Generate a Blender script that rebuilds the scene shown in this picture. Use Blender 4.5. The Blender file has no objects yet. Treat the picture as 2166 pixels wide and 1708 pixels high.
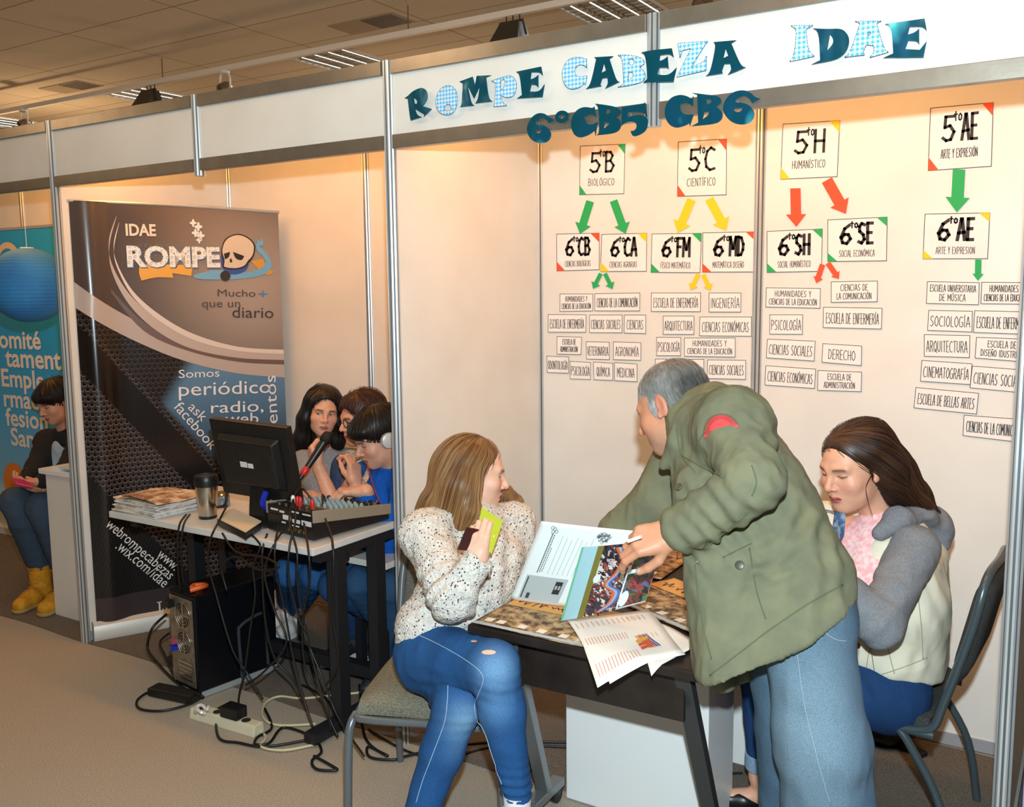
import bpy, bmesh, math, random
import numpy as np
from mathutils import Vector, Matrix, geometry
from mathutils.bvhtree import BVHTree

random.seed(7); rng = np.random.default_rng(7)
scene = bpy.context.scene
COL = scene.collection
W, H = 2166.0, 1708.0

# ------------------------------------------------------------------ camera
CAM = np.array([4.1513, -2.6392, 1.7065]); PITCH, ROLL, YAW, FOC = -0.12123, -0.01042, -0.56077, 1979.8
def cam_axes():
    cy, sy, cp, sp = math.cos(YAW), math.sin(YAW), math.cos(PITCH), math.sin(PITCH)
    f = np.array([sy*cp, cy*cp, sp]); r = np.array([cy, -sy, 0.0]); u = np.cross(r, f)
    c, s = math.cos(ROLL), math.sin(ROLL)
    return c*r + s*u, -s*r + c*u, f
CR, CU, CF = cam_axes()
cd = bpy.data.cameras.new('camera'); cam = bpy.data.objects.new('camera', cd); COL.objects.link(cam)
cd.sensor_fit = 'HORIZONTAL'; cd.sensor_width = 36.0; cd.lens = FOC/W*36.0; cd.clip_start = 0.05; cd.clip_end = 60
cam.matrix_world = Matrix([[CR[0], CU[0], -CF[0], CAM[0]], [CR[1], CU[1], -CF[1], CAM[1]], [CR[2], CU[2], -CF[2], CAM[2]], [0, 0, 0, 1]])
scene.camera = cam

# ------------------------------------------------------------------ light and exposure
scene.view_settings.view_transform = 'Standard'; scene.view_settings.look = 'None'
scene.view_settings.gamma = 1.0; scene.view_settings.use_curve_mapping = False
scene.view_settings.exposure = 0.2
wd = bpy.data.worlds.new('hall'); scene.world = wd; wd.use_nodes = True
wd.node_tree.nodes['Background'].inputs[0].default_value = (1.0, 0.62, 0.30, 1); wd.node_tree.nodes['Background'].inputs[1].default_value = 0.10
def lamp(name, kind, loc, energy, color, target=None, **kw):
    ld = bpy.data.lights.new(name, kind); ld.energy = energy; ld.color = color
    for k, v in kw.items(): setattr(ld, k, v)
    lo = bpy.data.objects.new(name, ld); COL.objects.link(lo); lo.location = loc
    if target is not None: lo.rotation_euler = (Vector(target)-Vector(loc)).to_track_quat('-Z', 'Y').to_euler()
    return lo
FLASH, BOOTH, HALL = 375, 12, 17
fl = CAM + CU*0.23 + CR*0.02 + CF*0.02          # the photographer's flash, mounted on the camera
lamp('camera_flash', 'SPOT', fl, FLASH, (.73, .885, .94), fl+CF, shadow_soft_size=0.028, spot_size=math.radians(150), spot_blend=0.35)
# warm strip lamps fixed behind the fascia of each stand, and unseen warm point lights added to brighten hall and ceiling
for i, (x, e) in enumerate([(-1.0, BOOTH), (1.0, BOOTH), (3.0, BOOTH)]):
    lamp('stand_lamp_%d' % i, 'AREA', (x, .16, 2.47), e, (1.0, 0.40, 0.075), (x, .95, 1.2), shape='RECTANGLE', size=1.7, size_y=.08)
for i, (x, y, e) in enumerate([(1.2, -1.3, 1.0), (3.4, -1.5, .9), (-2.2, -1.6, 1.2), (-5.0, 3.2, 2.4), (-1.2, 5.0, 2.2), (3.6, 4.6, 1.6), (-12, 5, 3.2)]):
    lamp('hall_fill_%d' % i, 'POINT', (x, y, 3.0 if y < 2 else 2.55), e*HALL, (1.0, 0.66, 0.37), shadow_soft_size=.12)

# ------------------------------------------------------------------ pixel of the photograph -> point in the hall
def ray(x, y): return CF + ((x-W/2)*CR - (y-H/2)*CU)/FOC
def on(x, y, axis, v):
    d = ray(x, y); return CAM + d*(v-CAM[axis])/d[axis]
def at(x, y, d): return CAM + ray(x, y)*d
def vec(*a): return np.array(a, float)
def nrm(v): v = np.asarray(v, float); return v/np.linalg.norm(v)
def imgdir(x, y, z): return nrm(CR*x + CU*y + CF*z)          # x to the right, y up, z away

# ------------------------------------------------------------------ materials
def lin(c):
    if isinstance(c, str): c = [int(c[i:i+2], 16)/255 for i in (1, 3, 5)]
    return tuple(((v+0.055)/1.055)**2.4 if v > 0.04045 else v/12.92 for v in c[:3])
MATS = {}
def mat(name, color, rough=0.6, metal=0.0, spec=0.5, noise=None, bump=None, attr=False, emit=None, coat=0.0, sss=0.0, sheen=0.0):
    """noise=(scale, other colour, low, high); bump=(scale, strength, distance)."""
    if name in MATS: return MATS[name]
    m = bpy.data.materials.new(name); m.use_nodes = True; MATS[name] = m
    nt = m.node_tree; b = nt.nodes['Principled BSDF']; L = nt.links.new
    b.inputs['Base Color'].default_value = (*lin(color), 1); b.inputs['Roughness'].default_value = rough
    b.inputs['Metallic'].default_value = metal; b.inputs['Specular IOR Level'].default_value = spec
    b.inputs['Coat Weight'].default_value = coat; b.inputs['Sheen Weight'].default_value = sheen
    if sss: b.inputs['Subsurface Weight'].default_value = sss; b.inputs['Subsurface Radius'].default_value = (0.012, 0.005, 0.003)
    tc = nt.nodes.new('ShaderNodeTexCoord'); src = None
    if attr:
        a = nt.nodes.new('ShaderNodeAttribute'); a.attribute_name = 'Col'; src = a.outputs['Color']
    if noise:
        n = nt.nodes.new('ShaderNodeTexNoise'); n.inputs['Scale'].default_value = noise[0]; n.inputs['Detail'].default_value = 4
        L(tc.outputs['Object'], n.inputs['Vector'])
        r = nt.nodes.new('ShaderNodeMapRange'); r.inputs[1].default_value = noise[2]; r.inputs[2].default_value = noise[3]
        L(n.outputs[0], r.inputs[0])
        mx = nt.nodes.new('ShaderNodeMix'); mx.data_type = 'RGBA'
        L(r.outputs[0], mx.inputs[0])
        if src: L(src, mx.inputs[6])
        else: mx.inputs[6].default_value = (*lin(color), 1)
        if attr:
            mu = nt.nodes.new('ShaderNodeMix'); mu.data_type = 'RGBA'; mu.blend_type = 'MULTIPLY'; mu.inputs[0].default_value = 1
            L(src, mu.inputs[6]); mu.inputs[7].default_value = (*lin(noise[1]), 1); L(mu.outputs[2], mx.inputs[7])
        else: mx.inputs[7].default_value = (*lin(noise[1]), 1)
        src = mx.outputs[2]
    if src: L(src, b.inputs['Base Color'])
    if bump:
        n = nt.nodes.new('ShaderNodeTexNoise'); n.inputs['Scale'].default_value = bump[0]; n.inputs['Detail'].default_value = 3
        L(tc.outputs['Object'], n.inputs['Vector'])
        bp = nt.nodes.new('ShaderNodeBump'); bp.inputs['Strength'].default_value = bump[1]; bp.inputs['Distance'].default_value = bump[2]
        L(n.outputs[0], bp.inputs['Height']); L(bp.outputs[0], b.inputs['Normal'])
    if emit:
        b.inputs['Emission Color'].default_value = (*emit[0], 1); b.inputs['Emission Strength'].default_value = emit[1]
    return m

# ------------------------------------------------------------------ objects
def tag(o, label, cat, group=None, kind=None):
    if label: o['label'] = label
    if cat: o['category'] = cat
    if group: o['group'] = group
    if kind: o['kind'] = kind
    return o
def empty(name, label, cat, loc=(0, 0, 0), group=None):
    o = bpy.data.objects.new(name, None); COL.objects.link(o); o.location = tuple(loc); o.empty_display_size = .05
    return tag(o, label, cat, group)
def link(name, me, mats, parent=None, smooth=False, label=None):
    o = bpy.data.objects.new(name, me); COL.objects.link(o)
    for m in (mats if isinstance(mats, (list, tuple)) else [mats]): me.materials.append(m)
    if smooth: me.polygons.foreach_set('use_smooth', np.ones(len(me.polygons), bool))
    if parent is not None:
        o.parent = parent
        o.matrix_parent_inverse = Matrix.Translation(-Vector(parent.location)) if parent.parent is None else Matrix.Identity(4)
    if label: o['label'] = label
    return o

class MB:
    """collects shapes into one mesh (all coordinates are world coordinates)"""
    def __init__(s): s.bm = bmesh.new(); s.mi = 0
    def _f(s, vs):
        try:
            f = s.bm.faces.new(vs); f.material_index = s.mi; return f
        except ValueError: return None
    def hexa(s, c, bev=0.0):
        """c: 8 corners, bottom ring 0-3 then top ring 4-7"""
        v = [s.bm.verts.new(tuple(p)) for p in c]
        fs = [s._f([v[i] for i in q]) for q in ((3, 2, 1, 0), (4, 5, 6, 7), (0, 1, 5, 4), (1, 2, 6, 5), (2, 3, 7, 6), (3, 0, 4, 7))]
        if bev > 0:
            es = list({e for f in fs if f for e in f.edges})
            r = bmesh.ops.bevel(s.bm, geom=es, offset=bev, segments=2, affect='EDGES', profile=.6)
            for f in r['faces']: f.material_index = s.mi
        return s
    def box(s, x0, x1, y0, y1, z0, z1, bev=0.0, rot=0.0, piv=None):
        c = [(x0, y0, z0), (x1, y0, z0), (x1, y1, z0), (x0, y1, z0), (x0, y0, z1), (x1, y0, z1), (x1, y1, z1), (x0, y1, z1)]
        if rot:
            px, py = piv if piv else ((x0+x1)/2, (y0+y1)/2); a, b = math.cos(rot), math.sin(rot)
            c = [(px+(x-px)*a-(y-py)*b, py+(x-px)*b+(y-py)*a, z) for x, y, z in c]
        return s.hexa(c, bev)
    def obox(s, o, ax, ay, az, bev=0.0):
        """box from corner o with edge vectors"""
        o, ax, ay, az = (np.asarray(q, float) for q in (o, ax, ay, az))
        return s.hexa([o, o+ax, o+ax+ay, o+ay, o+az, o+ax+az, o+ax+ay+az, o+ay+az], bev)
    def bar(s, a, b, w, h, up=(0, 0, 1), bev=0.0):
        a, b = np.asarray(a, float), np.asarray(b, float); d = nrm(b-a); up = np.asarray(up, float)
        if abs(d@up) > .98: up = vec(0, 1, 0) if abs(d[1]) < .9 else vec(1, 0, 0)
        sd = nrm(np.cross(d, up)); u2 = np.cross(sd, d)
        o = a - sd*w/2 - u2*h/2
        return s.obox(o, sd*w, b-a, u2*h, bev)
    def tube(s, pts, r, n=10, caps=True, closed=False):
        pts = [np.asarray(p, float) for p in pts]; m = len(pts)
        rs = r if isinstance(r, (list, tuple, np.ndarray)) else [r]*m
        rings = []; ref = None
        for i, p in enumerate(pts):
            t = pts[(i+1) % m]-pts[i-1] if (closed or 0 < i < m-1) else (pts[1]-pts[0] if i == 0 else pts[-1]-pts[-2])
            if np.linalg.norm(t) < 1e-9: t = vec(0, 0, 1)
            t = nrm(t)
            if ref is None:
                ref = vec(0, 0, 1) if abs(t[2]) < .9 else vec(1, 0, 0)
            e1 = ref - t*(ref@t)
            if np.linalg.norm(e1) < 1e-6: e1 = np.cross(t, vec(0.3, .5, .8))
            e1 = nrm(e1); ref = e1; e2 = np.cross(t, e1)
            rings.append([s.bm.verts.new(tuple(p+rs[i]*(math.cos(2*math.pi*k/n)*e1+math.sin(2*math.pi*k/n)*e2))) for k in range(n)])
        for i in range(m if closed else m-1):
            A, B = rings[i], rings[(i+1) % m]
            for k in range(n): s._f([A[k], A[(k+1) % n], B[(k+1) % n], B[k]])
        if caps and not closed: s._f(rings[0][::-1]); s._f(rings[-1])
        return s
    def lathe(s, o, prof, axis=(0, 0, 1), n=24):
        """prof: (radius, distance along axis)"""
        o = np.asarray(o, float); ax = nrm(axis); e1 = nrm(np.cross(ax, vec(1, 0, 0) if abs(ax[0]) < .9 else vec(0, 1, 0))); e2 = np.cross(ax, e1)
        rings = [[s.bm.verts.new(tuple(o+ax*h+max(r, 1e-5)*(math.cos(2*math.pi*k/n)*e1+math.sin(2*math.pi*k/n)*e2))) for k in range(n)] for r, h in prof]
        for A, B in zip(rings, rings[1:]):
            for k in range(n): s._f([A[k], A[(k+1) % n], B[(k+1) % n], B[k]])
        s._f(rings[0][::-1]); s._f(rings[-1]); return s
    def poly(s, outer, holes=(), depth=None):
        """flat polygon with holes; depth = extrusion vector"""
        loops = [[Vector(tuple(p)) for p in outer]] + [[Vector(tuple(p)) for p in h] for h in holes]
        tris = geometry.tessellate_polygon(loops); flat = [p for l in loops for p in l]
        if depth is None:
            vs = [s.bm.verts.new(p) for p in flat]
            for t in tris: s._f([vs[i] for i in t])
            return s
        dv = Vector(tuple(depth))
        va = [s.bm.verts.new(p) for p in flat]; vb = [s.bm.verts.new(p+dv) for p in flat]
        for t in tris: s._f([va[i] for i in t]); s._f([vb[i] for i in t[::-1]])
        k = 0
        for l in loops:
            n = len(l)
            for i in range(n): s._f([va[k+i], va[k+(i+1) % n], vb[k+(i+1) % n], vb[k+i]])
            k += n
        return s
    def quad(s, a, b, c, d): s._f([s.bm.verts.new(tuple(p)) for p in (a, b, c, d)]); return s
    def sheet(s, fn, nu, nv, thick=None):
        """grid surface fn(u,v); thick = vector giving it a second side"""
        g = [[s.bm.verts.new(tuple(fn(i/nu, j/nv))) for j in range(nv+1)] for i in range(nu+1)]
        for i in range(nu):
            for j in range(nv): s._f([g[i][j], g[i+1][j], g[i+1][j+1], g[i][j+1]])
        if thick is not None:
            t = np.asarray(thick, float)
            h = [[s.bm.verts.new(tuple(np.asarray(v.co)+t)) for v in row] for row in g]
            for i in range(nu):
                for j in range(nv): s._f([h[i][j+1], h[i+1][j+1], h[i+1][j], h[i][j]])
            rim = [(i, 0) for i in range(nu)]+[(nu, j) for j in range(nv)]+[(i, nv) for i in range(nu, 0, -1)]+[(0, j) for j in range(nv, 0, -1)]
            for (a, b), (c, d) in zip(rim, rim[1:]+rim[:1]): s._f([g[c][d], g[a][b], h[a][b], h[c][d]])
        return s
    def build(s, name, mats, parent=None, smooth=False, label=None, fix=True):
        if fix: bmesh.ops.recalc_face_normals(s.bm, faces=s.bm.faces)
        me = bpy.data.meshes.new(name); s.bm.to_mesh(me); s.bm.free()
        o = link(name, me, mats, parent, False, label)
        if smooth:
            me.polygons.foreach_set('use_smooth', np.ones(len(me.polygons), bool))
            if smooth != 'all': me.set_sharp_from_angle(angle=math.radians(40))
        return o
def bez(pts, n=8, closed=False):
    """Catmull-Rom through the points"""
    P = [np.asarray(p, float) for p in pts]; m = len(P); out = []
    for i in range(m if closed else m-1):
        p0 = P[i-1] if (closed or i > 0) else P[0]; p1 = P[i]; p2 = P[(i+1) % m]; p3 = P[(i+2) % m] if (closed or i+2 < m) else P[-1]
        for k in range(n):
            t = k/n; out.append(.5*((2*p1)+(-p0+p2)*t+(2*p0-5*p1+4*p2-p3)*t*t+(-p0+3*p1-3*p2+p3)*t**3))
    if not closed: out.append(P[-1])
    return out

# ------------------------------------------------------------------ smooth solids: distance fields meshed by surface nets
class SDF:
    def __init__(s): s.p = []
    def rc(s, a, b, r1, r2=None, k=.02, op=0): s.p.append(('c', np.asarray(a, float), np.asarray(b, float), r1, r1 if r2 is None else r2, k, op)); return s
    def chain(s, pts, rs, k=.02, op=0):
        for i in range(len(pts)-1): s.rc(pts[i], pts[i+1], rs[i], rs[i+1], k, op)
        return s
    def el(s, c, r, B=None, k=.02, op=0):
        s.p.append(('e', np.asarray(c, float), np.asarray(r, float), np.eye(3) if B is None else np.asarray(B, float), None, k, op)); return s
    def half(s, pt, n, k=.01): s.p.append(('h', np.asarray(pt, float), nrm(n), None, None, k, 1)); return s   # removes the side n points to
    def bounds(s):
        lo, hi = np.full(3, 1e9), np.full(3, -1e9)
        for q in s.p:
            if q[6] or q[0] == 'h': continue
            l, h = s.box(q); lo = np.minimum(lo, l); hi = np.maximum(hi, h)
        return lo, hi
    def box(s, q):
        if q[0] == 'c':
            r = max(q[3], q[4]); return np.minimum(q[1], q[2])-r, np.maximum(q[1], q[2])+r
        e = np.sqrt(((q[3]*q[2][:, None])**2).sum(0)); return q[1]-e, q[1]+e
    def dist(s, q, P):
        if q[0] == 'c':
            ba = q[2]-q[1]; pa = P-q[1]; t = np.clip((pa@ba)/max(ba@ba, 1e-12), 0, 1)
            return np.sqrt(((pa-t[..., None]*ba)**2).sum(-1)) - (q[3]+(q[4]-q[3])*t)
        if q[0] == 'e':
            v = (P-q[1])@q[3].T; a = v/q[2]; k0 = np.sqrt((a*a).sum(-1)); k1 = np.sqrt(((a/q[2])**2).sum(-1))+1e-9
            return k0*(k0-1)/k1
        return (P-q[1])@q[2]
    def mesh(s, res):
        lo, hi = s.bounds(); lo = lo-3*res-.012; hi = hi+3*res+.012
        n = np.ceil((hi-lo)/res).astype(int)+1; D = np.full(n, .5, np.float32)
        ax = [lo[i]+res*np.arange(n[i]) for i in range(3)]
        for q in s.p:
            k = q[5]
            if q[0] == 'h': i0 = np.zeros(3, int); i1 = n
            else:
                l, h = s.box(q); pad = k+2.5*res
                i0 = np.clip(((l-pad-lo)/res).astype(int), 0, n); i1 = np.clip(((h+pad-lo)/res).astype(int)+2, 0, n)
            if (i1 <= i0).any(): continue
            sl = tuple(slice(a, b) for a, b in zip(i0, i1))
            P = np.stack(np.meshgrid(*[ax[i][sl[i]] for i in range(3)], indexing='ij'), -1)
            d = s.dist(q, P); A = D[sl]
            if q[6] == 0:
                hh = np.maximum(k-np.abs(A-d), 0)/k; D[sl] = np.minimum(A, d)-hh*hh*k*.25
            else:
                if q[0] != 'h': d = -d
                hh = np.maximum(k-np.abs(A-d), 0)/k; D[sl] = np.maximum(A, d)+hh*hh*k*.25
        s.D, s.lo, s.res = D, lo, res
        return nets(D, lo, res)
    def sample(s, P):
        g = (P-s.lo)/s.res; n = np.array(s.D.shape); g = np.clip(g, 0, n-1.001); i = g.astype(int); f = g-i; out = 0
        for a in (0, 1):
            for b in (0, 1):
                for c in (0, 1):
                    w = (f[:, 0] if a else 1-f[:, 0])*(f[:, 1] if b else 1-f[:, 1])*(f[:, 2] if c else 1-f[:, 2])
                    out = out+w*s.D[i[:, 0]+a, i[:, 1]+b, i[:, 2]+c]
        return out
    def grad(s, P, h=.003):
        return np.stack([s.sample(P+np.eye(3)[i]*h)-s.sample(P-np.eye(3)[i]*h) for i in range(3)], -1)/(2*h)
def nets(D, lo, res):
    ins = D < 0
    c = np.zeros(np.array(D.shape)-1, np.int8); off = [(a, b, e) for a in (0, 1) for b in (0, 1) for e in (0, 1)]
    sl = lambda o, n: tuple(slice(q, q+m) for q, m in zip(o, n))
    nn = c.shape
    for o in off: c += ins[sl(o, nn)]
    act = np.argwhere((c > 0) & (c < 8)); idx = np.full(nn, -1, np.int64); idx[tuple(act.T)] = np.arange(len(act))
    vals = np.stack([D[act[:, 0]+o[0], act[:, 1]+o[1], act[:, 2]+o[2]] for o in off], 1)
    acc = np.zeros((len(act), 3)); cnt = np.zeros(len(act))
    for i in range(8):
        for j in range(i+1, 8):
            a, b = np.array(off[i]), np.array(off[j])
            if np.abs(a-b).sum() != 1: continue
            va, vb = vals[:, i], vals[:, j]; m = (va < 0) != (vb < 0)
            t = np.where(m, va/(va-vb+1e-12), 0)
            acc += m[:, None]*(a+(b-a)*t[:, None]); cnt += m
    V = lo+res*(act+acc/cnt[:, None]); F = []
    for ax in range(3):
        o = [0, 0, 0]; o[ax] = 1; n = list(D.shape); n[ax] -= 1
        A = ins[tuple(slice(0, m) for m in n)]; B = ins[tuple(slice(q, q+m) for q, m in zip(o, n))]
        e = np.argwhere(A != B); u, v = [(1, 2), (2, 0), (0, 1)][ax]
        e = e[(e[:, u] > 0) & (e[:, v] > 0)]
        def cell(du, dv):
            q = e.copy(); q[:, u] -= du; q[:, v] -= dv; return idx[tuple(q.T)]
        q = np.stack([cell(1, 1), cell(0, 1), cell(0, 0), cell(1, 0)], 1)
        fl = A[tuple(e.T)]; q[~fl] = q[~fl][:, ::-1]; F.append(q)
    return V, np.concatenate(F)
def vnormals(V, F):
    n = np.cross(V[F[:, 2]]-V[F[:, 0]], V[F[:, 3]]-V[F[:, 1]]); N = np.zeros_like(V)
    for i in range(4): np.add.at(N, F[:, i], n)
    return N/(np.linalg.norm(N, axis=1, keepdims=True)+1e-12)
_T = rng.random((64, 64, 64)).astype(np.float32)
def noise3(P, sc):
    g = np.asarray(P)*np.asarray(sc)+37.3; i = np.floor(g).astype(int); f = g-i; f = f*f*(3-2*f); out = 0
    for a in (0, 1):
        for b in (0, 1):
            for c in (0, 1):
                w = (f[:, 0] if a else 1-f[:, 0])*(f[:, 1] if b else 1-f[:, 1])*(f[:, 2] if c else 1-f[:, 2])
                out = out+w*_T[(i[:, 0]+a) & 63, (i[:, 1]+b) & 63, (i[:, 2]+c) & 63]
    return out*2-1
def ridge(P, sc): return 1-np.abs(noise3(P, sc))*2
def mesh_np(name, V, F, C=None, midx=None):
    me = bpy.data.meshes.new(name); nv, nf = len(V), len(F); k = F.shape[1]
    me.vertices.add(nv); me.vertices.foreach_set('co', np.ascontiguousarray(V, np.float32).ravel())
    me.loops.add(nf*k); me.loops.foreach_set('vertex_index', np.ascontiguousarray(F, np.int32).ravel())
    me.polygons.add(nf); me.polygons.foreach_set('loop_start', np.arange(0, nf*k, k, dtype=np.int32)); me.polygons.foreach_set('loop_total', np.full(nf, k, np.int32))
    me.polygons.foreach_set('use_smooth', np.ones(nf, bool))
    if midx is not None: me.polygons.foreach_set('material_index', np.ascontiguousarray(midx, np.int32))
    me.update(calc_edges=True)
    if C is not None:
        a = me.attributes.new('Col', 'FLOAT_COLOR', 'POINT'); c = np.ones((nv, 4), np.float32); c[:, :3] = C; a.data.foreach_set('color', c.ravel())
    return me
def joinparts(parts):
    V, F, C, n = [], [], [], 0
    for v, f, c in parts: V.append(v); F.append(f+n); C.append(c); n += len(v)
    return np.concatenate(V), np.concatenate(F), np.concatenate(C)
def flat(V, c): return np.tile(np.array(lin(c)), (len(V), 1))
def mixc(C, m, c):
    m = np.clip(m, 0, 1)[:, None]; return C*(1-m)+np.array(lin(c))*m
# ================================================================== the hall and the stands
D_ = 1.03; HT = 2.5; FB = 2.2; ZC = 3.65
def structure(o, name=None): o['kind'] = 'structure'; return o
M_alu = mat('anodised_aluminium', '#d6d9db', .32, .55, noise=(9, '#cccfd1', .3, .7))
M_rail = mat('grey_aluminium_rail', '#978f83', .34, .7, noise=(14, '#8b8377', .3, .7), bump=(90, .05, .002))
M_panel = mat('white_laminate_panel', '#e6e2dc', .42, 0, .4, noise=(3, '#dedad3', .35, .65))
M_skirt = mat('grey_plinth', '#a9a9ae', .5, .2)
M_dark = mat('dark_groove', '#2b2927', .6)
M_white = mat('white_plastic', '#ecebea', .35)
M_black = mat('black_plastic', '#141414', .38, noise=(40, '#1c1c1e', .3, .7))
M_groove_shade = mat('post_groove_shade', '#5d6265', .5, .3)
M_steel = mat('brushed_steel', '#c9c4bb', .22, 1.0)

def carpet(name, c1, c2, c3):
    m = mat(name, c1, .95, 0, .1); nt = m.node_tree; L = nt.links.new; b = nt.nodes['Principled BSDF']
    tc = nt.nodes.new('ShaderNodeTexCoord')
    fine = nt.nodes.new('ShaderNodeTexNoise'); fine.inputs['Scale'].default_value = 260; fine.inputs['Detail'].default_value = 2
    big = nt.nodes.new('ShaderNodeTexNoise'); big.inputs['Scale'].default_value = 3.5; big.inputs['Detail'].default_value = 5
    L(tc.outputs['Object'], fine.inputs['Vector']); L(tc.outputs['Object'], big.inputs['Vector'])
    cr = nt.nodes.new('ShaderNodeValToRGB'); cr.color_ramp.elements[0].position = .36; cr.color_ramp.elements[1].position = .64
    cr.color_ramp.elements[0].color = (*lin(c2), 1); cr.color_ramp.elements[1].color = (*lin(c1), 1); L(fine.outputs[0], cr.inputs[0])
    mr = nt.nodes.new('ShaderNodeMapRange'); mr.inputs[1].default_value = .4; mr.inputs[2].default_value = .75; L(big.outputs[0], mr.inputs[0])
    mm = nt.nodes.new('ShaderNodeMath'); mm.operation = 'MULTIPLY'; mm.inputs[1].default_value = .45; L(mr.outputs[0], mm.inputs[0])
    mx = nt.nodes.new('ShaderNodeMix'); mx.data_type = 'RGBA'; L(mm.outputs[0], mx.inputs[0]); L(cr.outputs[0], mx.inputs[6]); mx.inputs[7].default_value = (*lin(c3), 1)
    L(mx.outputs[2], b.inputs['Base Color'])
    bp = nt.nodes.new('ShaderNodeBump'); bp.inputs['Strength'].default_value = .5; bp.inputs['Distance'].default_value = .003; L(fine.outputs[0], bp.inputs['Height']); L(bp.outputs[0], b.inputs['Normal'])
    return m
structure(MB().quad((-22, -7, 0), (9, -7, 0), (9, 18, 0), (-22, 18, 0)).build('floor', carpet('beige_aisle_carpet', '#bdb2a2', '#90877a', '#a69c8c')))
g = MB(); g.sheet(lambda u, v: (-4+8.06*u, .006*math.sin(u*61)+.004*math.sin(u*23)+v*1.0, .0045), 160, 1, (0, 0, -.004))
structure(g.build('floor_stand_carpet', carpet('grey_stand_carpet', '#857b70', '#554e47', '#6b6259')))

# ceiling of square tiles with a thin grid
m = mat('ceiling_tile', '#d9cbb4', .9, 0, .1); nt = m.node_tree; b = nt.nodes['Principled BSDF']; tc = nt.nodes.new('ShaderNodeTexCoord')
br = nt.nodes.new('ShaderNodeTexBrick'); br.offset = 0; br.inputs['Scale'].default_value = 1; br.inputs['Brick Width'].default_value = 1.22; br.inputs['Row Height'].default_value = .61
br.inputs['Mortar Size'].default_value = .006; br.inputs['Mortar Smooth'].default_value = .3
br.inputs['Color1'].default_value = (*lin('#dccdb6'), 1); br.inputs['Color2'].default_value = (*lin('#d4c5ae'), 1); br.inputs['Mortar'].default_value = (*lin('#8f7f6c'), 1)
mp = nt.nodes.new('ShaderNodeMapping'); mp.inputs['Location'].default_value = (.12, .03, 0)
nt.links.new(tc.outputs['Object'], mp.inputs[0]); nt.links.new(mp.outputs[0], br.inputs['Vector']); nt.links.new(br.outputs[0], b.inputs['Base Color'])
structure(MB().quad((-22, -7, ZC), (-22, 18, ZC), (9, 18, ZC), (9, -7, ZC)).build('ceiling', m))
M_hall = mat('hall_wall_paint', '#b7a58d', .9)
structure(MB().box(-22, 9, 18, 18.1, 0, ZC).build('wall_far', M_hall)); structure(MB().box(-22.1, -22, -7, 18, 0, ZC).build('wall_far_side', M_hall))
structure(MB().box(9, 9.1, -7, 18, 0, ZC).build('wall_near_side', M_hall)); structure(MB().box(-22, 9, -7.1, -7, 0, ZC).build('wall_behind_visitors', M_hall))

# stand walls: laminate panels between posts
def wall_panels(name, a, b):
    """straight run of panels from a to b along a unit grid, with bottom plinth and top rail"""
    a, b = vec(*a, 0), vec(*b, 0); d = nrm(b-a); n = vec(-d[1], d[0], 0); w = MB()
    L = np.linalg.norm(b-a); k = max(1, round(L))
    for i in range(k):
        p, q = a+d*(L*i/k+.018), a+d*(L*(i+1)/k-.018)
        w.mi = 0; w.obox(p-n*.003+vec(0, 0, .05), q-p, n*.006, vec(0, 0, HT-.1))
        w.mi = 1; w.obox(p-n*.012+vec(0, 0, .005), q-p, n*.024, vec(0, 0, .045)); w.mi = 2; w.obox(p-n*.012+vec(0, 0, HT-.05), q-p, n*.024, vec(0, 0, .045))
    return structure(w.build(name, [M_panel, M_skirt, M_rail]))
for nm, a, b in (('wall_back', (-4, D_), (-2, D_)), ('wall_back', (-2, D_), (0, D_)), ('wall_back', (0, D_), (2, D_)), ('wall_back', (2, D_), (4, D_)),
                 ('wall_side', (-4, 0), (-4, D_)), ('wall_side', (0, 0), (0, D_)), ('wall_side', (2, 0), (2, D_)), ('wall_side', (4, 0), (4, D_))):
    wall_panels(nm, a, b)
def post(x, y, z0, z1, label, group=None):
    """grooved octagonal system post"""
    P = []
    for k in range(8):
        a = math.pi/8+k*math.pi/4; b = a+math.pi/4
        p, q = vec(math.cos(a), math.sin(a), 0)*.0225, vec(math.cos(b), math.sin(b), 0)*.0225
        mid = (p+q)/2; t = q-p
        P += [p, mid-t*.18, mid-t*.18-nrm(mid)*.006, mid+t*.18-nrm(mid)*.006, mid+t*.18]
    m = MB(); m.poly([p+vec(x, y, z0) for p in P], depth=(0, 0, z1-z0)); m.mi = 1
    for k in range(8):
        a = math.pi/8+k*math.pi/4; b = a+math.pi/4; p, q = vec(math.cos(a), math.sin(a), 0)*.0225, vec(math.cos(b), math.sin(b), 0)*.0225; mid, t = (p+q)/2*.90, (q-p)*.17
        m.quad(*[vec(x, y, 0)+mid+s*t+vec(0, 0, z) for s, z in ((-1, z0), (1, z0), (1, z1), (-1, z1))])  # dark quads inside the cut grooves put their shade into colour
    return tag(m.build('aluminium_post', [M_alu, M_groove_shade]), label, 'post', group)
for x, lab in ((0, 'full-height aluminium post in front between the blue stand and the banner stand'), (2, 'full-height aluminium post in front between the banner stand and the lettered stand'),
               (4, 'tall bright aluminium post at the outer end of the lettered stand, beside the chair')):
    post(x, 0, 0.0, HT, lab)
for x, lab in ((1, 'short aluminium post hanging in the blank fascia over the banner stand'), (3, 'short aluminium post in the fascia, crossed by the letter E of CABEZA')):
    post(x, 0, FB-.02, HT, lab)
for x, lab in ((-2, 'wall post at the far end of the blue banner'), (-1, 'wall post in the back wall behind the blue banner'), (0, 'corner wall post behind the dark roll-up banner'), (1, 'wall post behind the three students at the desk'),
               (2, 'thin corner wall post between the blank side panel and the charts'), (3, 'wall post between the chart of 5C and the chart of 5H')):
    post(x, D_, 0.0, HT, lab)
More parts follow.
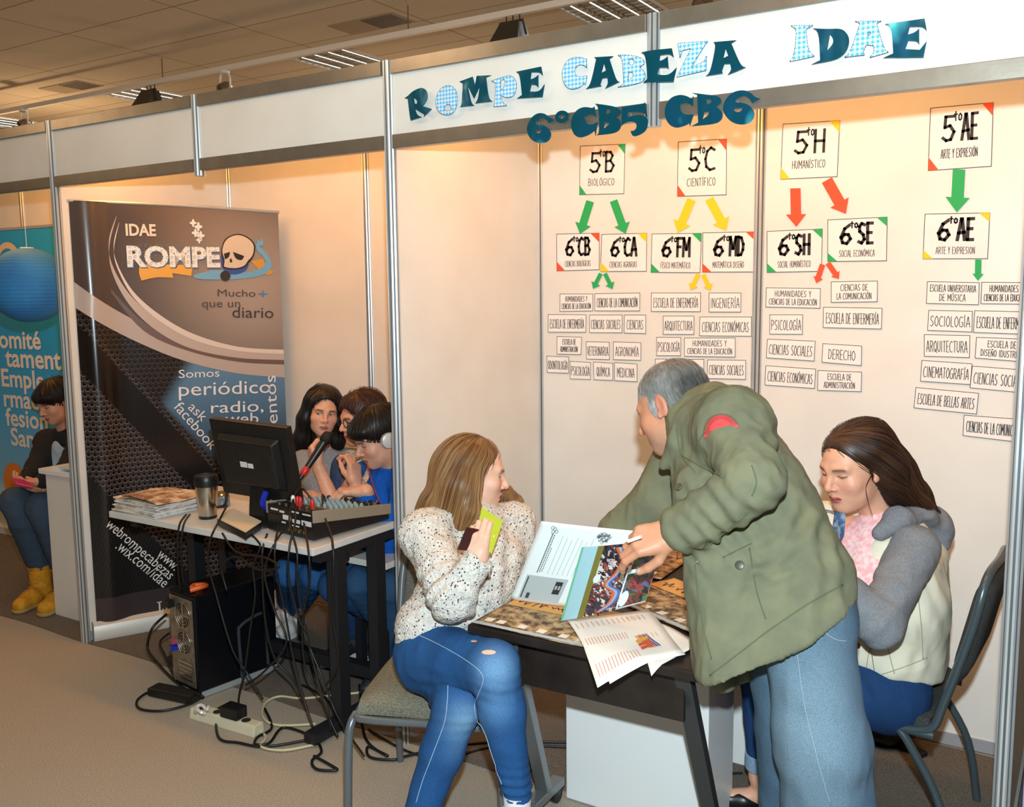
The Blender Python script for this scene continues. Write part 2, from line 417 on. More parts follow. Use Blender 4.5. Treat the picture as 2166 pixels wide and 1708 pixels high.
for x0, lab in ((-1, 'blank fascia board over the paper lantern and blue banner'), (0, 'blank white fascia board above the dark roll-up banner'), (1, 'blank white fascia board above the three students'),
                (2, 'white fascia board carrying the letters ROMPE'), (3, 'white fascia board carrying the letters IDAE')):
    f = tag(MB().box(x0+.018, x0+.982, -.004, .004, FB+.046, HT-.046).build('fascia_board', M_panel), lab, 'fascia', 'fascia boards along the stands')
    MB().box(x0+.021, x0+.979, -.017, .017, HT-.048, HT, .002).build('rail', M_rail, f, label='grey top rail')
    MB().box(x0+.021, x0+.979, -.017, .017, FB, FB+.048, .002).build('rail', M_rail, f, label='grey bottom rail')
# the neighbouring stand's purple panel beyond the end post
tag(MB().box(4.05, 4.95, -.02, -.004, .02, .95).build('purple_panel', mat('lavender_print', '#9a95c8', .5)), 'lavender display panel beyond the bright end post', 'panel')
tag(MB().box(4.05, 4.95, -.02, -.004, .96, 2.2).build('pale_panel', mat('pale_lavender_print', '#cfcfdd', .5)), 'pale display panel above the lavender one beyond the end post', 'panel')

# ------------------------------------------------------------------ ceiling fixtures
ty = on(400, 160, 2, 3.47)[1]
t = tag(MB().box(-12, 6, ty-.02, ty+.02, 3.45, 3.49, .003).build('lighting_track', mat('track_enamel', '#efe9df', .6)), 'long pale lighting track under the ceiling', 'track')
for x in np.arange(-10.4, 6, 2.6): MB().tube([(x, ty, 3.48), (x, ty, ZC)], .005, 6).build('hanger', M_rail, t)
M_tube = mat('lit_fluorescent_tube', '#ffffff', .5, emit=((.86, .97, 1.0), 9.0))
M_glow = mat('glowing_reflector', '#dfe6ea', .3, emit=((.78, .94, 1.0), 1.1))  # reflector emits by itself in place of the tube light it returns
M_mirror = mat('mirror_louvre', '#dfe6ea', .12, 1.0)
def louvre(x, y, label):
    o = empty('louvre_light', label, 'ceiling light', (x, y, ZC), 'square louvre lights in the ceiling')
    S = .30; m = MB()
    for sx in (-1, 1): m.box(x+sx*S-.008, x+sx*S+.008, y-S, y+S, ZC-.012, ZC+.07); m.box(x-S, x+S, y+sx*S-.008, y+sx*S+.008, ZC-.012, ZC+.07)
    m.build('frame', M_white, o)
    MB().box(x-S, x+S, y-S, y+S, ZC+.022, ZC+.03).build('reflector', M_glow, o)
    m = MB(); n = 4
    for i in range(1, n): c = x-S+2*S*i/n; m.box(c-.004, c+.004, y-S+.01, y+S-.01, ZC-.01, ZC+.014)
    for i in range(1, 8): c = y-S+2*S*i/8; m.box(x-S+.01, x+S-.01, c-.004, c+.004, ZC-.012, ZC+.018)
    m.build('louvre', M_mirror, o)
    for i in range(n):
        c = x-S+2*S*(i+.5)/n; MB().tube([(c, y-S+.02, ZC+.008), (c, y+S-.02, ZC+.008)], .010, 8).build('tube', M_tube, o)
    lamp('louvre_glow', 'AREA', (x, y, ZC-.03), 9, (.9, .97, 1.0), (x, y, 0), shape='SQUARE', size=.55)
for k, lab in ((0, 'bright louvre light closest to the IDAE fascia, partly behind it'), (1, 'square louvre light seen just beside the tall post of the banner stand'), (2, 'square louvre light behind the dark floodlight'), (3, 'furthest louvre light, low behind the round spotlight')):
    louvre(1.15-2.55*k, 3.50, lab)
# ceiling vents
def vent(px, py, lab):
    c = on(px, py, 2, ZC); v = MB(); v.box(c[0]-.3, c[0]+.3, c[1]-.14, c[1]+.14, ZC-.006, ZC-.001)
    o = tag(v.build('ceiling_vent', mat('vent_paint', '#a8967f', .7)), lab, 'vent', 'ceiling vents')
    m = MB()
    for i in range(7): y = c[1]-.11+.036*i; m.box(c[0]+.0, c[0]+.28, y-.012, y+.012, ZC-.010, ZC-.006)
    m.build('grille', mat('vent_grille', '#6b6157', .6), o)
vent(785, 50, 'flat ceiling vent above the floodlight track'); vent(150, 184, 'small ceiling vent furthest along the track')
# track lamps
M_flood = mat('floodlight_housing', '#4d4840', .45, .5); M_spot = mat('brass_spot_housing', '#8d7b66', .35, .7)
def flood(px, py, lab):
    x = on(px, py, 1, ty)[0]; z = lambda q: 3.455-q
    o = empty('floodlight', lab, 'floodlight', (x, ty, 3.45), 'dark floodlights on the track')
    for dx in (-.05, 0, .05): MB().tube([(x+dx, ty, 3.455), (x+dx, ty, 3.40)], .005, 6).build('hanger', M_flood, o)
    m = MB(); m.hexa([(x-.11, ty-.13, z(.19)), (x+.11, ty-.13, z(.19)), (x+.11, ty+.04, z(.17)), (x-.11, ty+.04, z(.17)), (x-.07, ty-.05, z(.05)), (x+.07, ty-.05, z(.05)), (x+.07, ty+.03, z(.05)), (x-.07, ty+.03, z(.05))], .006)
    b = m.build('housing', M_flood, o)
    for i in range(4): MB().box(x-.09+.006*i, x+.09-.006*i, ty+.03, ty+.05, z(.16-.025*i), z(.15-.025*i)).build('cooling_fin', M_flood, b)
    m = MB(); m.tube([(x-.115, ty-.03, z(.14)), (x-.085, ty-.02, z(.045)), (x+.085, ty-.02, z(.045)), (x+.115, ty-.03, z(.14))], .008, 6)
    m.build('bracket', M_flood, o)
    MB().hexa([(x-.10, ty-.125, z(.196)), (x+.10, ty-.125, z(.196)), (x+.10, ty+.03, z(.177)), (x-.10, ty+.03, z(.177)), (x-.10, ty-.125, z(.188)), (x+.10, ty-.125, z(.188)), (x+.10, ty+.03, z(.170)), (x-.10, ty+.03, z(.170))]).build('lens', mat('floodlight_glass', '#8c8378', .1), o)
flood(318, 170, 'dark floodlight on the track in front of a louvre light'); flood(1085, 25, 'dark floodlight on the track above the letters ROMPE')
def spot(px, py, lab):
    x = on(px, py, 1, ty)[0]
    o = empty('track_spotlight', lab, 'spotlight', (x, ty, 3.45), 'round track spotlights')
    MB().lathe((x, ty, 3.455), [(.04, 0), (.04, -.02), (.02, -.028)], n=16).build('mount', M_white, o)
    m = MB(); m.tube([(x-.058, ty, 3.325), (x-.056, ty, 3.40), (x-.04, ty, 3.435), (x+.04, ty, 3.435), (x+.056, ty, 3.40), (x+.058, ty, 3.325)], .008, 8)
    m.build('yoke', M_white, o)
    MB().lathe((x, ty+.05, 3.345), [(.012, -.02), (.038, .0), (.050, .03), (.052, .08), (.045, .10), (.035, .09)], axis=(-.2, -.8, -.45), n=20).build('head', M_spot, o, smooth=True)
spot(475, 150, 'round spotlight on the track nearest the tall banner stand post'); spot(50, 235, 'round spotlight on the track in front of the furthest louvre light'); spot(1490, 0, 'round spotlight on the track above the IDAE fascia')
# ================================================================== cut-out letters on the fascia
def foil(name, base, glint):
    m = mat(name, base, .22, .5); nt = m.node_tree; L = nt.links.new; b = nt.nodes['Principled BSDF']; tc = nt.nodes.new('ShaderNodeTexCoord')
    mp = nt.nodes.new('ShaderNodeMapping'); mp.inputs['Scale'].default_value = (9, 9, 5); n = nt.nodes.new('ShaderNodeTexNoise'); n.inputs['Scale'].default_value = 1; n.inputs['Detail'].default_value = 2
    L(tc.outputs['Object'], mp.inputs[0]); L(mp.outputs[0], n.inputs['Vector'])
    cr = nt.nodes.new('ShaderNodeValToRGB'); e = cr.color_ramp.elements; e[0].position = .48; e[0].color = (*lin(base), 1); e[1].position = .72; e[1].color = (*lin(glint), 1)  # pale foil glints painted into the colour by noise
    x = cr.color_ramp.elements.new(.64); x.color = (*lin('#175f80'), 1)
    L(n.outputs[0], cr.inputs[0]); L(cr.outputs[0], b.inputs['Base Color'])
    bp = nt.nodes.new('ShaderNodeBump'); bp.inputs['Strength'].default_value = .5; bp.inputs['Distance'].default_value = .03; L(n.outputs[0], bp.inputs['Height']); L(bp.outputs[0], b.inputs['Normal'])
    return m
M_foil = foil('teal_foil_card', '#0f5d72', '#46cbe2')
m = mat('blue_gingham_paper', '#cfe4f2', .8); nt = m.node_tree; b = nt.nodes['Principled BSDF']; tc = nt.nodes.new('ShaderNodeTexCoord'); sp = nt.nodes.new('ShaderNodeSeparateXYZ'); nt.links.new(tc.outputs['Object'], sp.inputs[0])
def stripe(sock):
    a = nt.nodes.new('ShaderNodeMath'); a.operation = 'MULTIPLY'; a.inputs[1].default_value = 2*math.pi/.0125; nt.links.new(sock, a.inputs[0])
    s = nt.nodes.new('ShaderNodeMath'); s.operation = 'SINE'; nt.links.new(a.outputs[0], s.inputs[0])
    g = nt.nodes.new('ShaderNodeMapRange'); g.inputs[1].default_value = -.25; g.inputs[2].default_value = .25; nt.links.new(s.outputs[0], g.inputs[0]); return g.outputs[0]
ad = nt.nodes.new('ShaderNodeMath'); ad.operation = 'ADD'; nt.links.new(stripe(sp.outputs[0]), ad.inputs[0]); nt.links.new(stripe(sp.outputs[2]), ad.inputs[1])
hf = nt.nodes.new('ShaderNodeMath'); hf.operation = 'MULTIPLY'; hf.inputs[1].default_value = .5; nt.links.new(ad.outputs[0], hf.inputs[0])
cr = nt.nodes.new('ShaderNodeValToRGB'); cr.color_ramp.elements[0].color = (*lin('#d9e9f4'), 1); cr.color_ramp.elements[1].color = (*lin('#4fb2e6'), 1); nt.links.new(hf.outputs[0], cr.inputs[0]); nt.links.new(cr.outputs[0], b.inputs['Base Color'])
M_ging = m; M_stitch = mat('navy_stitch', '#27405f', .7)

VIEWS = {1: (850, 80, 6.832), 2: (1100, 80, 7.117), 3: (1350, 60, 7.425), 4: (1650, 20, 6.564)}
LETTERS = [
 (1, 'R', 'foil', 0, 'teal foil letter R that starts the word ROMPE', [35,870,75,850,150,775,240,730,300,722,350,755,372,830,360,900,300,985,430,1028,318,1138,322,1105,200,1030,190,1040,215,1115,285,1145,130,1195,118,1160,85,885], [[168,870,210,885,225,925,215,955,180,950]]),
 (1, 'O', 'ging', 1, 'gingham letter O in the word ROMPE', [680,685,740,705,785,765,805,850,800,950,770,1050,715,1105,640,1120,560,1095,505,1030,485,940,500,840,545,750,610,700], [[650,955,695,960,720,1035,690,1060,610,1050,615,1000]]),
 (1, 'M', 'foil', 0, 'teal foil letter M in the word ROMPE', [830,632,1020,562,1055,690,1080,550,1290,540,1215,575,1250,880,1310,918,1060,948,1100,885,1125,690,1042,870,945,680,1000,950,1050,978,840,1000,865,965,880,660], []),
 (1, 'P', 'ging', 1, 'gingham letter P in the word ROMPE', [1295,625,1430,575,1550,540,1625,570,1660,660,1650,770,1600,850,1530,868,1460,850,1430,830,1460,945,1520,980,1325,995,1345,950,1355,650], [[1430,615,1480,600,1500,640,1470,720,1440,760,1420,720]]),
 (1, 'E', 'foil', 0, 'teal foil letter E that ends the word ROMPE', [1650,490,2010,415,2035,540,1990,495,1870,500,1855,600,1920,580,1970,535,1970,715,1945,680,1870,675,1845,775,1985,780,2060,670,2030,855,1660,878,1735,825,1705,530], []),
 (2, 'C', 'ging', 1, 'gingham letter C that starts the word CABEZA', [770,305,850,290,940,295,985,325,1000,310,1005,450,970,420,910,400,850,425,820,490,830,560,880,590,950,580,1010,570,985,700,960,690,900,745,800,778,720,760,660,690,628,560,645,450,700,350], []),
 (2, 'A', 'foil', 0, 'teal foil letter A following the gingham C of CABEZA', [1115,292,1405,275,1345,320,1450,650,1500,660,1280,765,1325,690,1315,600,1235,610,1205,705,1225,725,990,772,1060,705,1145,320], [[1262,375,1295,490,1220,530]]),
 (2, 'B', 'ging', 1, 'gingham letter B in the word CABEZA', [1470,260,1640,258,1790,285,1865,330,1870,390,1800,440,1870,500,1895,570,1860,650,1740,700,1470,745,1560,695,1545,300], [[1650,315,1715,325,1725,380,1680,420,1640,390],[1640,510,1700,520,1710,580,1620,640]]),
 (3, 'E', 'foil', 0, 'teal foil letter E across the short post in CABEZA', [40,380,180,345,525,312,555,450,500,400,345,420,325,515,400,490,460,440,475,630,450,610,330,615,290,725,480,740,600,615,550,840,75,850,145,790,115,410], []),
 (3, 'Z', 'ging', 1, 'gingham letter Z in the word CABEZA', [620,235,1095,200,1020,300,830,612,960,560,1040,510,1075,430,1065,660,605,765,830,315,690,350,655,460], []),
 (3, 'A', 'foil', 0, 'teal foil letter A that ends the word CABEZA', [1180,215,1540,185,1460,235,1610,590,1690,612,1405,730,1465,650,1445,555,1350,560,1310,670,1325,705,1060,750,1130,690,1220,260], [[1372,310,1415,430,1330,470]]),
 (4, 'I', 'ging', 1, 'gingham letter I that starts the word IDAE', [150,225,460,220,420,245,360,275,390,580,480,650,130,725,190,660,235,290,190,250], []),
 (4, 'D', 'foil', 0, 'teal foil letter D in the word IDAE', [450,260,650,272,850,262,930,330,965,420,940,540,870,640,750,705,430,765,555,705,540,310], [[690,340,740,400,735,480,650,575]]),
 (4, 'A', 'ging', 1, 'gingham letter A in the word IDAE', [1040,165,1410,160,1340,190,1450,570,1510,590,1240,670,1310,590,1300,500,1200,490,1150,590,1175,630,890,665,970,610,1110,190], [[1240,300,1265,340,1215,370]]),
 (4, 'E', 'foil', 0, 'teal foil letter E that ends the word IDAE', [1450,203,2005,125,2035,290,1975,232,1800,240,1770,350,1870,320,1930,265,1930,480,1900,435,1780,430,1735,550,1940,560,2035,440,1990,665,1430,672,1570,610,1550,235], []),
 (2, '6', 'foil', 0, 'teal foil figure 6 before the degree ring, hanging below the fascia', [310,1130,380,1145,430,1195,510,1230,430,1285,395,1230,340,1200,290,1205,245,1260,240,1320,310,1305,390,1330,450,1400,470,1470,440,1540,380,1580,290,1590,200,1560,130,1490,98,1390,115,1290,170,1200,240,1145], [[250,1385,325,1370,315,1420,270,1445,230,1415]]),
 (2, 'degree', 'foil', 0, 'small teal foil degree ring between the 6 and CB5', [640,1092,700,1110,738,1160,730,1215,680,1260,610,1282,555,1265,522,1215,535,1150,580,1105], [[640,1148,675,1170,670,1205,620,1228,585,1200,600,1160]]),
 (2, 'C', 'foil', 0, 'teal foil letter C in the hanging code CB5', [1000,1040,1090,1060,1118,1035,1145,1190,1090,1150,1020,1145,975,1190,980,1270,1030,1310,1100,1300,1165,1270,1135,1480,1120,1400,1030,1470,900,1510,820,1470,775,1380,762,1290,785,1180,850,1090,920,1050], []),
 (2, 'B', 'foil', 0, 'teal foil letter B in the hanging code CB5', [1125,990,1290,1010,1450,1040,1515,1090,1510,1140,1430,1200,1490,1220,1525,1300,1500,1390,1400,1445,1150,1470,1195,1430,1180,1030], [[1300,1070,1355,1080,1360,1120,1300,1160],[1275,1270,1335,1265,1340,1300,1260,1370]]),
 (2, '5', 'foil', 0, 'teal foil figure 5 in the hanging code CB5', [1530,1045,1870,985,1878,965,1915,1190,1880,1130,1790,1110,1640,1115,1615,1200,1720,1165,1830,1160,1910,1200,1935,1280,1900,1390,1830,1450,1740,1485,1690,1480,1660,1400,1700,1405,1750,1370,1755,1300,1710,1262,1620,1265,1550,1300,1525,1330], []),
 (3, 'C', 'foil', 0, 'teal foil letter C in the hanging code CB6', [650,1040,760,1060,840,1110,865,1060,862,1225,800,1175,720,1165,670,1190,658,1280,700,1340,780,1360,870,1350,810,1540,800,1490,740,1530,600,1570,500,1530,430,1430,410,1300,440,1180,520,1080], []),
 (3, 'B', 'foil', 0, 'teal foil letter B in the hanging code CB6', [840,1010,1060,1040,1230,1055,1300,1100,1305,1160,1225,1230,1310,1300,1330,1380,1290,1460,1180,1510,830,1540,940,1480,925,1040], [[1065,1110,1140,1110,1150,1160,1080,1200],[1040,1320,1110,1310,1105,1360,1010,1430]]),
 (3, '6', 'foil', 0, 'teal foil figure 6 that ends the hanging code CB6', [1640,965,1750,1000,1850,1090,1920,1100,1790,1175,1740,1090,1660,1050,1560,1090,1520,1165,1620,1165,1740,1200,1820,1300,1820,1400,1760,1480,1660,1515,1530,1505,1420,1440,1340,1330,1325,1230,1370,1110,1480,1000], [[1510,1255,1640,1240,1620,1300,1560,1320,1500,1290]]),
]
def soften(P):
    """cuts the blunt corners of an outline and keeps the sharp ones"""
    for _ in range(2):
        out = []; n = len(P)
        for i in range(n):
            a, b_, c = P[i-1], P[i], P[(i+1) % n]; u, v = a-b_, c-b_
            ca = (u@v)/(np.linalg.norm(u)*np.linalg.norm(v)+1e-9)
            if ca < -.5: out += [b_+u*.25, b_+v*.25]
            else: out.append(b_)
        P = out
    return P
for k, (vw, ch, kind, st, lab, out, holes) in enumerate(LETTERS):
    ox, oy, s = VIEWS[vw]; y = -.026 if k != 8 else -.034
    cv = lambda L: soften([on(ox+L[i]/s, oy+L[i+1]/s, 1, y)[[0, 2]] for i in range(0, len(L), 2)])
    P = cv(out); Hh = [cv(h) for h in holes]
    up = lambda q, yy=y: (q[0], yy, q[1])
    m = MB(); m.poly([up(p) for p in P], [[up(p) for p in h] for h in Hh], depth=(0, .003, 0))
    nm = {'6': 'figure_six', '5': 'figure_five', 'degree': 'degree_ring'}.get(ch, 'letter_'+ch.lower())
    o = tag(m.build(nm if len(nm) > 8 else 'letter_'+{'R': 'r'}.get(ch, ch.lower()), M_foil if kind == 'foil' else M_ging), lab, 'letter', 'cut-out letters on the fascia')
    if st:                                                          # stitched edge of the gingham letters
        m = MB()
        for lp in [P]+Hh:
            acc = 0
            for a, c in zip(lp, lp[1:]+lp[:1]):
                Ln = np.linalg.norm(c-a); n = max(1, int(Ln/.006))
                for i in range(n):
                    p = a+(c-a)*(i+.15)/n; q = a+(c-a)*(i+.75)/n; d = nrm(c-a); w = vec(-d[1], d[0])*.0008
                    m.quad(up(p-w, y-.0006), up(q-w, y-.0006), up(q+w, y-.0006), up(p+w, y-.0006))
        m.build('stitched_edge', M_stitch, o, fix=False)

# ================================================================== hand-lettered charts on the back wall
G = {  # strokes of narrow capitals in a box 0..1 wide, 0..1 high
'A': ['0,0 .45,1 .55,1 1,0', '.1,.32 .95,.36'], 'B': ['.08,0 .08,1 .6,.98 .85,.8 .6,.55 .1,.52', '.6,.55 1,.3 .7,.02 .08,0'], 'C': ['1,.9 .6,1 .2,.85 0,.5 .1,.15 .5,0 1,.06'],
'D': ['.08,0 .08,1 .6,.95 1,.6 .95,.3 .6,.03 .08,0'], 'E': ['1,1 .1,1 .1,0 1,0', '.1,.52 .8,.52'], 'F': ['1,1 .1,1 .1,0', '.1,.52 .8,.52'], 'G': ['1,.9 .5,1 .1,.8 0,.4 .2,.05 .7,0 1,.12 1,.45 .6,.45'],
'H': ['.08,0 .08,1', '.92,0 .92,1', '.08,.5 .92,.5'], 'I': ['.5,0 .5,1'], 'J': ['.2,1 1,1', '.7,1 .7,.2 .45,0 .1,.1'], 'L': ['.1,1 .1,0 1,0'], 'M': ['.04,0 .08,1 .5,.35 .92,1 .96,0'], 'N': ['.08,0 .08,1 .92,0 .92,1'],
'Ñ': ['.08,0 .08,.85 .92,0 .92,.85', '.2,1.02 .4,1.1 .6,1.02 .8,1.1'], 'O': ['.5,1 .12,.8 0,.5 .12,.18 .5,0 .88,.18 1,.5 .88,.8 .5,1'], 'P': ['.1,0 .1,1 .7,.97 1,.75 .7,.5 .1,.47'], 'Q': ['.5,1 .12,.8 0,.5 .12,.18 .5,0 .88,.18 1,.5 .88,.8 .5,1', '.6,.25 1.05,-.08'],
'R': ['.1,0 .1,1 .7,.97 1,.75 .7,.52 .1,.5', '.5,.5 1,0'], 'S': ['.95,.92 .5,1 .15,.85 .2,.6 .75,.42 .9,.2 .5,0 .05,.08'], 'T': ['0,1 1,1', '.5,1 .5,0'], 'U': ['.08,1 .08,.2 .5,0 .92,.2 .92,1'], 'V': ['0,1 .5,0 1,1'],
'X': ['0,0 1,1', '0,1 1,0'], 'Y': ['0,1 .5,.5 1,1', '.5,.5 .5,0'], 'Z': ['0,1 1,1 0,0 1,0'], '5': ['.95,1 .2,1 .15,.55 .6,.62 .98,.35 .7,.03 .3,0 0,.12'], '6': ['.85,.98 .4,.8 .05,.35 .2,.05 .6,0 .95,.25 .75,.48 .4,.5 .1,.3'],
't': ['.5,1 .5,0', '.05,.7 .95,.7'], 'o': ['.5,.75 .1,.55 .15,.12 .5,0 .88,.15 .9,.55 .5,.75'], ' ': [], '+': ['.5,.15 .5,.85', '.1,.5 .9,.5'], '-': ['.1,.5 .9,.5'],
}
for a, b_ in zip('ÁÉÍÓÚ', 'AEIOU'): G[a] = G[b_]+['.45,1.04 .75,1.18']
G = {k: [[tuple(map(float, p.split(','))) for p in s.split()] for s in v] for k, v in G.items()}
NARROW = {'I': .35, 'Í': .35, 'J': .7, 'L': .75, 'E': .8, 'É': .8, 'F': .8, 'M': 1.25, 'T': .9, ' ': .55, 'Y': .8}
def strokes(text, gap=.32):
    """text -> list of polylines, total advance; unit = one letter width"""
    out, x = [], 0
    for ch in text:
        w = NARROW.get(ch, 1.0)
        for s in G.get(ch, []): out.append([(x+p[0]*w, p[1]) for p in s])
        x += w+gap
    return out, x-gap
def ink(m, quad, lines, w, lift):
    """draws polylines (u,v in 0..1 of the quad) as flat pen strokes of half-width w metres"""
    tl, tr, br, bl = quad; n = nrm(np.cross(tr-tl, bl-tl)); n = n if n@(CAM-tl) > 0 else -n
    P = lambda u, v: (bl*(1-u)+br*u)*(1-v)+(tl*(1-u)+tr*u)*v
    for ln in lines:
        q = [P(*p)+n*lift for p in ln]
        for a, b_ in zip(q, q[1:]):
            d = b_-a; L = np.linalg.norm(d)
            if L < 1e-6: continue
            d = d/L; s = np.cross(n, d)*w; e = d*w*.8
            m.quad(a-s-e, b_-s+e, b_+s+e, a+s-e)
def fit(text, u0, u1, v0, v1, jit=.03):
    ls, adv = strokes(text); r = random.Random(text)
    return [[(u0+(u1-u0)*p[0]/adv, v0+(v1-v0)*(p[1]+r.uniform(-jit, jit)*.5)) for p in l] for l in ls]
M_card = mat('white_card', '#f1e9e6', .75, noise=(8, '#e9e0dc', .35, .7)); M_ink = mat('black_marker', '#2a2322', .7)
M_green = mat('green_card', '#1fa557', .7); M_red = mat('orange_red_card', '#f2502a', .7); M_yellow = mat('yellow_card', '#f4c81a', .7); M_paper = mat('white_paper_slip', '#efe8e4', .8)
WY = D_-.006
SRC = {'a': (800, 0, 2.5786), 'b': (1140, 460, 4.27), 'c': (1560, 0, 3.558), 'd': (1600, 440, 3.4152)}
def wallpt(src, x, y, yy=WY):
    ox, oy, s = SRC[src]; p = on(ox+x/s, oy+y/s, 1, yy); p[0] = min(p[0], 3.972); return p
CARDS = [
 ('a', (1103,797,1347,787,1340,1057,1098,1063), '5', 'B', 'BIOLÓGICO', M_green, 'green', .16),
 ('a', (1637,775,1900,758,1898,1063,1632,1072), '5', 'C', 'CIENTÍFICO', M_red, 'orange', .17),
 ('b', (160,152,545,142,545,473,162,484), '6', 'CB', 'CIENCIAS BIOLÓGICAS', M_red, 'orange', .2),
 ('b', (568,155,975,143,970,487,556,490), '6', 'CA', 'CIENCIAS AGRARIAS', M_yellow, 'yellow', .2),
 ('b', (1022,150,1468,144,1455,500,1012,497), '6', 'FM', 'FÍSICO MATEMÁTICO', M_green, 'green', .19),
 ('b', (1480,140,1957,130,1943,493,1478,495), '6', 'MD', 'MATEMÁTICA DISEÑO', M_red, 'orange', .18),
 ('c', (343,935,770,908,750,1330,325,1350), '5', 'H', 'HUMANÍSTICO', M_yellow, 'yellow', .17),
 ('c', (1453,815,1925,772,1910,1252,1435,1285), '5', 'AE', 'ARTE Y EXPRESIÓN', M_red, 'orange', .17),
 ('d', (77,170,477,152,470,458,77,466), '6', 'SH', 'SOCIAL HUMANÍSTICO', M_green, 'green', .18),
 ('d', (516,87,945,66,940,382,515,388), '6', 'SE', 'SOCIAL ECONÓMICA', M_green, 'green', .17),
 ('d', (1218,45,1687,36,1670,367,1203,368), '6', 'AE', 'ARTE Y EXPRESION', M_yellow, 'yellow', .16),
]
for src, q, yr, code, sub, mm, cn, tri in CARDS:
    Q = [wallpt(src, q[i], q[i+1]) for i in (0, 2, 4, 6)]; m = MB(); m.poly(Q, depth=(0, .003, 0))
    P = lambda u, v: (Q[3]*(1-u)+Q[2]*u)*(1-v)+(Q[0]*(1-u)+Q[1]*u)*v
    m.mi = 1; th = .0008
    ink(m, Q, [[(0, 0), (1, 0), (1, 1), (0, 1), (0, 0)]], .0011, th)
    big = code in ('H',); five = yr == '5'
    v0, v1 = (.46, .84) if five else (.42, .86)
    u0, um, u1 = {1: (.24, .45, .74), 2: (.22, .40, .76)}[len(code)]
    if code in ('AE', 'SE'): u0, um, u1 = .22, .40, .74
    bw = .0050 if five else .0057
    ink(m, Q, fit(yr, u0, um, v0, v1, .0), bw, th); ink(m, Q, fit('to', um-.01, um+.115, v1-.07, v1+.07, 0), bw*.45, th); ink(m, Q, fit(code, um+.125, u1+.02, v0, v1+.02, .01), bw, th)
    ink(m, Q, fit(sub, .2 if not five else .2, .8 if not five else .78, .11 if not five else .18, .26 if not five else .32), .0009 if not five else .0011, th)
    m.mi = 2; t = tri
    for a, b_, c in (((1-t, 1), (1, 1), (1, 1-t*1.25)), ((0, 0), (t, 0), (0, t*1.25))):
        A, B, C = P(*a), P(*b_), P(*c); nn = vec(0, -.0012, 0); m._f([m.bm.verts.new(tuple(x+nn)) for x in (A, B, C)])
    tag(m.build('course_card', [M_card, M_ink, mm], fix=False), 'white card with %s corners lettered %sto%s %s' % (cn, yr, code, sub), 'card', 'course cards on the chart wall')
ARROWS = [
 ('a', 1155,1098, 1100,1275, 42, 88, M_green, 'large green arrow from the 5toB card down to 6toCB'), ('a', 1283,1095, 1348,1275, 42, 88, M_green, 'large green arrow from the 5toB card down to 6toCA'),
 ('a', 1708,1088, 1632,1270, 46, 98, M_yellow, 'large yellow arrow from the 5toC card down to 6toFM'), ('a', 1805,1085, 1898,1258, 48, 100, M_yellow, 'large yellow arrow from the 5toC card down to 6toMD'),
 ('b', 558,508, 488,645, 36, 88, M_green, 'small green arrow under 6toCB leaning towards the post'), ('b', 595,508, 663,648, 36, 88, M_green, 'small green arrow under 6toCA leaning towards the yellow arrows'),
 ('b', 1440,512, 1368,658, 40, 90, M_yellow, 'small yellow arrow under 6toFM'), ('b', 1483,515, 1550,664, 40, 90, M_yellow, 'small yellow arrow under 6toMD'),
 ('c', 435,1418, 442,1708, 78, 152, M_red, 'large orange arrow pointing straight down to 6toSH'), ('c', 672,1356, 815,1610, 86, 158, M_red, 'large orange arrow slanting from 5toH to 6toSE'),
 ('c', 1667,1275, 1650,1600, 94, 184, M_green, 'large green arrow from 5toAE down to 6toAE'),
 ('d', 478,408, 432,545, 40, 72, M_red, 'small orange arrow under 6toSH'), ('d', 515,398, 596,514, 40, 74, M_red, 'small orange arrow under 6toSE'), ('d', 1603,373, 1600,527, 46, 82, M_green, 'small green arrow under 6toAE'),
]
for src, x0, y0, x1, y1, w, hw, mm, lab in ARROWS:
    a, t = vec(x0, y0), vec(x1, y1); d = nrm(t-a); n = vec(-d[1], d[0]); h = t-d*hw*.62
    pts = [a+n*w/2, h+n*w/2, h+n*hw/2, t, h-n*hw/2, h-n*w/2, a-n*w/2]
    m = MB(); m.poly([wallpt(src, *p, WY-.002) for p in pts], depth=(0, .0015, 0)); m.mi = 1
    tag(m.build('paper_arrow', [mm]), lab, 'arrow', 'paper arrows on the chart wall')
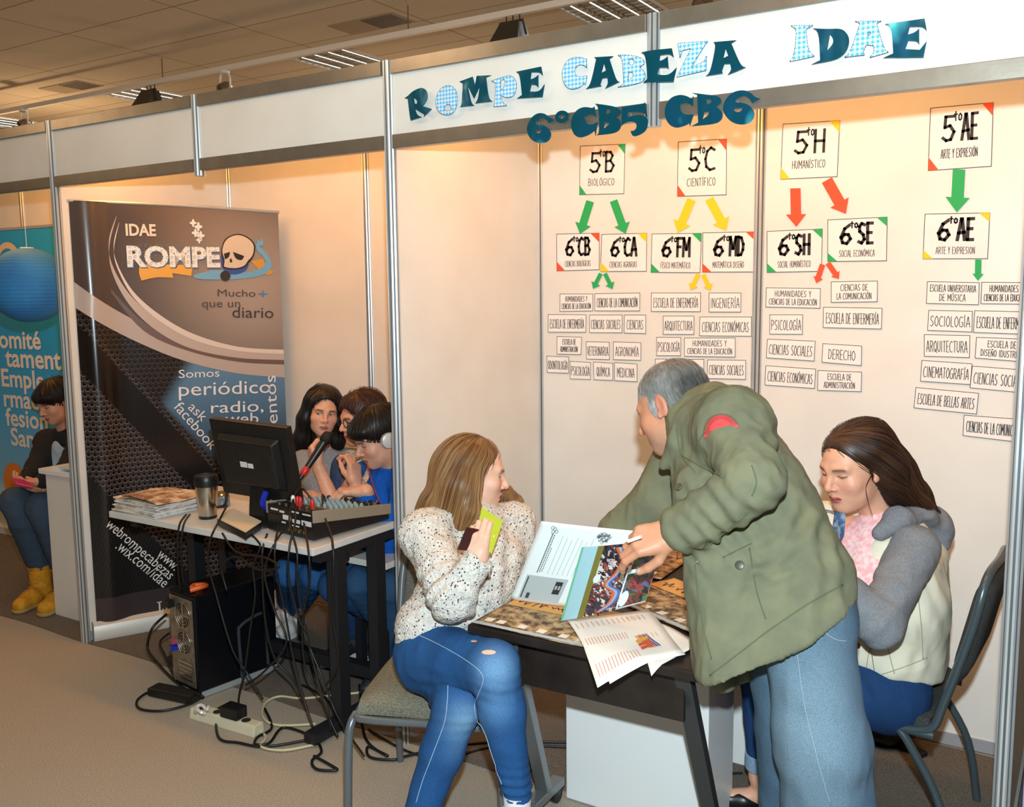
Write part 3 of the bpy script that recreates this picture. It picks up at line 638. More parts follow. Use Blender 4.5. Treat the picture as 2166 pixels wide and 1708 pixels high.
SLIPS = [
 ('b', (190,692,487,692,487,845,190,850), 'HUMANIDADES Y|CIENCIAS DE LA EDUCACIÓN', 'under the small green arrows'), ('b', (505,690,912,683,910,845,505,845), 'CIENCIAS DE LA COMUNICACIÓN', 'under the small green arrows'),
 ('b', (83,878,425,880,423,1038,83,1037), 'ESCUELA DE ENFERMERÍA', 'in the chart of 5toB beside CIENCIAS SOCIALES'), ('b', (457,882,752,882,750,1043,457,1042), 'CIENCIAS SOCIALES', 'in the chart of 5toB beside CIENCIAS'), ('b', (773,882,965,882,965,1050,770,1045), 'CIENCIAS', 'ending the second row of the chart of 5toB'),
 ('b', (163,1078,385,1082,380,1240,163,1235), 'ESCUELA DE|ADMINISTRACIÓN', 'above ODONTOLOGÍA'), ('b', (427,1123,635,1128,637,1285,428,1280), 'VETERINARIA', 'in the chart of 5toB'), ('b', (673,1125,920,1132,920,1293,672,1285), 'AGRONOMÍA', 'in the chart of 5toB'),
 ('b', (72,1253,268,1262,268,1408,75,1402), 'ODONTOLOGÍA', 'in the chart of 5toB'), ('b', (282,1300,466,1312,466,1466,282,1460), 'PSICOLOGÍA', 'in the chart of 5toB next to QUÍMICA'), ('b', (492,1307,668,1318,668,1473,497,1467), 'QUÍMICA', 'in the chart of 5toB'), ('b', (683,1312,886,1325,886,1485,683,1475), 'MEDICINA', 'in the chart of 5toB'),
 ('b', (1016,683,1460,683,1458,852,1014,850), 'ESCUELA DE ENFERMERÍA', 'under the small yellow arrows'), ('b', (1537,683,1825,683,1823,856,1537,855), 'INGENIERÍA', 'under the small yellow arrows'), ('b', (1122,892,1400,892,1400,1058,1122,1057), 'ARQUITECTURA', 'in the chart of 5toC'), ('b', (1455,900,1920,900,1918,1075,1450,1070), 'CIENCIAS ECONÓMICAS', 'in the chart of 5toC'),
 ('b', (1063,1083,1282,1085,1280,1250,1062,1250), 'PSICOLOGÍA', "in the chart of 5toC above the man's head"), ('b', (1315,1090,1773,1090,1772,1263,1315,1255), 'HUMANIDADES Y|CIENCIAS DE LA EDUCACIÓN', 'in the chart of 5toC'), ('b', (1052,1280,1490,1283,1490,1430,1052,1430), '', "mostly hidden by the man's head"), ('b', (1523,1288,1868,1292,1866,1465,1520,1455), 'CIENCIAS SOCIALES', "beside the man's head"), ('b', (1500,1512,1795,1515,1790,1700,1490,1690), 'ESCUELA DE|ADMINISTRACIÓN', "partly hidden by the man's collar"),
 ('d', (72,577,462,583,460,725,68,716), 'HUMANIDADES Y|CIENCIAS DE LA EDUCACIÓN', 'below 6toSH'), ('d', (541,535,875,528,872,678,540,683), 'CIENCIAS DE|LA COMUNICACIÓN', 'below 6toSE'), ('d', (485,718,908,725,903,875,482,865), 'ESCUELA DE ENFERMERÍA', 'in the chart of 5toH'), ('d', (97,772,335,772,332,914,96,912), 'PSICOLOGÍA', 'in the chart of 5toH'), ('d', (80,948,425,963,417,1107,72,1083), 'CIENCIAS SOCIALES', 'in the chart of 5toH beside DERECHO'), ('d', (480,981,760,998,758,1140,473,1115), 'DERECHO', 'in the chart of 5toH'),
 ('d', (68,1140,428,1165,420,1305,62,1280), 'CIENCIAS ECONÓMICAS', 'at the foot of the chart of 5toH'), ('d', (445,1175,760,1187,757,1328,442,1318), 'ESCUELA DE|ADMINISTRACIÓN', 'below DERECHO'),
 ('d', (1235,533,1610,540,1605,700,1228,690), 'ESCUELA UNIVERSITARIA|DE MÚSICA', 'below 6toAE'), ('d', (1628,537,1985,540,1985,697,1622,693), 'HUMANIDADES Y|CIENCIAS DE LA EDUCACIÓN', 'cut off below 6toAE'), ('d', (1245,740,1560,747,1557,897,1237,885), 'SOCIOLOGÍA', 'in the chart of 5toAE'), ('d', (1577,743,1990,752,1985,915,1568,900), 'ESCUELA DE ENFERMERÍA', 'next to SOCIOLOGÍA'),
 ('d', (1213,916,1542,922,1538,1082,1213,1072), 'ARQUITECTURA', 'in the chart of 5toAE'), ('d', (1590,935,1965,950,1960,1115,1580,1085), 'ESCUELA DE|DISEÑO IDUSTRIAL', 'in the chart of 5toAE'), ('d', (1195,1102,1558,1127,1545,1277,1185,1252), 'CINEMATOGRAFÍA', 'in the chart of 5toAE'), ('d', (1560,1143,1975,1175,1965,1340,1543,1300), 'CIENCIAS SOCIALES', 'next to CINEMATOGRAFÍA'), ('d', (1153,1298,1605,1340,1590,1490,1138,1445), 'ESCUELA DE BELLAS ARTES', 'tilted, in the chart of 5toAE'), ('d', (1500,1498,1960,1532,1950,1700,1492,1645), 'CIENCIAS DE LA COMUNICACIÓN', 'lowest in the chart of 5toAE'),
]
for i, (src, q, tx, wh) in enumerate(SLIPS):
    Q = [wallpt(src, q[k], q[k+1], WY-.0006*(i % 3)) for k in (0, 2, 4, 6)]; m = MB(); m.poly(Q, depth=(0, .002, 0)); m.mi = 1
    ink(m, Q, [[(0, 0), (1, 0), (1, 1), (0, 1), (0, 0)]], .0010, .0008)
    ls = tx.split('|') if tx else []
    if len(ls) == 1: n = len(ls[0]); s = .5-min(.46, .04*n+.06); ink(m, Q, fit(ls[0], max(.05, s), min(.95, 1-s), .22, .72), .0011, .0008)
    elif len(ls) == 2:
        for t, v0, v1 in ((ls[0], .56, .86), (ls[1], .14, .44)): n = len(t); s = .5-min(.44, .021*n+.06); ink(m, Q, fit(t, s, 1-s, v0, v1), .0010, .0008)
    lab = ('paper slip %s %s' % (tx.replace('|', ' '), wh)) if tx else 'blank edge of a paper slip '+wh
    tag(m.build('paper_slip', [M_paper, M_ink], fix=False), lab, 'paper slip', 'lettered slips on the chart wall')
# ================================================================== furniture and things of the three stands
def frame_chair(name, label, c, rot, seat_c, back_c, frame_c, hseat=.45, w=.44, d=.43, top=.90, splay=.06, group='stacking chairs'):
    """stacking chair with padded seat and back on a bent tube frame; rot: turn of the facing direction from -Y"""
    a, b = math.cos(rot), math.sin(rot); o = empty(name, label, 'chair', (c[0], c[1], 0), group)
    T = lambda x, y, z: vec(c[0]+x*a-y*b, c[1]+x*b+y*a, z)
    def fab(nm, col): return mat(nm, col, .9, 0, .1, noise=(220, tuple(.72*v for v in [int(col[i:i+2], 16)/255 for i in (1, 3, 5)]), .35, .65), bump=(300, .3, .002))
    ms, mb = fab('seat_cloth_'+seat_c[1:], seat_c), fab('back_cloth_'+back_c[1:], back_c); mf = mat('frame_enamel_'+frame_c[1:], frame_c, .28, .35)
    hw = w/2
    def cushion(u, v):
        x = (u-.5)*2; y = (v-.5)*2; r = min(1, (abs(x)**6+abs(y)**6)**(1/6)) if (x or y) else 0
        wv = hw*(1-.10*(v < .5)*(0)) ; return T(x*wv*(1-.06*abs(y)**4), y*d/2*(1-.05*abs(x)**4), hseat-.012+.028*(1-max(abs(x), abs(y))**5))
    m = MB(); m.sheet(cushion, 16, 16); m.sheet(lambda u, v: T((u-.5)*2*hw*.97, (v-.5)*d*.97, hseat-.045), 2, 2)
    rim = [(u, v) for u, v in [(i/16, 0) for i in range(16)]+[(1, i/16) for i in range(16)]+[(1-i/16, 1) for i in range(16)]+[(0, 1-i/16) for i in range(16)]]
    for (u0, v0), (u1, v1) in zip(rim, rim[1:]+rim[:1]):
        low = lambda u, v: T((u-.5)*2*hw*.97, (v-.5)*d*.97, hseat-.045)
        m.quad(cushion(u0, v0), cushion(u1, v1), low(u1, v1), low(u0, v0))
    m.build('seat', ms, o, smooth=True)
    fr = MB(); y0, y1 = -d/2-.005, d/2+.005; z = hseat-.055
    fr.tube(bez([T(-hw, y1, z), T(-hw, 0, z), T(-hw, y0+.04, z), T(-hw+.04, y0, z), T(0, y0, z), T(hw-.04, y0, z), T(hw, y0+.04, z), T(hw, 0, z), T(hw, y1, z)], 5), .0125, 10)
    fr.build('seat_frame', mf, o, smooth=True)
    for s in (-1, 1):
        MB().tube(bez([T(s*hw, y0+.03, z+.005), T(s*(hw+.012), y0, z-.03), T(s*(hw+.015), y0-.015, z-.12), T(s*(hw+.02), y0-.03, .0)], 5), .0135, 10).build('leg', mf, o, smooth=True)
        MB().tube(bez([T(s*hw, y1-.10, z), T(s*(hw+.004), y1-.06, z-.05), T(s*(hw+.01), y1+.0+splay*.4, z-.2), T(s*(hw+.015), y1+splay, 0)], 5), .0125, 10).build('leg', mf, o, smooth=True)
    lean = .09
    B = MB(); B.tube(bez([T(-hw, y1-.09, z), T(-hw, y1-.01, z+.02), T(-hw+.005, y1+.02, z+.10), T(-hw+.01, y1+.02+lean*.7, z+.33), T(-hw+.05, y1+.02+lean, top-.02), T(0, y1+.03+lean, top), T(hw-.05, y1+.02+lean, top-.02), T(hw-.01, y1+.02+lean*.7, z+.33), T(hw-.005, y1+.02, z+.10), T(hw, y1-.01, z+.02), T(hw, y1-.09, z)], 6), .013, 10)
    B.build('back_frame', mf, o, smooth=True)
    z0, z1 = z+.16, top-.025
    def pad(u, v, off):
        x = (u-.5)*2; k = v; edge = max(abs(x), abs(2*v-1)); yy = y1+.02+lean*min(1, k*.75+.3)
        wd = (hw-.018)*(1-.25*max(0, v-.7)**2*4*abs(x)) ; return T(x*wd, yy+off*(1-edge**6)*.026+off*.004, z0+(z1-z0)*v)
    m = MB(); m.sheet(lambda u, v: pad(u, v, -1), 12, 14); m.sheet(lambda u, v: pad(1-u, v, 1), 12, 14); m.build('backrest', mb, o, smooth=True)
    return o
# chair of the woman in the speckled cardigan, chair of the young woman in the denim jacket, chair on the blue stand
frame_chair('stacking_chair', 'grey-green padded chair under the woman in the speckled cardigan', (2.402, -.296), math.radians(22), '#8d8a78', '#6f6f68', '#6c7276', hseat=.46, w=.45, d=.44, top=.83)
frame_chair('stacking_chair', 'dark padded chair under the young woman in the pale denim jacket', (3.60, .43), math.radians(-93), '#4b4b49', '#56585a', '#4d5a60', hseat=.46, w=.45, d=.43, top=.90)
frame_chair('stacking_chair', 'dark chair under the person in yellow boots', (-.87, .70), math.radians(12), '#2c2a29', '#2c2a29', '#3a3a3a', hseat=.45)

for lab_, x_, y_, r_ in (('dark chair under the student holding the microphone', 1.05, .76, .0), ('dark chair under the student in glasses', 1.39, .76, .0), ('dark chair under the student in the blue jersey', 1.73, .76, .0)):
    frame_chair('stacking_chair', lab_, (x_, y_), r_, '#2c2a29', '#2c2a29', '#3a3a3a', hseat=.44, w=.27, d=.34, top=.70)
# ---- the desk with the radio gear
M_desk = mat('white_desk_laminate', '#dcd9d6', .4, 0, .4, noise=(5, '#d2cfcb', .35, .65)); M_leg = mat('black_leg_enamel', '#23252a', .4, .2)
dk = empty('desk', 'white desk on black metal legs carrying the monitor and sound mixer', 'desk', (1.15, .1, 0))
MB().box(.55, 1.755, -.205, .40, .742, .77, .004).build('desktop', M_desk, dk)
for x, ya, yb in ((.64, .17, .35), (1.715, -.04, .19)):
    for y in (ya, yb): MB().box(x-.025, x+.025, y-.03, y+.03, .05, .742, .003).build('leg', M_leg, dk)
    MB().box(x-.03, x+.03, -.22 if x > 1 else .0, .42 if x > 1 else .52, .012, .055, .008).build('foot', M_leg, dk)
    MB().box(x-.02, x+.02, -.15, .36, .700, .742).build('bracket', M_leg, dk)
MB().box(.67, 1.69, .20, .25, .10, .15).build('stretcher', M_leg, dk)
MB().box(.68, 1.70, .02, .05, .655, .74).build('cable_tray', M_leg, dk)
# second, lower white table behind it
p = on(816, 1195, 2, .58)
t2 = empty('side_table', 'low white side table between the desk and the partition', 'table', (1.8, .5, 0))
MB().box(1.36, p[0], p[1], p[1]+.20, .555, .583, .004).build('tabletop', M_desk, t2)
for x in (1.40, p[0]-.05):
    for y in (p[1]+.03, p[1]+.17): MB().box(x-.018, x+.018, y-.018, y+.018, 0.004, .555).build('leg', M_leg, t2)

# ---- monitor, seen from behind
mo = empty('monitor', 'black computer monitor seen from behind on the white desk', 'monitor', (1.28, -.0, .77))
tl, tr = at(441, 886, 3.80), at(606, 906, 3.61); e_ = tr-tl
foot_ = lambda px, py, o_: CAM+ray(px, py)*(((o_-CAM)@e_)/(ray(px, py)@e_))
bl, br_ = foot_(480, 1078, tl), foot_(629, 1031, tr)
ux = nrm(tr-tl); dn = nrm(bl-tl); nb = nrm(np.cross(dn, ux)); nb = nb if nb@(CAM-tl) > 0 else -nb
wM, hM = np.linalg.norm(tr-tl), .5*(np.linalg.norm(bl-tl)+np.linalg.norm(br_-tr)); dn = nrm(dn-ux*(dn@ux))
m = MB(); m.obox(tl-nb*.03, ux*wM, dn*hM, nb*.03, .006); shell = m.build('case', M_black, mo)
m = MB(); q = tl+ux*wM*.10+dn*hM*.16; m.hexa([q, q+ux*wM*.78, q+ux*wM*.78+dn*hM*.68, q+dn*hM*.68, q+nb*.032+ux*.02+dn*.02, q+nb*.032+ux*(wM*.78-.02)+dn*.02, q+nb*.032+ux*(wM*.78-.02)+dn*(hM*.68-.02), q+nb*.032+ux*.02+dn*(hM*.68-.02)], .005); m.build('rear_housing', M_black, mo)
m = MB(); q = tl+ux*wM*.40+dn*hM*.47+nb*.033; m.obox(q, ux*.036, dn*.024, nb*.001); m.obox(q+ux*.040+dn*.004, ux*.028, dn*.020, nb*.001); m.build('rating_label', mat('label_paper', '#d8d8d6', .6), mo)
for i in range(9): q = tl+ux*(wM*.80)+dn*hM*(.35+.035*i)+nb*.031; MB().obox(q, ux*.014, dn*.004, nb*.002).build('vent_slot', M_dark, mo)
m = MB(); q = tl-nb*.032+ux*.012+dn*.012; m.obox(q, ux*(wM-.024), dn*(hM-.024), nb*.002); m.build('screen', mat('dark_glass', '#0a0c10', .08), mo)
bc = tl+ux*wM*.52+dn*hM*.80; base = vec(bc[0], bc[1], .77)
m = MB(); m.hexa([base+vec(-.04, -.03, .012), base+vec(.05, -.03, .012), base+vec(.05, .02, .012), base+vec(-.04, .02, .012), bc+nb*.02-ux*.035, bc+nb*.02+ux*.035, bc-nb*.01+ux*.035, bc-nb*.01-ux*.035], .004); m.build('stand', M_black, mo)
MB().lathe(base+vec(0, 0, .0), [(.085, 0), (.085, .008), (.075, .016), (.03, .02)], n=28).build('base', M_black, mo, smooth=True)
MB().tube(bez([bc+nb*.03+ux*.06+dn*.01, bc+nb*.05+ux*.05+dn*.05, bc+nb*.03+ux*.04+dn*.09], 6), .012, 8).build('video_plug', mat('blue_plug', '#1b2fb0', .4), mo, smooth=True)

# ---- travel mug
c = on(440, 1096, 2, .77); mg = empty('travel_mug', 'brushed steel travel mug with black lid and handle on the desk', 'mug', c)
MB().lathe(c, [(.036, .012), (.037, .014), (.046, .135), (.046, .137)], n=32).build('body', M_steel, mg, smooth=True)
MB().lathe(c, [(.035, 0), (.037, .003), (.037, .013), (.035, .014)], n=32).build('base', M_black, mg, smooth=True)
MB().lathe(c, [(.046, .137), (.049, .139), (.050, .160), (.048, .176), (.043, .184), (.040, .178), (.0, .178)], n=32).build('lid', M_black, mg, smooth=True)
h = CR*1.0
MB().tube(bez([c+h*.045+vec(0, 0, .150), c+h*.074+vec(0, 0, .152), c+h*.083+vec(0, 0, .140), c+h*.082+vec(0, 0, .09), c+h*.072+vec(0, 0, .055), c+h*.040+vec(0, 0, .045)], 6), .0055, 8).build('handle', M_black, mg, smooth=True)

# ---- stack of newspapers at the end of the desk
M_news = mat('newsprint', '#dfd4c6', .85, noise=(30, '#b9a793', .45, .6)); M_plastic = mat('clear_sleeve', '#b9bec2', .25, 0, .6)
def newsprint(name, base, ink_, sc):
    m = mat(name, base, .7); nt = m.node_tree; L = nt.links.new; b = nt.nodes['Principled BSDF']; tc = nt.nodes.new('ShaderNodeTexCoord')
    n = nt.nodes.new('ShaderNodeTexNoise'); n.inputs['Scale'].default_value = sc; n.inputs['Detail'].default_value = 6; n.inputs['Roughness'].default_value = .7; L(tc.outputs['Object'], n.inputs['Vector'])
    cr = nt.nodes.new('ShaderNodeValToRGB'); cr.color_ramp.elements[0].position = .42; cr.color_ramp.elements[1].position = .6; cr.color_ramp.elements[0].color = (*lin(ink_), 1); cr.color_ramp.elements[1].color = (*lin(base), 1)
    L(n.outputs[0], cr.inputs[0]); L(cr.outputs[0], b.inputs['Base Color']); return m
M_sepia = newsprint('sepia_photo_print', '#c8a578', '#4e3626', 26); M_sepia2 = newsprint('sepia_cover_print', '#e2cdb4', '#8a6248', 16)
r = random.Random(3); z = .7705
for i in range(9):
    th = .006; a = r.uniform(-.10, .10); dx, dy = r.uniform(-.012, .012), r.uniform(-.010, .010)
    m = MB(); m.box(.56+dx, .86+dx, -.19+dy, .03+dy, z, z+th, .0015, rot=a)
    o = m.build('newspaper', [M_news if i % 3 else mat('white_newsprint', '#d5dae0', .7)])
    tag(o, 'folded newspaper in the stack at the banner end of the desk', 'newspaper', 'newspapers stacked on the desk'); z += th+.0004
for k, (dx, dy, a, zz) in enumerate(((.02, .02, .25, z), (.05, -.01, -.16, z+.006))):
    f = lambda u, v: vec(.71+dx+((u-.5)*.30*math.cos(a)-(v-.5)*.21*math.sin(a)), -.08+dy+((u-.5)*.30*math.sin(a)+(v-.5)*.21*math.cos(a)), zz+.004+.012*math.sin(u*3.0)*(1-.5*v)+.002*math.sin(9*u+5*v)+.010*max(0, v-.7))
    o = MB().sheet(f, 16, 10, (0, 0, -.003)).build('newspaper', [M_sepia2], smooth=True)
    m = MB(); q = [f(.58, .74)+vec(0, 0, .001), f(.86, .74)+vec(0, 0, .001), f(.86, .16)+vec(0, 0, .001), f(.58, .16)+vec(0, 0, .001)]
    m.build('print', M_ink, o) if False else m.bm.free()
    tag(o, 'curled sepia newspaper lying %s of the stack on the desk' % ('just under the top' if k == 0 else 'on the very top'), 'newspaper', 'newspapers stacked on the desk')

# ---- external drive / white box
o = empty('disc_drive', 'slim cream-topped disc drive lying in front of the monitor', 'disc drive', (1.28, -.12, .77))
q = [on(457, 1112, 2, .775), on(521, 1145, 2, .775), on(556, 1120, 2, .775), on(492, 1090, 2, .775)]; ct = sum(q)/4; q = [ct+(p-ct)*.95 for p in q]
m = MB(); m.hexa([p for p in q]+[p+vec(0, 0, .028) for p in q], .004); m.build('body', M_black, o)
m = MB(); m.hexa([p+vec(0, 0, .028) for p in q]+[p+vec(0, 0, .034) for p in q], .002); m.build('top_shell', mat('cream_plastic', '#e8d6b8', .4), o)
# ---- small tin and a jar of trinkets behind the mug
c = on(470, 1072, 2, .77); o = empty('glass_jar', 'small glass jar with a gold-rimmed lid beside the steel mug', 'jar', c)
MB().lathe(c, [(.028, 0), (.034, .006), (.034, .045), (.028, .052)], n=20).build('body', mat('blue_grey_glass', '#7d8d94', .1, .4), o, smooth=True); MB().lathe(c, [(.032, .052), (.032, .060), (.030, .064)], n=20).build('lid', mat('gold_rim', '#b9924e', .3, .9), o, smooth=True)

# ---- sound mixer
mx = empty('sound_mixer', 'black and beige sound mixer with rows of knobs at the desk corner', 'sound mixer', (1.5, .1, .77))
A, B_, Cc = on(568, 1122, 2, .775), on(664, 1146, 2, .775), on(793, 1098, 2, .775)
ex = nrm(B_-A); wX = np.linalg.norm(B_-A); ey = nrm(Cc-B_); ey = nrm(ey-ex*(ex@ey)); dY = np.linalg.norm(Cc-B_); ez = vec(0, 0, 1)
M_mixside = mat('mixer_side_beige', '#a79a86', .45, .3); M_mixtop = mat('mixer_face_grey', '#6c6d6b', .5); M_knob = mat('pale_blue_knob', '#8fa6ad', .4); M_whitek = mat('mixer_legend_white', '#dcdcd8', .5)
S = lambda x, y, z: A+ex*x*wX+ey*y*dY+ez*z
hB, hF = .125, .055
m = MB(); m.hexa([S(0, 0, .004), S(1, 0, .004), S(1, 1, .010), S(0, 1, .010), S(0, 0, .075), S(1, 0, .075), S(1, 1, .035), S(0, 1, .035)], .004); m.build('lower_case', M_black, mx)
for s0, s1 in ((-.015, .0), (1.0, 1.015)):
    m = MB(); m.hexa([S(s0, -.01, .070), S(s1, -.01, .070), S(s1, 1.02, .030), S(s0, 1.02, .030), S(s0, -.01, .118), S(s1, -.01, .118), S(s1, 1.02, .072), S(s0, 1.02, .072)], .002); m.build('side_cheek', M_mixside, mx)
m = MB(); m.hexa([S(0, 0, .075), S(1, 0, .075), S(1, .22, .068), S(0, .22, .068), S(0, .0, .108), S(1, .0, .108), S(1, .22, .104), S(0, .22, .104)], .002); m.build('socket_panel', M_black, mx)
m = MB(); m.hexa([S(0, .22, .066), S(1, .22, .066), S(1, 1.0, .035), S(0, 1.0, .035), S(0, .22, .104), S(1, .22, .104), S(1, 1.0, .066), S(0, 1.0, .066)], .002); face = m.build('control_panel', M_mixtop, mx)
fz = lambda y: .104-(y-.22)*.0487
for i in range(7):
    for j in range(9):
        y = .28+.066*j; q = S(.09+.137*i, y, fz(y)); MB().lathe(q, [(.0075, 0), (.0065, .012), (.005, .013)], axis=(0, 0, 1), n=8).build('knob', M_knob if j < 7 else M_black, mx)
for i in range(5): q = S(.16+.17*i, .93, fz(.93)); MB().obox(q, ex*.008, ey*.014, ez*.008).build('fader_cap', M_black, mx)
for i in range(6): q = S(.12+.15*i, .08, .106); MB().lathe(q, [(.009, 0), (.009, .008), (.005, .009)], n=10).build('socket', M_steel, mx)
for i in range(4): q = S(.52+.11*i, -.004, .030); MB().lathe(q, [(.007, 0), (.007, .010), (.003, .011)], axis=-ey, n=10).build('phono_socket', mat('brass_socket', '#b99b5a', .3, .9), mx)
m = MB()
for x0, x1, z0, z1 in ((.08, .24, .088, .095), (.28, .38, .084, .092), (.35, .52, .060, .078), (.56, .72, .055, .069), (.76, .96, .053, .072), (.55, .70, .094, .100), (.78, .95, .094, .099), (.32, .40, .044, .050), (.55, .70, .041, .046)):
    m.obox(S(x0, -.006, z0), ex*(x1-x0)*wX, ey*.002, ez*(z1-z0))
m.build('legend_print', M_whitek, mx)
for dx, cn, col in ((.40, 'white_plug', '#e6e6e2'), (.50, 'red_plug', '#c81f22'), (.56, 'red_plug', '#c81f22'), (.82, 'red_plug', '#c81f22')):
    q = S(dx, .10, .108); MB().lathe(q, [(.007, 0), (.0085, .012), (.008, .034), (.004, .040)], n=10).build(cn, mat(cn+'_plastic', col, .4), mx, smooth=True)

# ---- computer tower
pc = empty('computer_tower', 'black computer tower with its cover turned to the aisle beside the desk leg', 'computer tower', (.8, .05, 0))
q0, q1, q2 = vec(.56, .07, 0), vec(.945, -.11, 0), vec(1.045, .28, 0)
b0 = on(362, 1397, 2, .03); b1 = on(421, 1468, 2, .03); b2 = on(588, 1405, 2, .03)
e1 = b2-b1; e0 = b0-b1; e0 = nrm(e0-nrm(e1)*(e0@nrm(e1)))*.20; ht = .42
P4 = [b1, b1+e1, b1+e1+e0, b1+e0]
m = MB(); m.hexa([p+vec(0, 0, .0) for p in P4]+[p+vec(0, 0, ht) for p in P4], .008); m.build('case', mat('tower_black', '#0e1016', .3, .2), pc)
m = MB(); m.hexa([p+vec(0, 0, -.026) for p in P4]+[p+vec(0, 0, .0) for p in P4], .003); m.build('base', mat('tower_base_silver', '#b9bcc0', .35, .4), pc)
n0 = nrm(e1)*-1                                                  # rear face looks along -e1
M_galv = mat('galvanised_sheet', '#a7a598', .38, .8, noise=(30, '#87857a', .35, .65))
m = MB(); m.obox(b1+n0*.002+e0*.06+vec(0, 0, .02), e0*.86, vec(0, 0, ht-.04), n0*.004); m.build('rear_panel', M_galv, pc)
for zc, rr in ((.325, .055), (.205, .050)):
    o = b1+n0*.008+e0*.42+vec(0, 0, zc); g = MB()
    for k in range(4): g.tube([o+rr*(k+1)/4*(math.cos(t)*nrm(e0)+math.sin(t)*vec(0, 0, 1)) for t in np.linspace(0, 2*math.pi, 24, endpoint=False)], .0022, 5, closed=True)
    for t in (0, math.pi/2): g.tube([o-rr*(math.cos(t)*nrm(e0)+math.sin(t)*vec(0, 0, 1)), o+rr*(math.cos(t)*nrm(e0)+math.sin(t)*vec(0, 0, 1))], .002, 5)
    MB().lathe(o-n0*.001, [(rr, 0), (rr, .001)], axis=n0, n=24).build('fan_opening', M_dark, pc); g.build('fan_grille', M_steel, pc)
for k in range(5): MB().obox(b1+n0*.006+e0*.15+vec(0, 0, .04+.018*k), e0*.5, vec(0, 0, .011), n0*.003).build('slot_cover', M_steel, pc)
MB().obox(b1+n0*.006+e0*.70+vec(0, 0, .16), e0*.10, vec(0, 0, .02), n0*.025).build('video_plug', mat('blue_plug', '#1b2fb0', .4), pc)
MB().obox(b1+n0*.006+e0*.70+vec(0, 0, .19), e0*.10, vec(0, 0, .02), n0*.02).build('printer_plug', mat('pink_plug', '#b0475f', .4), pc)
MB().obox(b1+n0*.006+e0*.72+vec(0, 0, .35), e0*.14, vec(0, 0, .03), n0*.03).build('mains_plug', M_black, pc)
sd = nrm(np.cross(e1, vec(0, 0, 1))); sd = sd if sd@(CAM-b1) > 0 else -sd
E = lambda u, z: b1+e1*u+vec(0, 0, z)+sd*.006
MB().tube(bez([E(.52, -.0), E(.50, .20), E(.53, .235), E(.66, .255), E(.80, .262), E(.84, .24), E(.86, .02)], 6), .007, 8).build('side_handle', mat('grey_trim', '#3a3d44', .35), pc, smooth=True)
ob = tag(MB().tube(bez([b1+e0*.3+e1*.05+vec(0, 0, ht+.012), b1+e0*.2+e1*.16+vec(0, 0, ht+.02), b1+e0*.35+e1*.25+vec(0, 0, ht+.012), b1+e0*.5+e1*.16+vec(0, 0, ht+.014), b1+e0*.4+e1*.10+vec(0, 0, ht+.012)], 6), .011, 8).build('cable_tie', mat('orange_strap', '#e8641e', .5), smooth=True), 'orange coiled strap lying on the computer tower', 'strap')

# ---- power strip, adapter and cables on the floor
s0, s1 = on(412, 1500, 2, .03), on(548, 1540, 2, .03); d = nrm(s1-s0); n = vec(-d[1], d[0], 0); L_ = np.linalg.norm(s1-s0)
ps = empty('power_strip', 'cream power strip on the carpet before the computer tower', 'power strip', ((s0+s1)/2*vec(1, 1, 0)))
f0 = s0*vec(1, 1, 0); m = MB(); m.hexa([f0-n*.032, f0+d*L_-n*.032, f0+d*L_+n*.032, f0+n*.032, f0-n*.024+vec(0, 0, .045), f0+d*L_-n*.024+vec(0, 0, .045), f0+d*L_+n*.024+vec(0, 0, .045), f0+n*.024+vec(0, 0, .045)], .006); m.build('body', mat('cream_strip_plastic', '#d9d0b4', .45), ps)
for k in range(4): q = f0+d*L_*(.15+.22*k)+vec(0, 0, .045); MB().lathe(q, [(.018, 0), (.018, .002)], n=14).build('socket', M_dark, ps)
q = f0+d*L_*.62+vec(0, 0, .046)
tag(MB().obox(q-d*.045-n*.03, d*.09, n*.06, vec(0, 0, .045), .005).build('mains_adapter', M_black), 'black mains adapter plugged into the cream power strip', 'adapter')
tag(MB().tube(bez([q+d*-.12-n*.05+vec(0, 0, .012)+vec(.028*math.cos(t), .022*math.sin(t), .012*(1+math.sin(3*t))) for t in np.linspace(0, 6, 9)], 5), .007, 8).build('foil_wrap', mat('clear_plastic_wrap', '#e9e4dc', .12, .3), smooth=True), 'crumpled clear wrap shining beside the power strip', 'wrap')
f = on(370, 1478, 2, 0); tag(MB().box(f[0]-.12, f[0]+.12, f[1]-.035, f[1]+.035, .003, .04, .008, rot=.15).build('mains_adapter', M_black), 'flat black adapter lying at the foot of the tower', 'adapter')
CABLE = mat('black_cable', '#141414', .45); CABLEW = mat('cream_cable', '#cfc39e', .5)
def floorline(pts, z=.009):
    return [on(x, y, 2, z) for x, y in pts]
def cable(name, pts, r, m, lab, grp='cables around the desk'):
    return tag(MB().tube(bez(pts, 8), r, 7).build(name, m, smooth='all'), lab, 'cable', grp)
cable('cable', floorline([(440, 1470), (400, 1462), (330, 1460), (292, 1480), (296, 1500), (345, 1504), (400, 1490), (405, 1478)]), .0055, CABLE, 'black cable loop lying at the aisle edge left of the tower')
cable('cable', floorline([(500, 1500), (462, 1500), (462, 1560), (505, 1572), (560, 1580), (640, 1568), (700, 1555), (716, 1530), (690, 1480), (640, 1450)]), .0055, CABLE, 'long black cable running along the carpet before the power strip')
cable('cable', floorline([(560, 1500), (575, 1540), (545, 1560), (540, 1575), (570, 1572), (600, 1540), (660, 1560), (680, 1590), (660, 1610), (670, 1628), (712, 1630), (700, 1620), (664, 1600)]), .0055, CABLE, 'black cable ending in a loop under the desk foot')
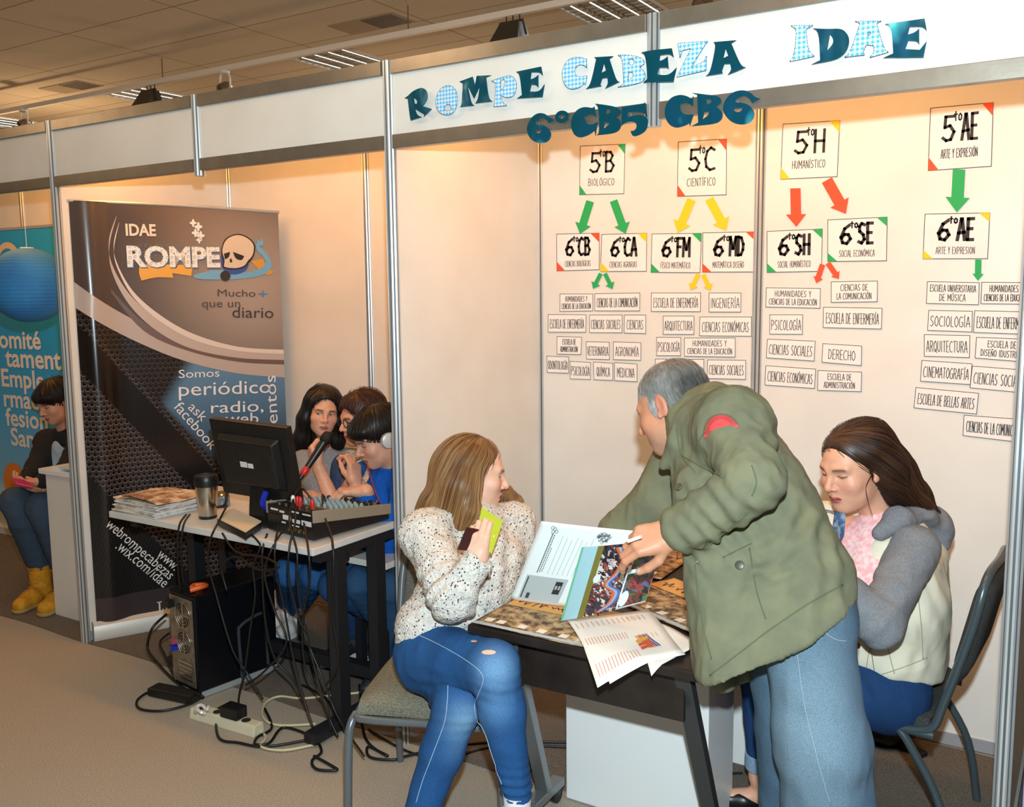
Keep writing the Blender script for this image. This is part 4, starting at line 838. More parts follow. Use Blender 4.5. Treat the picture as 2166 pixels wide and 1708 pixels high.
cable('cable', floorline([(800, 1462), (720, 1470), (640, 1478), (590, 1474), (560, 1490), (558, 1520), (590, 1535), (668, 1532)]), .0052, CABLEW, 'cream cable crossing under the desk from the chair'); cable('cable', floorline([(545, 1540), (562, 1560), (552, 1580), (600, 1588), (670, 1575)]), .0052, CABLEW, 'short cream cable curling past the power strip')
cable('cable', floorline([(760, 1450), (772, 1560), (820, 1600), (780, 1580), (782, 1602), (830, 1608), (860, 1600), (940, 1582), (1020, 1572), (1100, 1570), (1210, 1571)]), .0055, CABLE, 'black cable running under the padded chair towards the white pedestal')
cable('cable', floorline([(780, 1545), (840, 1580), (890, 1598), (960, 1600), (1060, 1578), (1220, 1582)]), .005, CABLE, 'second black cable running beside the first under the padded chair')
# cables hanging from the desk to the floor
def hang(name, pts, lab, r=.0042, m=None):
    """pts: (px, py, y) points on vertical planes"""
    return cable(name, [on(x, y, 1, yy) for x, y, yy in pts], r, m or CABLE, lab)
hang('cable', [(395, 1088, -.19), (380, 1110, -.215), (376, 1150, -.22), (378, 1210, -.2), (385, 1270, -.1)], 'paired black cable falling over the desk edge behind the newspapers'); hang('cable', [(402, 1088, -.19), (388, 1112, -.218), (384, 1160, -.22), (390, 1230, -.18), (420, 1262, -.05)], 'second cable of the pair falling behind the newspapers')
hang('cable', [(480, 1070, -.05), (462, 1105, -.19), (446, 1140, -.222), (440, 1190, -.22), (455, 1250, -.2), (490, 1370, -.19), (520, 1420, -.16), (556, 1480, -.16)], 'black cable crossing the dark side of the tower from the drive')
hang('cable', [(520, 1120, -.19), (545, 1145, -.21), (550, 1160, -.222), (536, 1200, -.22), (540, 1260, -.21), (530, 1330, -.2), (518, 1420, -.2), (505, 1480, -.2), (508, 1560, -.21)], 'black cable looping below the drive and down past the tower handle')
hang('cable', [(565, 1130, -.16), (556, 1160, -.215), (555, 1200, -.22), (560, 1300, -.2), (580, 1390, -.17), (620, 1440, -.15), (650, 1500, -.18)], 'black cable hanging from the rear of the mixer nearest the drive')
hang('cable', [(590, 1110, -.13), (582, 1150, -.21), (583, 1200, -.22), (598, 1270, -.2), (618, 1380, -.19), (640, 1470, -.19), (662, 1540, -.2)], 'black cable hanging from the middle of the mixer'); hang('cable', [(618, 1045, -.05), (625, 1100, -.15), (612, 1160, -.213), (612, 1230, -.22), (640, 1330, -.2), (680, 1430, -.2), (716, 1520, -.2), (770, 1600, -.3)], 'black cable from the red plugs sweeping down past the desk leg')
hang('cable', [(662, 1060, .02), (640, 1035, .0), (626, 1042, -.05), (612, 1100, -.15), (628, 1168, -.214), (630, 1240, -.22), (655, 1370, -.2), (690, 1500, -.2), (715, 1560, -.2)], 'black cable arching above the plugs and falling to the carpet'); hang('cable', [(690, 1062, .06), (682, 1048, .04), (686, 1090, -.06), (702, 1140, -.19), (706, 1200, -.222), (704, 1300, -.21), (716, 1400, -.2), (690, 1450, -.2)], 'black cable hanging in front of the desk leg')
hang('cable', [(352, 1300, -.02), (322, 1330, -.1), (312, 1370, -.1), (330, 1400, -.12), (380, 1450, -.14), (430, 1475, -.2)], 'thick black cable bowing out from the back of the tower', .006); hang('cable', [(358, 1340, -.02), (338, 1360, -.08), (350, 1390, -.1), (372, 1440, -.14)], 'short black cable behind the tower', .005)

hang('cable', [(470, 1128, -.21), (500, 1168, -.222), (560, 1180, -.23), (590, 1200, -.23), (545, 1205, -.225), (500, 1178, -.222), (470, 1200, -.22), (480, 1250, -.215)], 'looped black cable dangling under the desk edge below the drive')
hang('cable', [(600, 1120, -.14), (575, 1162, -.214), (560, 1215, -.225), (580, 1290, -.21), (606, 1360, -.2), (560, 1420, -.2), (520, 1450, -.2)], 'black cable swinging from the mixer across the tower front')
hang('cable', [(640, 1090, -.1), (652, 1162, -.213), (655, 1230, -.222), (640, 1320, -.21), (648, 1420, -.2), (690, 1490, -.2), (700, 1545, -.2)], 'black cable hanging between the tower and the desk leg')
# ---- leaflet counter on the blue stand
cx1, cy0 = on(168, 1318, 2, 0)[0], .155
o = empty('leaflet_counter', 'white boxed counter with leaflets between the blue stand and the post', 'counter', (-.39, .3, 0))
MB().box(-.505, -.07, cy0, cy0+.55, 0.004, .77, .003).build('body', M_panel, o); MB().box(-.535, -.06, cy0-.02, cy0+.58, .772, .80, .004).build('top', M_white, o)
for k, (x, y, a, c_) in enumerate(((-.36, .20, .1, '#dfe8ee'), (-.27, .17, -.12, '#cfe0ea'), (-.22, .26, .2, '#e6ebee'))):
    tag(MB().box(x-.10, x+.10, y-.03, y+.10, .801+.012*k, .811+.012*k, .001, rot=a).build('leaflet_pile', mat('leaflet_print_%d' % k, c_, .5)), ('pale blue leaflets lying at the edge of the white counter', 'pale leaflets fanned across the middle of the counter pile', 'topmost pale leaflets on the white counter')[k], 'leaflets', 'leaflets on the counter')
# ---- paper lantern
lc = at(62, 604, 4.75); o = empty('paper_lantern', 'round ribbed blue paper lantern hanging before the blue banner', 'lantern', lc)
R_ = .195; pf = [(max(.03, R_*math.cos(t))*(1+.012*math.cos(t*60)), R_*.96*math.sin(t)) for t in np.linspace(-1.45, 1.45, 90)]
MB().lathe(lc, pf, n=48).build('shade', mat('blue_lantern_paper', '#2f86c4', .7, noise=(6, '#2a74b4', .35, .65)), o, smooth='all')
MB().tube([lc+vec(0, 0, R_*.95), vec(lc[0], lc[1], FB+.05)], .0015, 5).build('string', M_white, o)
m = MB(); m.tube([lc+vec(.03*math.cos(t), .03*math.sin(t), R_*.96) for t in np.linspace(0, 6.28, 16, endpoint=False)], .003, 5, closed=True); m.build('wire_ring', M_white, o)

# ---- two reading tables with laminated newspapers
M_wood = mat('dark_wenge_veneer', '#2a211d', .45, 0, .4, noise=(12, '#1d1613', .35, .65)); M_steelg = mat('silver_table_leg', '#83868a', .3, .6)
def table(lab, c0, ex_, w, dp, fold=True):
    """c0: near corner on the plan; ex_: direction of the front edge"""
    ex_ = nrm(vec(*ex_, 0)); ey_ = vec(-ex_[1], ex_[0], 0); c0 = vec(*c0, 0)
    o = empty('folding_table', lab, 'table', c0+ex_*w/2+ey_*dp/2, 'dark folding tables')
    MB().obox(c0+vec(0, 0, .722), ex_*w, ey_*dp, vec(0, 0, .028), .006).build('tabletop', M_wood, o)
    MB().obox(c0+ex_*.09+ey_*.07+vec(0, 0, .575), ex_*(w-.16), ey_*.016, vec(0, 0, .145), .002).build('front_panel', M_wood, o)
    for u in (.10, w-.07):
        p = c0+ex_*u; a, b_ = p+ey_*.06+vec(0, 0, .722), p+ey_*.36+vec(0, 0, .085)
        if u < w/2: a, b_ = a+ex_*.01, b_-ex_*.05
        MB().bar(a, b_, .045, .03, up=ey_, bev=.003).build('leg', M_steelg if u < w/2 else mat('dark_table_leg', '#4a4b4e', .35, .5), o)
        f0_, f1 = b_-ey_*.10, b_+ey_*.10; f0_[2] = f1[2] = .072; ft = MB().bar(f0_, f1, .045, .03, bev=.004).build('foot', M_steelg, o)
        for q in (f0_+ey_*.02, f1-ey_*.02):
            MB().lathe(vec(q[0], q[1], .03)-ex_*.012, [(.010, 0), (.028, .002), (.028, .022), (.010, .024)], axis=ex_, n=16).build('castor', M_black, ft, smooth=True)
    return o, c0, ex_, ey_
T1 = table('dark folding table in front, with the white leaflets hanging over its edge', (2.655, -.512), (1, .02), .70, .61)
T2 = table('dark folding table pushed behind the front one, beside the man', (2.645, .115), (1, .02), .70, .48)
MB().bar(at(1408, 1436, 2.66), at(1482, 1396, 2.58), .035, .022, bev=.003).build('support_arm', M_black, T1[0])
def poster(T, u0, u1, v0, v1, lab, seed):
    o_, c0, ex_, ey_ = T; f = lambda u, v: c0+ex_*(u0+(u1-u0)*u)+ey_*(v0+(v1-v0)*v)+vec(0, 0, .7512+.0025*(1+math.sin(u*5+seed)))
    p = tag(MB().sheet(lambda u, v: f(u, v)+vec(0, 0, .001), 24, 4, (0, 0, -.0006)).build('laminated_newspaper', [M_sepia], smooth='all'), lab, 'newspaper', 'laminated newspapers on the tables')
    m = MB(); m.quad(f(0, 0)+vec(0, 0, .0018), f(1, 0)+vec(0, 0, .0018), f(1, .06)+vec(0, 0, .0018), f(0, .06)+vec(0, 0, .0018)); m.build('clear_border', M_plastic, p, fix=False)
    for k, u in enumerate((.06, .16, .34, .50, .68, .82)):
        m = MB(); a = f(u, .10)+vec(0, 0, .0022); b_ = f(u+.065, .10)+vec(0, 0, .0022); c_ = f(u+.065, .19)+vec(0, 0, .0022); d_ = f(u, .19)+vec(0, 0, .0022); m.quad(a, b_, c_, d_); m.build('caption', mat('white_caption', '#eadfcf', .6), p, fix=False)
    m = MB(); m.quad(*[f(u, v)+vec(0, 0, .0020) for u, v in ((.02, .62), (.98, .62), (.98, .98), (.02, .98))]); m.mi = 1
    Q = [f(0, 1), f(1, 1), f(1, 0), f(0, 0)]
    r_ = random.Random(seed); ls = []
    for w_ in range(6):
        x = .06+.155*w_; ls.append([(x+.022*k+r_.uniform(-.004, .004), .78+r_.uniform(-.09, .09)) for k in range(6)])
    ink(m, [q_+vec(0, 0, .001) for q_ in Q], ls, .0018, .0022); m.build('heading', [mat('ochre_heading', '#d8a55e', .6), M_ink], p, fix=False)
    return p
poster(T1, .012, .40, .006, .30, 'sepia laminated newspaper on the front table before the woman in the cardigan', 1)
q0, q1 = on(1340, 1290, 2, .75), on(1480, 1352, 2, .75); e_ = nrm((q1-q0)*vec(1, 1, 0)); q0 = q1-e_*.44
TT = (None, vec(q0[0], q0[1], 0), e_, vec(-e_[1], e_[0], 0))
poster(TT, 0, .44, 0, .30, "sepia laminated newspaper lying askew on the tables under the man's sleeve", 3); poster(T2, .02, .33, .02, .36, 'sepia laminated newspaper on the table behind the open magazine', 4)

# ---- white leaflets over the edge
M_flyer = mat('white_flyer', '#f4ece2', .65); M_pr = mat('flyer_print', '#d8a493', .7); M_lg1 = mat('logo_orange', '#d9542a', .6); M_lg2 = mat('logo_blue', '#44508e', .6); M_lg3 = mat('logo_yellow', '#e2a436', .6)
def flyer(px, lab, zt, body=True, k=0):
    """px: four pixel corners far-left, far-right, near-right, near-left; near edge droops over the table edge"""
    P = [on(x, y, 2, zt) for x, y in px]
    def f(u, v):
        p = (P[0]*(1-u)+P[1]*u)*(1-v)+(P[3]*(1-u)+P[2]*u)*v; return p+vec(0, 0, .004*math.sin(math.pi*min(1, 1.5*v))-.55*max(0, -.518-p[1])**1.15)
    o = tag(MB().sheet(f, 10, 12, (0, 0, -.0008)).build('leaflet', [M_flyer], smooth='all'), lab, 'leaflet', 'white leaflets on the front table')
    if not body: return o
    n = vec(0, 0, .0012); m = MB()
    for row, (v0, v1) in enumerate(((.12, .25), (.46, .58), (.80, .93))):
        for i in range(14):
            u = .05+.062*i if row == 0 else .05+.036*i
            if u > .9: continue
            m.quad(*[f(a, b_)+n for a, b_ in ((u, v0), (u+.010, v0), (u+.010, v1), (u, v1))])
    for i in range(5): m.quad(*[f(a, b_)+n for a, b_ in ((.66+.05*i, .14), (.668+.05*i, .14), (.668+.05*i, .62), (.66+.05*i, .62))])
    m.build('print', M_pr, o, fix=False)
    for i, mm in enumerate((M_lg3, M_lg1, M_lg1, M_lg2, M_lg2)):
        u0 = .60+.030*i; m = MB(); m.sheet(lambda a, b_: f(u0+a*.020+b_*.075, .56+.26*b_)+n*(1.5+.3*i), 2, 4); m.build('logo_stroke', mm, o, fix=False)
    for i, mm in enumerate((M_lg3, M_lg1, M_lg1)):
        v0 = .60+.07*i; m = MB(); m.sheet(lambda a, b_: f(.58+.16*a, v0+.05*b_+.05*(1-a))+n*(3+.3*i), 4, 2); m.build('logo_stroke', mm, o, fix=False)
    return o
flyer([(1325, 1312), (1395, 1318), (1482, 1362), (1378, 1418)], 'lower white leaflet fanned out towards the man', .760, False)
flyer([(1225, 1318), (1370, 1300), (1450, 1385), (1290, 1416)], 'white leaflet partly covered by the printed one', .763, False)
flyer([(1200, 1312), (1372, 1290), (1445, 1380), (1264, 1416)], 'topmost white leaflet printed with rows of lines and a red and blue logo', .766)

# ---- white pedestal boxes
o = tag(MB().box(2.715, 3.21, -.035, .20, .004, .56, .004).build('display_pedestal', M_white), 'white box pedestal under the front table', 'pedestal')
o = tag(MB().box(3.03, 3.25, .48, .78, .004, .62, .004).build('display_pedestal', M_white), "white box further back beside the young woman's foot", 'pedestal')
# ---- bag under the chair
c = on(1835, 1575, 2, 0); sdf = SDF(); sdf.el(vec(c[0], c[1]+.05, .12), (.13, .09, .115), k=.03).el(vec(c[0]+.02, c[1]+.05, .06), (.14, .10, .055), k=.03)
V, F = sdf.mesh(.008); V = V+vnormals(V, F)*(noise3(V, 22)*.006)[:, None]; V[:, 2] = np.maximum(V[:, 2], .006)
bg = bpy.data.objects.new('shoulder_bag', mesh_np('shoulder_bag', V, F)); bg.data.materials.append(mat('black_leather', '#121113', .4, bump=(60, .3, .004))); COL.objects.link(bg)
tag(bg, 'black bag on the carpet under the dark padded chair', 'bag')
s0 = on(1880, 1555, 2, .03); s1 = on(1955, 1600, 2, .012); MB().bar(s0, s1, .045, .02, bev=.006).build('strap', mat('black_leather', '#121113'), bg)
cable('cable', floorline([(1570, 1636), (1540, 1640), (1530, 1665), (1545, 1682), (1565, 1676)], .01), .004, CABLE, "thin black cable loop beside the young woman's ankle")
# ================================================================== printed banners
def textmesh(m, txt, o, ux, uy, size, bold=0.0, align='LEFT', n=None, lift=.001, italic=0.0, spacing=1.0):
    """lettering from Blender's own built-in face, laid on a plane at o with axes ux (along) and uy (up)"""
    cu = bpy.data.curves.new('t', 'FONT'); cu.body = txt; cu.size = size; cu.offset = bold*size; cu.align_x = align; cu.resolution_u = 3; cu.shear = italic; cu.space_character = spacing
    ob = bpy.data.objects.new('t', cu); COL.objects.link(ob); dg = bpy.context.evaluated_depsgraph_get(); dg.update()
    me = bpy.data.meshes.new_from_object(ob.evaluated_get(dg)); off = np.cross(ux, uy)*lift if n is None else n*lift
    vs = [m.bm.verts.new(tuple(o+ux*v.co.x+uy*v.co.y+off)) for v in me.vertices]
    for p in me.polygons: m._f([vs[i] for i in p.vertices])
    bpy.data.objects.remove(ob); bpy.data.curves.remove(cu); bpy.data.meshes.remove(me)
# ---- roll-up banner of the student paper
A0 = on(203, 1322, 1, .05); A0 = vec(.012, .055, .085); ang = math.radians(63.5); bx = vec(math.cos(ang), math.sin(ang), 0); BW, BH = 1.0, 2.06; bn = nrm(np.cross(vec(0, 0, 1), bx)); bn = bn if bn@(CAM-A0) > 0 else -bn
def bpt(u, v, lift=0.0):
    """u across 0..1, v up 0..1; the vinyl curls a little at its outer edge"""
    w = .040*math.exp(-((u-.075)/.06)**2)*(.35+.65*math.sin(math.pi*min(1, v*.9+.08)))-.010*math.exp(-((u-.0)/.03)**2)
    return A0+bx*u*BW+vec(0, 0, v*BH-.022*u*v)+bn*(w+lift)
rb = empty('roll_up_banner', 'dark grey roll-up banner printed IDAE ROMPE in front of the partition', 'banner', A0*vec(1, 1, 0))
# the printed gradient and perforated metal of the artwork
m = mat('banner_print', '#6a5a54', .24, 0, .6); nt = m.node_tree; L = nt.links.new; b = nt.nodes['Principled BSDF']
uvn = nt.nodes.new('ShaderNodeUVMap'); sp = nt.nodes.new('ShaderNodeSeparateXYZ'); L(uvn.outputs[0], sp.inputs[0])
def MN(op, a, b_=None, c_=None):
    n = nt.nodes.new('ShaderNodeMath'); n.operation = op
    for i, v in enumerate((a, b_, c_)):
        if v is None: continue
        if isinstance(v, (int, float)): n.inputs[i].default_value = v
        else: L(v, n.inputs[i])
    return n.outputs[0]
def MIX(f, a, b_):
    n = nt.nodes.new('ShaderNodeMix'); n.data_type = 'RGBA'; L(f, n.inputs[0])
    for i, v in ((6, a), (7, b_)):
        if isinstance(v, str): n.inputs[i].default_value = (*lin(v), 1)
        else: L(v, n.inputs[i])
    return n.outputs[2]
def SS(x, lo, hi):
    n = nt.nodes.new('ShaderNodeMapRange'); n.interpolation_type = 'SMOOTHSTEP'; L(x, n.inputs[0]); n.inputs[1].default_value = lo; n.inputs[2].default_value = hi; return n.outputs[0]
U, V_ = sp.outputs[0], sp.outputs[1]
# upper warm-grey field
rad = MN('SQRT', MN('ADD', MN('POWER', MN('SUBTRACT', U, .86), 2.0), MN('POWER', MN('MULTIPLY', MN('SUBTRACT', V_, .80), 2.06), 2.0)))
upper = MIX(SS(rad, .0, .75), '#a0948f', '#4b4240')
# perforated dark field: staggered holes with a light lower rim
X = MN('MULTIPLY', U, 38.0); Yv = MN('MULTIPLY', V_, 84.0); row = MN('FLOOR', Yv); xs = MN('ADD', X, MN('MULTIPLY', MN('MODULO', row, 2.0), .5))
fx = MN('SUBTRACT', MN('FRACT', xs), .5); fy = MN('SUBTRACT', MN('FRACT', Yv), .5)
hole = MN('SQRT', MN('ADD', MN('POWER', fx, 2.0), MN('POWER', fy, 2.0))); rim_ = MN('SQRT', MN('ADD', MN('POWER', fx, 2.0), MN('POWER', MN('ADD', fy, .10), 2.0)))
metal = MIX(SS(hole, .28, .34), '#0b0a0a', MIX(SS(rim_, .33, .45), '#6f6562', '#342d2d'))
dg_ = MN('ADD', MN('MULTIPLY', U, 1.0), MN('MULTIPLY', V_, 1.42))         # diagonal bands
dg2 = MN('SUBTRACT', MN('MULTIPLY', V_, 1.5), MN('MULTIPLY', U, -.62))
band = MN('SUBTRACT', V_, MN('SUBTRACT', .735, MN('MULTIPLY', U, .50)))    # black strap running down to the right
lines = MN('SUBTRACT', MN('FRACT', MN('MULTIPLY', MN('ADD', U, MN('MULTIPLY', V_, -.9)), 55.0)), .5)
carbon = MIX(SS(lines, -.1, .1), '#1b1b1c', '#232324')
low = MIX(SS(MN('ADD', V_, MN('MULTIPLY', U, .62)), .36, .375), carbon, metal)
strap = MN('ABSOLUTE', MN('ADD', V_, MN('ADD', MN('MULTIPLY', U, .62), -.665)))
low = MIX(SS(strap, .050, .062), '#161314', low)
blue = MIX(SS(V_, .30, .62), '#1d2c3c', '#5f86a8')
edge1 = MN('ADD', V_, MN('ADD', MN('MULTIPLY', U, .62), -.735)); edge2 = MN('SUBTRACT', U, MN('ADD', .30, MN('MULTIPLY', MN('SUBTRACT', V_, .5), 1.35)))
low = MIX(MN('MULTIPLY', SS(edge1, -.02, .02), .62), low, '#120e0e')
low = MIX(MN('MULTIPLY', SS(edge1, .0, .03), SS(edge2, .0, .10)), low, blue)
arc = MN('SUBTRACT', V_, MN('ADD', .635, MN('MULTIPLY', MN('POWER', MN('SUBTRACT', 1.0, U), 2.0), .16)))
col = MIX(SS(arc, -.002, .002), low, upper)
col = MIX(SS(V_, .058, .060), '#3f3638', col)
L(col, b.inputs['Base Color'])
NU, NV = 60, 40; mb = MB(); uvl = mb.bm.loops.layers.uv.new('UVMap'); mb.sheet(bpt, NU, NV)
for i, f in enumerate(mb.bm.faces):
    a, c_ = divmod(i, NV)
    for lp, (du, dv) in zip(f.loops, ((0, 0), (1, 0), (1, 1), (0, 1))): lp[uvl].uv = ((a+du)/NU, (c_+dv)/NV)
mb.build('printed_vinyl', m, rb, smooth='all', fix=False)
MB().tube([bpt(-.005, 1.0), bpt(.5, 1.003), bpt(1.005, 1.0)], .008, 8).build('top_bar', M_alu, rb, smooth=True)
bs = MB(); pr = [(-.045, 0), (-.05, .02), (-.03, .06), (.0, .085), (.03, .07), (.05, .02), (.045, 0)]
bs.poly([A0*vec(1, 1, 0)-bx*.02+bn*p+vec(0, 0, .006+q) for p, q in pr], depth=bx*1.04); bs.build('base_cassette', mat('banner_base_white', '#d6d3cd', .35, .2), rb, smooth=True)
MB().obox(A0*vec(1, 1, 0)-bx*.024-bn*.05+vec(0, 0, .006), bx*.004, bn*.10, vec(0, 0, .09)).build('base_end_cap', mat('banner_end_cap', '#8f8a7e', .5), rb)
# swooshes
def band_(name, pts, col, lift):
    n = len(pts); up_ = bez([vec(u, a, 0) for u, a, c_ in pts], 6); dn_ = bez([vec(u, c_, 0) for u, a, c_ in pts], 6); m_ = MB()
    A_ = [m_.bm.verts.new(tuple(bpt(p[0], p[1], lift))) for p in up_]; B2 = [m_.bm.verts.new(tuple(bpt(p[0], p[1], lift))) for p in dn_]
    for i in range(len(A_)-1): m_._f([A_[i], A_[i+1], B2[i+1], B2[i]])
    m_.build(name, mat('banner_'+name+'_'+col[1:], col, .34), rb, smooth='all', fix=False)
band_('lower_swoosh', [(0, .815, .755), (.1, .775, .720), (.3, .715, .665), (.5, .672, .622), (.75, .642, .588), (1.0, .632, .572)], '#b3a6a1', .0012)
band_('dark_swoosh', [(.16, .80, .79), (.3, .722, .70), (.5, .672, .650), (.75, .636, .618), (1.0, .622, .606)], '#6b5853', .0018)
band_('pale_swoosh', [(.205, .97, .968), (.165, .915, .90), (.17, .86, .838), (.24, .79, .762), (.36, .73, .70), (.52, .682, .655), (.75, .650, .628), (1.0, .640, .618)], '#b8aaa4', .0024)
band_('bright_swoosh', [(.215, .955, .953), (.185, .905, .893), (.195, .86, .848), (.26, .795, .780), (.38, .738, .722), (.54, .690, .675), (.76, .656, .645), (1.0, .645, .634)], '#d5cbc5', .0030)
# lettering; anchors measured across and up the vinyl
up_ = vec(0, 0, 1)
def uvof(px, py):
    """point of the flat vinyl that the photograph shows at a pixel"""
    d = ray(px, py); t = ((A0-CAM)@bn)/(d@bn); q = CAM+d*t-A0; u = (q@bx)/BW; return u, (q[2])/(BH-.022*u)
def vpt(px, py):
    d = ray(px, py); return CAM+d*((A0-CAM)@bn)/(d@bn)
def word(name, txt, p0, p1, h, col, bold=0, lift=.004):
    """lettering whose baseline runs between two measured points of the vinyl"""
    a, b_ = vpt(*p0), vpt(*p1); ux_ = nrm(b_-a); uy_ = np.cross(bn, ux_)
    uy_ = uy_ if (uy_[2] > 0 or (abs(uy_[2]) < .2 and uy_@bx < 0)) else -uy_
    m_ = MB(); textmesh(m_, txt, vec(0, 0, 0), vec(1, 0, 0), vec(0, 1, 0), h, bold, 'LEFT', vec(0, 0, 0), 0)
    co = np.array([v.co[:] for v in m_.bm.verts]); k = np.linalg.norm(b_-a)/(co[:, 0].max()-co[:, 0].min()); x0 = co[:, 0].min()
    for v in m_.bm.verts:
        q = a+ux_*(v.co.x-x0)*k+uy_*v.co.y-A0; v.co = Vector(tuple(bpt((q@bx)/BW, q[2]/(BH-.022*(q@bx)/BW), lift)))
    m_.build(name, mat('banner_ink_'+col[1:], col, .4), rb, fix=False)
for txt, p0, p1, h, col, bold in (('IDAE', (266, 498), (330, 499), .078, '#d9cfc9', .03), ('Mucho', (460, 627), (540, 628), .052, '#4a3f3c', 0), ('+', (546, 632), (566, 632), .07, '#4a7fb5', 0), ('que un', (427, 650), (508, 650), .058, '#4a3f3c', 0), ('diario', (491, 672), (578, 673), .082, '#3a302e', 0),
        ('Somos', (378, 800), (464, 797), .060, '#e2dfe0', 0), ('periódico', (378, 838), (572, 831), .100, '#e8e4e4', 0), ('radio,', (446, 874), (557, 870), .086, '#e8e4e4', 0), ('web', (476, 898), (546, 896), .086, '#e2dfe0', 0), ('entos', (587, 895), (582, 794), .088, '#e2dfe0', 0),
        ('ask', (396, 864), (427, 893), .072, '#e2dfe0', 0), ('facebook', (366, 862), (446, 953), .076, '#e2dfe0', 0), ('www.', (330, 1176), (368, 1208), .074, '#e6e3e2', 0), ('webrompecabezas', (219, 1109), (357, 1227), .072, '#e6e3e2', 0), ('.wix.com/idae', (241, 1157), (345, 1244), .076, '#e6e3e2', 0)):
    word('lettering', txt, p0, p1, h, col, bold)
# "Lic" in a seriffed hand
u, v = uvof(331, 1296); m_ = MB(); o_ = bpt(u, v, .004)
for (x0, x1, z0, z1) in ((.0, .034, 0, .005), (.012, .020, 0, .055), (.004, .028, .050, .055), (.030, .034, 0, .016), (.046, .053, 0, .036), (.042, .057, 0, .004), (.042, .053, .033, .037), (.046, .053, .045, .052), (.064, .070, .008, .030), (.070, .088, .001, .006), (.070, .088, .032, .037), (.084, .089, .027, .034)):
    m_.quad(*[o_+bx*a+up_*b_ for a, b_ in ((x0, z0), (x1, z0), (x1, z1), (x0, z1))])
m_.build('lettering', mat('banner_ink_d9cfc9', '#d9cfc9', .4), rb, fix=False)
def flatpoly(name, pix, col, lift, holes=(), soft=True):
    P_ = [vec(*uvof(*p)) for p in pix]; P_ = soften(P_) if soft else P_; m_ = MB()
    m_.poly([bpt(p[0], p[1], lift) for p in P_], [[bpt(*uvof(*p), lift) for p in h] for h in holes]); m_.build(name, mat('banner_art_'+col[1:], col, .4), rb, fix=False)
# ROMPE in jigsaw letters with blue edge
for dx, dy, lift, col, bold in ((1.0, 1.5, .004, '#2d5f9a', .055), (0, 0, .0052, '#dfe3e4', .042)):
    word('jigsaw_lettering', 'ROMPE', (269+dx, 563+dy), (466+dx, 564+dy), .135, col, bold, lift)
m_ = MB(); r = random.Random(5)
M_jig = mat('jigsaw_line', '#5b7f9e', .5)
for i in range(17):
    for j in range(4):
        px_, py_ = 274+11.3*i+r.uniform(-1.5, 1.5), 521+11.6*j+.45*i*0+r.uniform(-1.5, 1.5)
        u, v = uvof(px_, py_); k = [bpt(u+.006*math.cos(t), v+.0032*math.sin(t), .0062) for t in np.linspace(0, 5.2, 7)]
        for a, b_ in zip(k, k[1:]): d = nrm(b_-a); s = np.cross(bn, d)*.0009; m_.quad(a-s, b_-s, b_+s, a+s)
m_.build('jigsaw_lines', M_jig, rb, fix=False)
for cx_, cy_, rr in ((408, 472, 5.5), (419, 480, 6.5), (413, 493, 6), (424, 499, 6.5), (421, 508, 5)):
    s = [(cx_+rr*math.cos(t)*(1+.35*math.cos(4*t)), cy_+rr*math.sin(t)*(1+.35*math.cos(4*t))*1.15) for t in np.linspace(0, 6.28, 28, endpoint=False)]; flatpoly('jigsaw_piece', s, '#d3dde2', .0045, soft=False)
flatpoly('yellow_ribbon', [(295, 560), (330, 556), (372, 562), (408, 558), (404, 584), (364, 578), (366, 588), (330, 586), (299, 594), (293, 578)], '#d9a23c', .0036)
flatpoly('yellow_ribbon', [(530, 552), (556, 548), (560, 560), (578, 576), (566, 584), (548, 572)], '#c9953a', .0036)
flatpoly('blue_scarf', [(408, 583), (440, 573), (470, 571), (500, 577), (530, 576), (556, 566), (562, 554), (556, 541), (543, 532), (540, 518), (545, 514), (543, 506), (550, 511), (552, 503), (557, 513), (556, 520), (546, 520), (560, 532), (572, 548), (575, 564), (566, 577), (545, 586), (500, 591), (450, 592), (412, 590)], '#6aa6cf', .0042)
flatpoly('blue_cap', [(466, 540), (472, 520), (486, 510), (500, 540), (526, 560), (520, 574), (500, 582), (480, 580), (468, 566)], '#2b4f9e', .0046)
flatpoly('skull_outline', [(467, 527), (474, 506), (490, 497), (506, 494), (524, 501), (538, 514), (540, 526), (536, 544), (528, 554), (519, 566), (500, 571), (480, 570), (470, 566), (472, 552), (468, 540)], '#1b1413', .0054)
flatpoly('skull', [(469, 528), (476, 508), (491, 499), (506, 497), (522, 503), (535, 515), (537, 527), (533, 543), (524, 551), (517, 563), (500, 568), (481, 567), (473, 564), (475, 550), (471, 540)], '#cdbfae', .0060)
flatpoly('eye_socket', [(473, 537), (486, 533), (484, 545), (475, 549)], '#1b1413', .0066); flatpoly('eye_socket', [(492, 533), (516, 542), (511, 552), (497, 548)], '#1b1413', .0066); flatpoly('nose_hole', [(485, 549), (489, 547), (491, 556), (486, 556)], '#1b1413', .0066, soft=False)
flatpoly('teeth', [(476, 556), (498, 555), (500, 563), (478, 563)], '#e6dccb', .0066, soft=False)
m_ = MB()
for k in range(6): u, v = uvof(479+3.6*k, 559); a, b_ = bpt(u, v-.004, .0072), bpt(u, v+.004, .0072); s = bx*.0009; m_.quad(a-s, a+s, b_+s, b_-s)
m_.build('tooth_gaps', mat('banner_art_1b1413', '#1b1413', .4), rb, fix=False)
flatpoly('bomb', [(476+11*math.cos(t), 584+11*math.sin(t)) for t in np.linspace(0, 6.28, 20, endpoint=False)], '#2a2322', .0066, soft=False)
